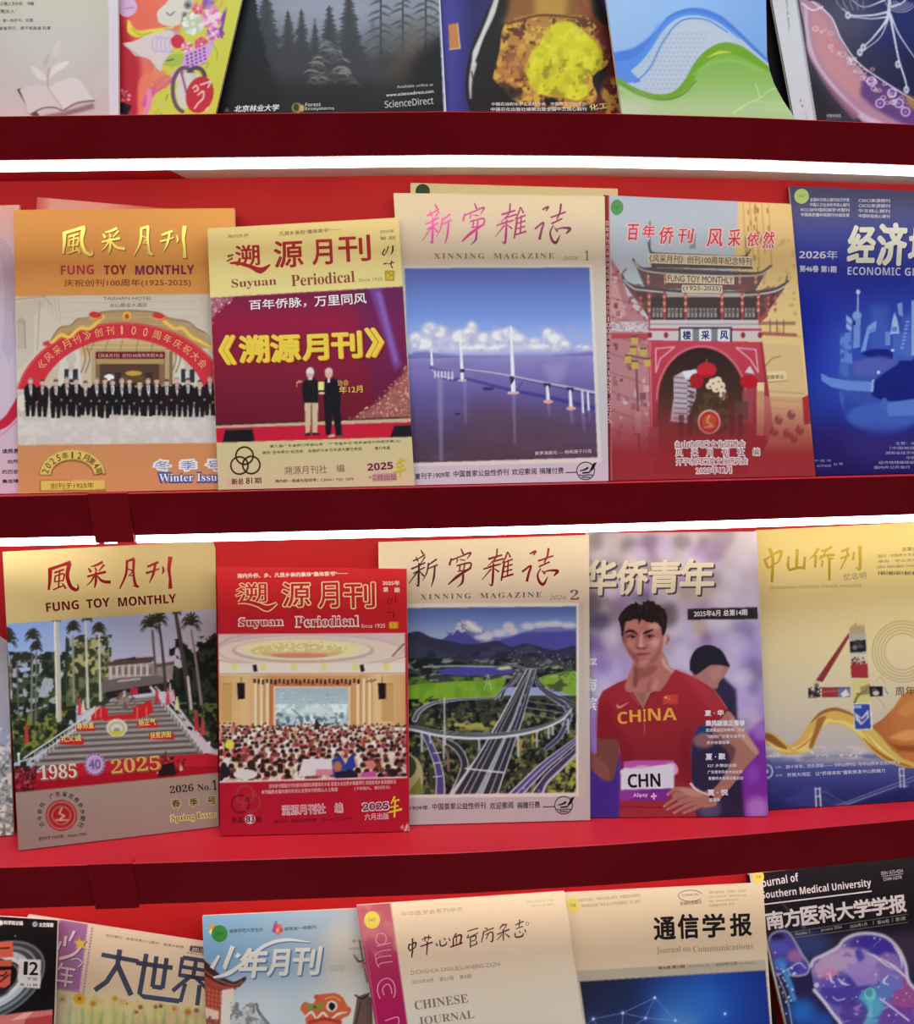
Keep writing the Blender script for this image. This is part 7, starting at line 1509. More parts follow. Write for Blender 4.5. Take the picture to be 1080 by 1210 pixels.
c.poly([(-40, 1206), (28, 1196), (62, 1193), (61, 1260), (-40, 1260)], (206, 110, 104)); c.poly([(28, 1197), (40, 1195), (30, 1204), (12, 1206)], (226, 160, 150)); c.poly([(30, 1204), (62, 1199), (61, 1260), (20, 1260)], (176, 60, 60)); c.ell(18, 1106, 1, 1, (160, 150, 150))
c.poly([(22, 1133), (48.6, 1134), (47.6, 1168), (20.6, 1166)], (214, 206, 206)); c.ell(1, 1090.4, 3, 3, (206, 200, 200)); c.ell(41.4, 1092.2, 3, 3, (206, 200, 200)); c.ell(41.4, 1092.2, 1.4, 1.4, (60, 50, 50))
mg.cover()
I = Ink(); wh = (214, 208, 208)
I.text('科学知识局', 4.6, 1092.6, 27, 1093.4, 5, wh, bold=.03); I.text('太空探索', 46, 1095, 63, 1095.6, 5, wh, bold=.03)
I.text('1', 28, 1151.4, 32, 1151.6, 15, (36, 30, 32), bold=.02); I.text('2', 34.6, 1151.6, 44.6, 1152, 15, (36, 30, 32), bold=.02); I.text('宇宙', 32, 1158.4, 44, 1158.8, 4, (90, 80, 84)); I.text('第 12 期', 23.6, 1165, 44, 1165.8, 3.6, (60, 52, 56))
mg.print('cover_lettering', I)

d_ = stand((222, 1401), .074, 4) - 1401
mg = Magazine('magazine', 'cream magazine with purple corner strip and flowers, tipped clockwise', 'magazine', GD,
              (33, 1081), (264, 1116.6), (222, 1401 + d_), (-10, 1366 + d_), .078, .074, .1170, .0035)
c = mg.canvas((222, 200, 172))
c.grad(None, [(1080, (226, 204, 176)), (1160, (222, 200, 170)), (1210, (214, 192, 150))])
c.poly([(33, 1080), (70, 1086), (104, 1092), (95, 1173), (55, 1168), (20, 1160)], (166, 112, 164)); c.poly([(33, 1080), (71, 1086), (70, 1090), (32, 1084)], (226, 210, 200))
for k in range(22): t = k / 21; c.ell(109 - 10.6 * t, 1097 + 76 * t, 1.1, 1.1, (150, 96, 150)); c.ell(104.6 - 10 * t, 1094 + 76 * t, 1.2, 1.4, (226, 206, 196))
fl = [(50, 1170), (246, 1192), (240, 1260), (30, 1260)]
c.grad(fl, [(1170, (222, 204, 150)), (1195, (206, 194, 130)), (1240, (176, 176, 100))], a=.9, soft=4); c.texture(fl, (206, 190, 120), 8, .45, .6, 4, .8); c.poly([(60, 1170), (92, 1178), (90, 1215), (50, 1215)], (206, 196, 184), .6, 4); c.texture([(140, 1180), (246, 1192), (246, 1215), (140, 1215)], (206, 160, 130), 8, .52, .62, 6, .7)
for k in range(26):
    x = 84 + k * 6.2; y = 1186 + (k * 7 % 9) + (x - 84) * .05; c.line(spl([(x, y), (x + (k % 3 - 1) * 2, y + 14), (x - 2, y + 34)]), [1.4, 4, 4], [(140, 160, 90), (170, 180, 120), (110, 140, 90), (196, 200, 160)][k % 4], .5, .8)
for x, y, r_, cc in ((94, 1180, 7.6, (222, 170, 50)), (110, 1186, 4.6, (210, 160, 60)), (136, 1180, 4, (206, 160, 80)), (74, 1181, 5, (190, 176, 130)), (166, 1190, 3, (180, 90, 60)), (184, 1190, 2.6, (150, 90, 70)), (190, 1189, 2.4, (110, 70, 60)), (206, 1192, 3.4, (206, 140, 90)), (222, 1196, 4.6, (190, 120, 80)), (161, 1196, 2.4, (190, 80, 60)), (232, 1194, 3, (140, 100, 70)), (150, 1186, 3, (226, 190, 90))):
    for k in range(8): a = k * math.pi / 4; c.ell(x + r_ * .6 * math.cos(a), y + r_ * .55 * math.sin(a), r_ * .42, r_ * .3, cc, 1, 0, math.degrees(a))
    c.ell(x, y, r_ * .3, r_ * .3, (160, 100, 40))
c.poly([(225, 1117.4), (242, 1119.6), (241, 1126), (224, 1123.6)], (60, 50, 50)); st = [(93.6, 1107), (96, 1112), (103, 1111.4), (98.6, 1116), (101, 1122), (95, 1119), (90, 1123), (91, 1116.4), (86.6, 1112), (92, 1112)]; c.poly([(x + .8, y + 1) for x, y in st], (90, 60, 90)); c.poly(st, (226, 190, 70))
mg.cover()
I = Ink(); nv = (74, 78, 100); wh = (228, 212, 210)
L = lambda pts, w_, col, lv=0: I.line(pts, w_, col, lv)
for dx, cc, lv in ((1, (110, 66, 120), 0), (0, wh, 1)):
    L(spl([(78 + dx, 1106 + dx), (76 + dx, 1118 + dx)]), 3.6, cc, lv); L(spl([(72 + dx, 1112 + dx), (68 + dx, 1122 + dx)]), 3, cc, lv); L(spl([(88 + dx, 1100 + dx), (82 + dx, 1112 + dx)]), [3.4, 3], cc, lv); L(spl([(96 + dx, 1119 + dx), (86 + dx, 1128 + dx), (70 + dx, 1133 + dx)]), [2, 3.4, 4], cc, lv)
    L(spl([(74 + dx, 1138 + dx), (69 + dx, 1146 + dx)]), 2.6, cc, lv); L([(71 + dx, 1143 + dx), (89 + dx, 1146 + dx)], 2.6, cc, lv); L([(72 + dx, 1151 + dx), (86 + dx, 1153.6 + dx)], 2.4, cc, lv); L([(66 + dx, 1158 + dx), (86 + dx, 1161 + dx)], 2.6, cc, lv); L([(80 + dx, 1143 + dx), (77 + dx, 1166 + dx)], 2.8, cc, lv); L(spl([(84 + dx, 1134 + dx), (92 + dx, 1133 + dx), (97 + dx, 1138 + dx), (92 + dx, 1143 + dx)]), 1.2, cc, lv)
for seg, w_ in (([(120, 1128), (164, 1136)], 4.4), ([(141.6, 1122), (139, 1140), (126, 1160), (112, 1170)], 5), ([(139, 1140), (146, 1156), (155, 1176)], 5.4),
                ([(161, 1137.6), (204, 1143.6)], 4.6), ([(173, 1127), (165, 1174), (170, 1177.6), (212, 1183)], 4.8), ([(185, 1130), (180, 1166)], 4.4), ([(197, 1132), (192, 1168)], 4.4), ([(180, 1165.6), (192, 1167.4)], 4.4),
                ([(216, 1131), (212, 1152), (244, 1157)], 4.4), ([(216, 1131.4), (246, 1136)], 4.2), ([(232, 1134), (228, 1155)], 4), ([(214, 1142), (244, 1147)], 3.6), ([(226, 1153), (212, 1164), (204, 1171)], 4.2), ([(230, 1154), (244, 1168)], 3.6), ([(219, 1162), (213, 1184)], 4), ([(236, 1164), (233, 1188)], 4.4)):
    L(seg, w_ * 1.2, nv)
mg.print('title_lettering', I)
I = Ink(); g = (120, 104, 90); I.text('知识窗口 · 全国优秀少儿期刊　阅读大世界', 125, 1106.6, 217, 1121, 3.2, g, bold=.01); I.text('2025.12', 226.6, 1123, 240, 1124.6, 3.6, (226, 210, 196), bold=.02); I.text('总第九八期', 220, 1126.6, 242, 1129.4, 2.6, g)
mg.print('cover_lettering', I)

mg = Magazine('magazine', 'sky blue magazine with white slanted title, lion dance head and a green sticker', 'magazine', GD,
              (239, 1082.5), (462, 1072), (478, 1400), (250, 1402), .064, .066, .1080, shelf=4)
c = mg.canvas((150, 180, 200))
c.grad(None, [(238, (104, 160, 200)), (300, (130, 172, 204)), (370, (178, 192, 200)), (415, (214, 206, 190)), (470, (220, 208, 190))], 'x'); c.grad(None, [(1075, (150, 180, 200)), (1130, (140, 176, 206)), (1180, (214, 212, 206)), (1240, (226, 216, 204))], a=.45); c.ell(385, 1088, 24, 14, (160, 184, 196), .6, 8); c.ell(405, 1130, 22, 40, (222, 212, 196), .7, 10); c.ell(300, 1190, 40, 30, (206, 210, 214), .7, 12)
c.poly([(240, 1138), (252, 1144), (262, 1154), (275, 1160), (288, 1158), (284, 1166), (262, 1170), (262, 1215), (240, 1215)], (150, 70, 56)); c.poly(spl([(238, 1132), (250, 1142), (262, 1153), (276, 1160), (290, 1154), (289, 1160), (276, 1167), (258, 1162), (238, 1150)]), (72, 44, 46)); c.line(spl([(240, 1146), (258, 1158), (276, 1164), (286, 1160)]), 1.4, (180, 110, 90)); c.line(spl([(238, 1152), (256, 1164), (278, 1168)]), 3, (176, 70, 60)); c.poly([(262, 1170), (276, 1168), (274, 1215), (260, 1215)], (222, 206, 196))
c.poly([(243, 1166), (262, 1172), (259, 1194), (242, 1190)], (196, 96, 66)); 
for k in range(4): c.line([(245 + k * 4.4, 1168), (244 + k * 4.4, 1192)], .9, (120, 50, 40)); c.line([(243, 1171 + k * 5.4), (261, 1175 + k * 5.4)], .9, (120, 50, 40))
c.poly([(242, 1190), (259, 1195), (258, 1205), (241, 1203)], (222, 190, 170)); c.dots([(240, 1200), (258, 1204), (258, 1215), (240, 1215)], 16, (1, 2), [(150, 110, 90), (90, 70, 60)], 3)
c.poly([(276, 1198), (300, 1190), (304, 1200), (300, 1215), (272, 1215)], (190, 186, 184), .8, 1); c.texture([(272, 1184), (306, 1184), (306, 1215), (272, 1215)], (130, 126, 126), 4, .5, .58, 4); c.line(spl([(303, 1186), (306, 1196), (318, 1212)]), [2, 3, 4], (96, 96, 104)); c.poly([(308, 1198), (320, 1215), (306, 1215)], (150, 150, 154), .7)
c.poly([(422, 1178), (432, 1174), (440, 1180), (440, 1215), (416, 1215)], (110, 84, 76)); c.line(spl([(420, 1176), (428, 1180), (436, 1174)]), 2, (50, 40, 42)); c.line([(426, 1184), (420, 1212)], 1.6, (60, 46, 46)); c.line(spl([(418, 1128), (424, 1136), (430, 1134)]), [1, 2.4, 1], (70, 56, 50)); c.line(spl([(425, 1112), (428, 1130), (434, 1160)]), 1.6, (96, 70, 60)); c.dots([(422, 1128), (434, 1128), (436, 1150), (426, 1150)], 8, (1, 2), [(206, 90, 70), (96, 60, 50)], 6)
# lion dance head
c.poly(spl([(362, 1215), (360, 1200), (355, 1192), (360, 1184), (370, 1186), (376, 1176), (388, 1174), (398, 1174), (406, 1180), (410, 1188), (415, 1192), (412, 1200), (404, 1204), (404, 1215)]), (206, 96, 62)); c.ell(374, 1178, 3, 3, (196, 80, 50)); c.ell(392, 1189, 6.4, 6.6, (226, 214, 206)); c.ell(393, 1189, 4.6, 5.2, (30, 22, 26)); c.line(arcpts(392, 1189, 5, 5, -60, 80, 14), 1.6, (236, 230, 226)); c.poly(spl([(362, 1186), (372, 1188), (380, 1184), (382, 1190), (372, 1194), (362, 1194)]), (130, 140, 70)); c.line(spl([(360, 1202), (368, 1196), (374, 1203), (382, 1197), (390, 1204), (400, 1198), (410, 1196)]), [2, 3, 2, 3, 2, 3, 1], (232, 216, 200)); c.line(spl([(366, 1208), (384, 1204), (402, 1208)]), 4, (180, 50, 44)); c.ell(372, 1190, 2, 1.6, (70, 90, 50)); c.line(spl([(384, 1180), (394, 1178), (402, 1182)]), 1.6, (226, 170, 90))
c.ell(251.6, 1098.6, 5, 6, (214, 150, 60)); c.ell(250.6, 1101, 3, 3, (230, 220, 210)); 
for k in range(5): a = k * 1.2566 + .3; c.ell(328 + 4 * math.cos(a), 1098 + 4 * math.sin(a), 2.6, 3, [(196, 70, 90), (214, 110, 90), (150, 80, 140)][k % 3])
c.ell(326, 1091, 2, 3, (150, 80, 150), .8); c.ell(328, 1099, 2.2, 2.2, (230, 170, 90))
mg.cover()
I = Ink(); wh = (232, 226, 218); bl = (86, 130, 176)
for q, cc, lv in ((1.4, bl, 0), (0, wh, 1)):
    a_, w0 = q, 0 if q else 0
    I.line(spl([(275 + a_, 1118 + a_), (266 + a_, 1142 + a_), (268 + a_, 1143 + a_)]), [5, 5, 1], cc, lv); I.line(spl([(259 + a_, 1129 + a_), (250 + a_, 1144 + a_)]), [3, 5], cc, lv); I.line(spl([(283 + a_, 1127 + a_), (279 + a_, 1131 + a_)]), [5.4, 4], cc, lv); I.line(spl([(252 + a_, 1155 + a_), (270 + a_, 1150 + a_), (290 + a_, 1136 + a_), (312 + a_, 1118 + a_), (336 + a_, 1110.6 + a_), (366 + a_, 1113 + a_)]), [2, 5, 4.4, 4, 4, 1], cc, lv)
    for ch, x0, x1, yb, h in (('年', 283, 316, 1155, 34), ('月', 316, 343, 1152.6, 30), ('刊', 347, 381, 1151.6, 32)): I.text(ch, x0 + a_, yb + a_, x1 + a_, yb + a_ - .6, h, cc, lv, bold=.03 if not q else .045, shear=.16)
mg.print('title_lettering', I)
I = Ink(); dk = (60, 74, 84); I.text('湖南师范大学主办', 271, 1102.6, 311, 1100.4, 4.6, dk, bold=.012); I.text('湖南省一级期刊', 336, 1100, 374, 1097.4, 4.4, dk, bold=.012); I.text('第12期', 416, 1113.6, 432, 1113, 3.4, (120, 110, 100)); I.text('2025年', 412, 1122.6, 430, 1121.8, 3.6, (120, 110, 100)); I.text('国学', 391, 1148.4, 409, 1147.6, 8, (176, 184, 184)); I.text('课堂', 424, 1145, 433, 1144.4, 6, (176, 184, 184))
mg.print('cover_lettering', I)
mg.sticker(259.4, 1103, 9.4, 10, (54, 136, 62), '747', (24, 70, 34))

mg = Magazine('journal', 'cream journal with a magenta binding strip and yellow sticker', 'journal', GD,
              (421, 1070), (667, 1053.6), (712, 1400), (472, 1402), .050, .050, .0985, shelf=4)
c = mg.canvas((224, 202, 172)); c.grad(None, [(1050, (228, 206, 172)), (1120, (222, 202, 176)), (1210, (212, 194, 178))])
c.grad([(415, 1060), (461, 1060), (482, 1210), (492, 1280), (440, 1280)], [(1065, (176, 84, 96)), (1100, (190, 110, 120)), (1135, (170, 52, 90)), (1180, (166, 30, 82)), (1240, (160, 26, 80))]); c.texture([(415, 1060), (461, 1060), (470, 1130), (430, 1130)], (206, 130, 130), 12, .5, .65, 4, .6); c.line([(461, 1064), (482, 1212)], 1, (214, 170, 170)); c.line([(424, 1070), (446, 1212)], 1.2, (196, 120, 136), .7)
mg.cover()
I = Ink()
for p in ([(444, 1112), (446, 1104), (452, 1103), (456, 1107), (455, 1114), (448, 1116), (444, 1112)], [(445, 1118), (462, 1114)], [(444, 1127), (450, 1124), (462, 1122)], [(444, 1134), (449, 1131), (463, 1129)], [(446, 1141), (451, 1138), (464, 1136)], [(449, 1180), (446, 1170), (449, 1160), (458, 1156), (465, 1161), (467, 1172), (465, 1179)], [(454, 1176), (452, 1170), (454, 1165), (459, 1163), (462, 1168), (463, 1174)], [(443, 1127), (445, 1138), (448, 1143)]):
    I.line(spl(p), 1.3, (222, 140, 164))
I.line(spl([(455, 1206), (470, 1202), (471, 1212)]), 1.3, (222, 140, 164))
mg.print('spine_lettering', I)
I = Ink()
B = [([(4, 8), (3, 14), (6, 18)], [1.6, 2, 1.2]), ([(4, 10), (12, 8), (11, 14), (5, 16)], [1.2, 2.4, 1.6, 1.2]), ([(8, 2), (8, 16), (7, 26)], [2, 2.2, 1.4]),
     ([(20, 6), (26, 4), (32, 5)], [1.2, 1.6, 2]), ([(24, 2), (24, 9)], [1.4, 1.2]), ([(29, 1), (28, 8)], [1.4, 1.2]), ([(18, 14), (34, 11)], [1.6, 2]), ([(27, 9), (26, 26)], [2.2, 1.4]),
     ([(38, 13), (40, 17)], [1.4, 2]), ([(43, 10), (44, 17), (50, 17), (52, 13)], [1.4, 2.2, 2, 1]), ([(48, 8), (50, 11)], [1, 2]), ([(54, 9), (56, 13)], [1, 2]),
     ([(64, 5), (61, 9)], [2, 1]), ([(60, 10), (60, 19), (58, 20)], [1.6, 2, 1]), ([(60, 10), (70, 8), (69, 18)], [1.4, 2.4, 2]), ([(64, 9), (64, 18)], [1.4, 1.2]), ([(56, 21), (72, 18)], [1.6, 2.2]),
     ([(78, 5), (84, 4), (92, 3)], [1.2, 1.4, 1.6]), ([(80, 9), (78, 13), (92, 9)], [1.4, 1.2, 1.4]), ([(83, 13), (89, 12), (88, 17), (83, 18)], [1.2, 1.8, 1.4, 1.2]), ([(82, 13), (82, 26)], [1.6, 1.4]), ([(83, 24), (90, 22), (89, 18)], [1.2, 1.8, 1.2]),
     ([(100, 4), (104, 6)], [1, 2]), ([(98, 9), (112, 6)], [1.4, 1.6]), ([(99, 9), (96, 22)], [1.8, 1]), ([(101, 13), (110, 11), (110, 22), (107, 22)], [1.2, 1.8, 2, 1]), ([(105, 12), (102, 19)], [1.4, 1]),
     ([(124, 3), (119, 9)], [1.6, 1]), ([(120, 6), (128, 4), (124, 11)], [1.2, 1.6, 1]), ([(116, 15), (132, 11)], [1.6, 2]), ([(124, 10), (124, 24)], [2.2, 1.4]), ([(122, 16), (116, 22)], [1.4, .8]), ([(126, 15), (132, 21)], [1, 2.2]),
     ([(139, 7), (150, 4)], [1.4, 1.8]), ([(145, 1), (144, 10)], [1.8, 1.4]), ([(140, 12), (149, 10)], [1.2, 1.6]), ([(139, 16), (140, 22), (148, 22), (150, 18)], [1.2, 2, 2.4, .8]), ([(144, 15), (146, 18)], [1, 1.8]), ([(151, 14), (153, 18)], [1, 2])]
for j, (pts, ws) in enumerate(B):
    p = spl(np.array(pts, float), 5); p = np.stack([480 + p[:, 0] * .925, 1104 + p[:, 1] * .95 - p[:, 0] * .155 + 4], -1); f = np.mean(p[:, 0])
    I.line(p, np.array(ws) * .95, (120, 26, 44) if int(f / 17) % 2 else (84, 66, 40), j * .02)
I.ring(623, 1091.4, 1.8, 1.8, .6, (120, 60, 60))
mg.print('title_lettering', I, M_FOIL)
I = Ink(); g = (140, 120, 104)
I.text('中华医学会系列杂志', 475, 1083, 547, 1076.4, 5.4, (170, 146, 110)); I.text('ZHONGHUA XINXUEGUANBING ZAZHI', 484.6, 1152, 591, 1141.6, 5, (160, 140, 124)); I.text('2025年8月　第53卷　第8期', 487, 1163.4, 557, 1155.8, 5.2, (150, 130, 116)); I.text('ISSN 0253-3758', 622, 1067.4, 654, 1065, 2.8, (190, 166, 140)); I.text('CN 11-2148/R', 628, 1072, 654, 1070, 2.8, (190, 166, 140))
I.text(SE('CHINESE'), 490.6, 1193.4, 553.6, 1184.6, 10.6, (128, 110, 98)); I.text(SE('JOURNAL'), 494.6, 1212.6, 561, 1204, 10.6, (128, 110, 98))
mg.print('cover_lettering', I)
mg.sticker(439.6, 1087, 9.4, 10.2, (232, 206, 92), '747', (150, 120, 50))

mg = Magazine('journal', 'cream journal with bold black title over a glowing blue network picture', 'journal', GD,
              (652, 1056), (901.6, 1043.6), (920, 1400), (688, 1402), .066, .066, .1090, shelf=4)
c = mg.canvas((228, 204, 172)); c.grad(None, [(1045, (230, 206, 174)), (1130, (226, 204, 174)), (1210, (214, 196, 176))])
c.poly([(682, 1147.4), (903.4, 1134), (905.4, 1145.6), (683.4, 1158.6)], (190, 176, 156)); pb = [(685, 1160), (904.6, 1146.6), (916, 1280), (702, 1280)]
c.clip = c.mask_poly(pb, (slice(None), slice(None))); c.poly(pb, (34, 38, 70)); c.grad(pb, [(684, (42, 38, 44)), (740, (38, 42, 66)), (780, (40, 70, 140)), (830, (36, 92, 190)), (870, (34, 74, 170)), (910, (30, 50, 130))], 'x', .95); c.ell(815, 1190, 46, 26, (60, 130, 206), .6, 12); c.ell(800, 1209, 30, 16, (120, 180, 220), .5, 8); c.ell(720, 1215, 50, 18, (60, 70, 110), .5, 10); c.grad(pb, [(1146, (30, 40, 110)), (1170, (36, 60, 150))], a=.2)
nodes = [(701, 1204), (736, 1197), (773.6, 1179), (762.6, 1203), (798, 1206), (712, 1225), (735, 1222), (690, 1214), (836, 1218), (856.6, 1198)]
for a, b in ((0, 1), (1, 2), (2, 3), (1, 3), (3, 4), (2, 4), (1, 6), (0, 5), (0, 7), (4, 8), (3, 6)): c.line([nodes[a], nodes[b]], .8, (120, 150, 206), .9)
for x, y in nodes: c.ell(x, y, 3.4, 3.4, (90, 130, 210), .5, 1.4); c.ell(x, y, 1.5, 1.5, (206, 220, 240))
c.clip = None; c.line([(683.4, 1159.4), (905, 1146.2)], .8, (150, 130, 116))
mg.cover()
I = Ink(); bk = (34, 28, 32)
for ch, x0, x1, yb, h in (('通', 773.6, 798, 1110.4, 26), ('信', 802, 825.6, 1109, 28), ('学', 831, 856.6, 1107.6, 27), ('报', 863.6, 888, 1106, 26)): I.text(ch, x0, yb, x1, yb - 1, h, bk, bold=.028)
mg.print('title_lettering', I)
I = Ink(); g = (150, 130, 108)
I.text(SE('Journal on'), 775.6, 1127.6, 816, 1125, 8, (176, 156, 132)); I.text(SE('Communications'), 819, 1125.4, 890, 1121.2, 7.6, (176, 156, 132)); I.text('第46卷 第12期', 778, 1146, 809, 1143.8, 4, (90, 76, 66), bold=.015); I.text('Vol.46 No.12', 814, 1143.4, 838, 1141.8, 3, (140, 122, 104)); I.text('2025年12月', 846, 1142, 871, 1140.2, 4, (90, 76, 66), bold=.01); I.text('ISSN 1000-436X', 874, 1140, 892, 1138.8, 2.6, (140, 122, 104))
I.text('全国中文核心 · 中国科技核心期刊 · 中国精品科技期刊', 683, 1066, 757, 1059.6, 4, (160, 140, 112)); I.text('国家新闻出版广电总局认定的百强报刊 · 核心期刊', 687, 1072.6, 757, 1067, 4, (160, 140, 112))
I.ring(816, 1058.4, 14.4, 6.6, .8, (110, 96, 80), 0, 20, 330); I.text('CHINA JNL', 806, 1060.4, 826, 1059, 4, (120, 104, 90)); I.text('百强科技期刊', 803.6, 1069.8, 829, 1068, 4, (110, 94, 80), bold=.015)
for k, tx in enumerate(('ISSN 1000-436X　CODEN：TXUEDO', 'CN 11-2102/TN　邮发代号 2-676', 'http：//www.joconline.com.cn', '中国通信学会 主办')): I.text(tx, 838, 1056 + k * 5.2, [882, 882, 872, 868][k], 1053.8 + k * 5.2, 2.8, g)
mg.print('cover_lettering', I)
mg.sticker(676.6, 1069.6, 8, 8.6, (230, 204, 104), '758', (150, 120, 60))

mg = Magazine('journal', 'black medical journal with a violet crystal liver and white title', 'journal', GD,
              (885, 1033), (1106, 1008), (1172, 1398), (954, 1404), .080, .080, .1165, shelf=4)
c = mg.canvas((30, 26, 32))
c.grad(None, [(1010, (36, 30, 34)), (1095, (30, 28, 34)), (1110, (50, 50, 80)), (1160, (44, 40, 66)), (1250, (34, 30, 60))]); c.ell(955, 1115, 24, 16, (60, 80, 140), .8, 6); c.ell(1070, 1120, 18, 26, (70, 50, 70), .8, 8); c.poly([(938, 1150), (960, 1145), (985, 1215), (936, 1215)], (46, 40, 84), .9, 5); c.ell(948, 1196, 16, 16, (40, 110, 200), .9, 5); c.ell(970, 1208, 16, 12, (40, 90, 190), .8, 5)
lob = spl([(958, 1142), (962, 1134), (976, 1127), (990, 1119), (998, 1110), (1012, 1104), (1030, 1103), (1048, 1108), (1062, 1122), (1070, 1140), (1074, 1160), (1090, 1180), (1096, 1220), (1086, 1240), (1010, 1225), (990, 1205), (974, 1184), (962, 1170)])
c.poly(lob, (120, 100, 180)); c.clip = c.mask_poly(lob, (slice(None), slice(None)))
for x, y, rx, ry_, col in ((1030, 1116, 26, 14, (76, 62, 170)), (990, 1132, 22, 14, (196, 170, 206)), (976, 1146, 14, 12, (206, 140, 180)), (1012, 1136, 26, 16, (180, 160, 214)), (1000, 1172, 30, 18, (72, 60, 160)), (985, 1160, 16, 8, (110, 90, 190)), (1050, 1150, 16, 26, (150, 120, 190)), (1070, 1180, 16, 22, (170, 80, 140)), (1028, 1190, 16, 22, (90, 180, 206)), (1060, 1205, 22, 16, (110, 70, 160)), (1010, 1200, 18, 18, (84, 62, 150)), (1044, 1170, 12, 12, (90, 130, 200))): c.ell(x, y, rx, ry_, col, .85, 1.6)
for p, col in (([(1012, 1112), (1022, 1105), (1040, 1104), (1054, 1114), (1060, 1128), (1046, 1124), (1034, 1130), (1024, 1122)], (70, 56, 168)), ([(1016, 1118), (1022, 1132), (1016, 1138), (1010, 1128)], (84, 72, 180)), ([(962, 1140), (976, 1131), (996, 1124), (1008, 1122), (1012, 1136), (996, 1146), (978, 1150), (966, 1156)], (196, 168, 206)), ([(970, 1148), (984, 1142), (992, 1152), (978, 1158)], (214, 140, 180)), ([(1000, 1140), (1022, 1136), (1040, 1146), (1036, 1162), (1014, 1166), (1004, 1154)], (170, 140, 206)), ([(1048, 1150), (1060, 1146), (1068, 1166), (1056, 1172)], (110, 120, 206))): c.poly(p, col, .85, .8)
for p in ([(1024, 1126), (1034, 1130), (1044, 1138), (1056, 1146)], [(1056, 1118), (1064, 1130), (1066, 1144)], [(990, 1156), (996, 1162), (1004, 1164)], [(980, 1148), (982, 1158), (986, 1162)], [(1050, 1152), (1044, 1160), (1050, 1164)]): c.line(spl(p), [1, 3, 1], (226, 216, 234))
rg = np.random.RandomState(5)
for k in range(90):
    x, y = rg.uniform(958, 1085), rg.uniform(1104, 1212); p = [(x + rg.uniform(-8, 8), y + rg.uniform(-6, 6)) for _ in range(3)]
    c.poly(p, [(84, 70, 176), (214, 196, 226), (130, 100, 190), (206, 150, 196), (60, 50, 140), (150, 130, 206)][rg.randint(6)], .6)
c.ell(1028, 1175, 7, 8, (120, 206, 206)); c.ell(1027, 1173, 4, 5, (80, 160, 180)); c.line(spl([(1028, 1184), (1028, 1200), (1020, 1215)]), 6, (110, 190, 214), .8, 1); c.line(spl([(1040, 1180), (1056, 1192), (1074, 1206)]), 2, (220, 206, 230)); c.line(spl([(984, 1178), (990, 1182), (998, 1180)]), 1.4, (210, 196, 226)); c.clip = None
c.line(lob, 4, (222, 214, 232), .95, .7); c.dots(lob, 60, (.5, 1.3), [(240, 232, 244), (226, 206, 236)], 9); c.line(spl([(1040, 1132), (1056, 1142), (1072, 1156)]), [1, 4, 2], (222, 206, 226)); c.ell(965, 1164, 3, 3, (206, 200, 220))
sm = spl([(908, 1112), (912, 1104), (922, 1100), (932, 1102), (940, 1114), (948, 1128), (956, 1140), (954, 1150), (944, 1153), (934, 1152), (930, 1146), (918, 1152), (912, 1140)])
c.poly(sm, (90, 80, 180)); c.clip = c.mask_poly(sm, (slice(None), slice(None)))
for x, y, rx, ry_, col in ((920, 1120, 12, 8, (96, 100, 200)), (940, 1130, 10, 8, (180, 120, 170)), (930, 1145, 14, 8, (60, 70, 170)), (918, 1106, 10, 4, (36, 30, 70)), (922, 1138, 8, 6, (80, 140, 214))): c.ell(x, y, rx, ry_, col, .85, 2)
c.clip = None; c.line(np.vstack([sm, sm[:1]]), 2.2, (200, 190, 216), .9, .4); c.line(spl([(930, 1146), (944, 1138), (952, 1144)]), 1.4, (214, 204, 226)); c.line(spl([(924, 1140), (932, 1160), (938, 1180), (940, 1178)]), [6, 7, 6, 2], (80, 150, 220), .9, 1); c.dots([(922, 1140), (938, 1140), (944, 1190), (928, 1190)], 30, (.6, 1.6), [(150, 200, 240), (206, 226, 244), (60, 110, 200)], 4)
c.line(spl([(918, 1150), (930, 1180), (936, 1212)]), 1.4, (196, 190, 220), .8); c.dots([(905, 1105), (915, 1105), (932, 1200), (926, 1200)], 20, (.6, 1.2), [(206, 200, 230)], 6)
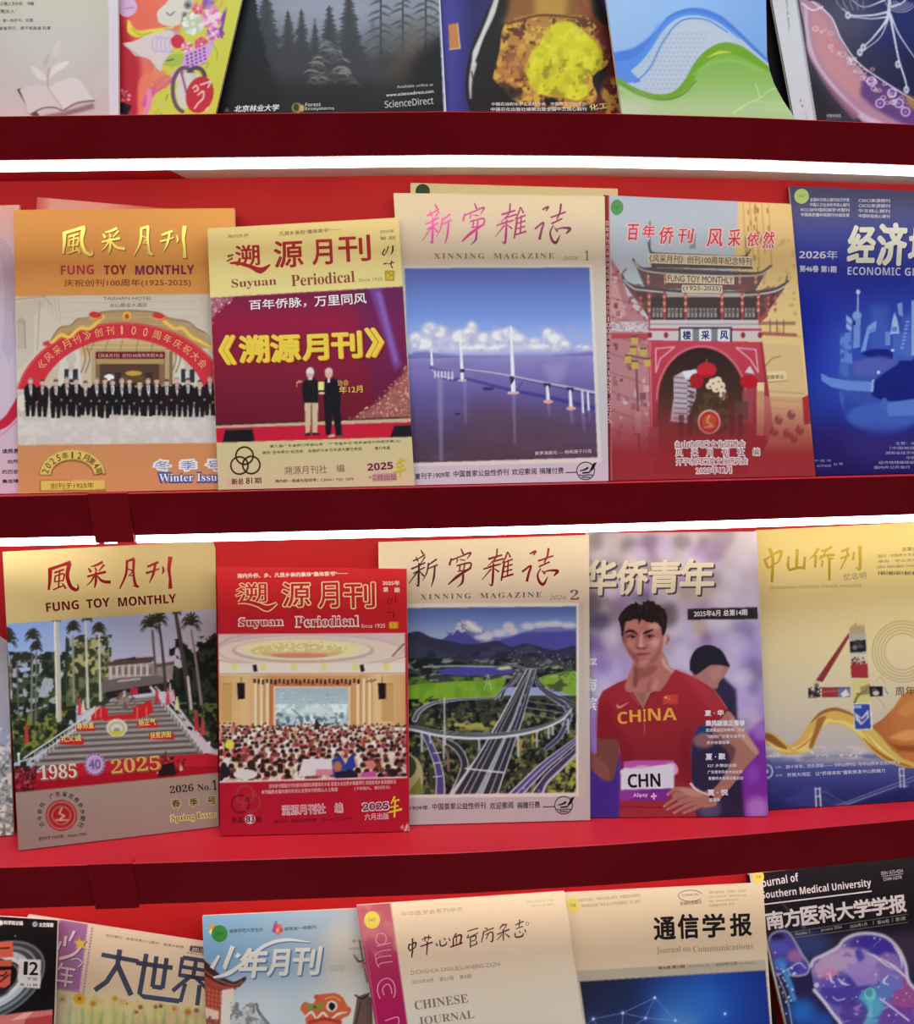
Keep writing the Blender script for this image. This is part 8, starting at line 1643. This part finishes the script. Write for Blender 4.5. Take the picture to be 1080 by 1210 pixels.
c.poly([(878, 1030), (897, 1030), (906, 1105), (930, 1212), (946, 1290), (920, 1290), (890, 1140)], (206, 196, 188)); c.line([(905, 1100), (930, 1212)], 1.2, (60, 50, 60)); c.poly([(905.6, 1046), (909, 1050), (952, 1096), (950, 1098)], (120, 116, 120), .8, .6)  # last polygon: glare streak painted across the title
mg.cover()
I = Ink(); wh = (224, 216, 218)
I.text(SB('Journal of'), 897, 1051.6, 944.6, 1043.6, 12.6, wh); I.text(SB('Southern Medical University'), 900.6, 1064.8, 1030, 1049.6, 11.6, wh); I.line([(903, 1068.6), (1030, 1053)], 1.6, wh)
for k, ch in enumerate('南方医科大学学报'): x = 907 + k * 20.7; I.text(ch, x, 1098.6 - k * 2.72, x + 19.4, 1096 - k * 2.72, 20.5, wh, bold=.032)
mg.print('title_lettering', I)
I = Ink(); g = (176, 170, 176)
I.line([(934, 1101.6), (1073, 1080)], .7, (130, 124, 130)); I.line([(938, 1108), (1073, 1089.6)], .7, (130, 124, 130))
I.text('Number 1', 940, 1105.4, 957, 1103, 3.6, g, bold=.015); I.text('January 2026', 970, 1101.4, 995, 1097.4, 4, g, bold=.015); I.text('2026年1月', 1004.6, 1097, 1024.6, 1093.8, 4.4, g, bold=.015); I.text('|', 1031.6, 1092.6, 1032.2, 1092.6, 5, g); I.text('第46卷', 1037, 1092.4, 1051, 1090.2, 4.6, g, bold=.015); I.text('|', 1054.4, 1089.6, 1055, 1089.6, 5, g); I.text('第1期', 1058.6, 1089, 1070, 1087, 4.6, g, bold=.015)
I.text('ISSN 1673-4254', 1041.6, 1034, 1067, 1030.8, 4, g, bold=.015); I.line([(1042, 1035.6), (1067, 1032.4)], .7, g); I.text('CN44-1627/R', 1044, 1041, 1066, 1038.2, 4, g, bold=.015)
mg.print('cover_lettering', I)
mg.spine([(883.8, 1034), (885.4, 1034), (931, 1280), (912, 1280)], (20, 15, 17))  # near-black strip modelled for the deep shadow gap beside this journal
mg.sticker(895.6, 1036, 7, 8, (232, 206, 96), '758', (150, 120, 60))
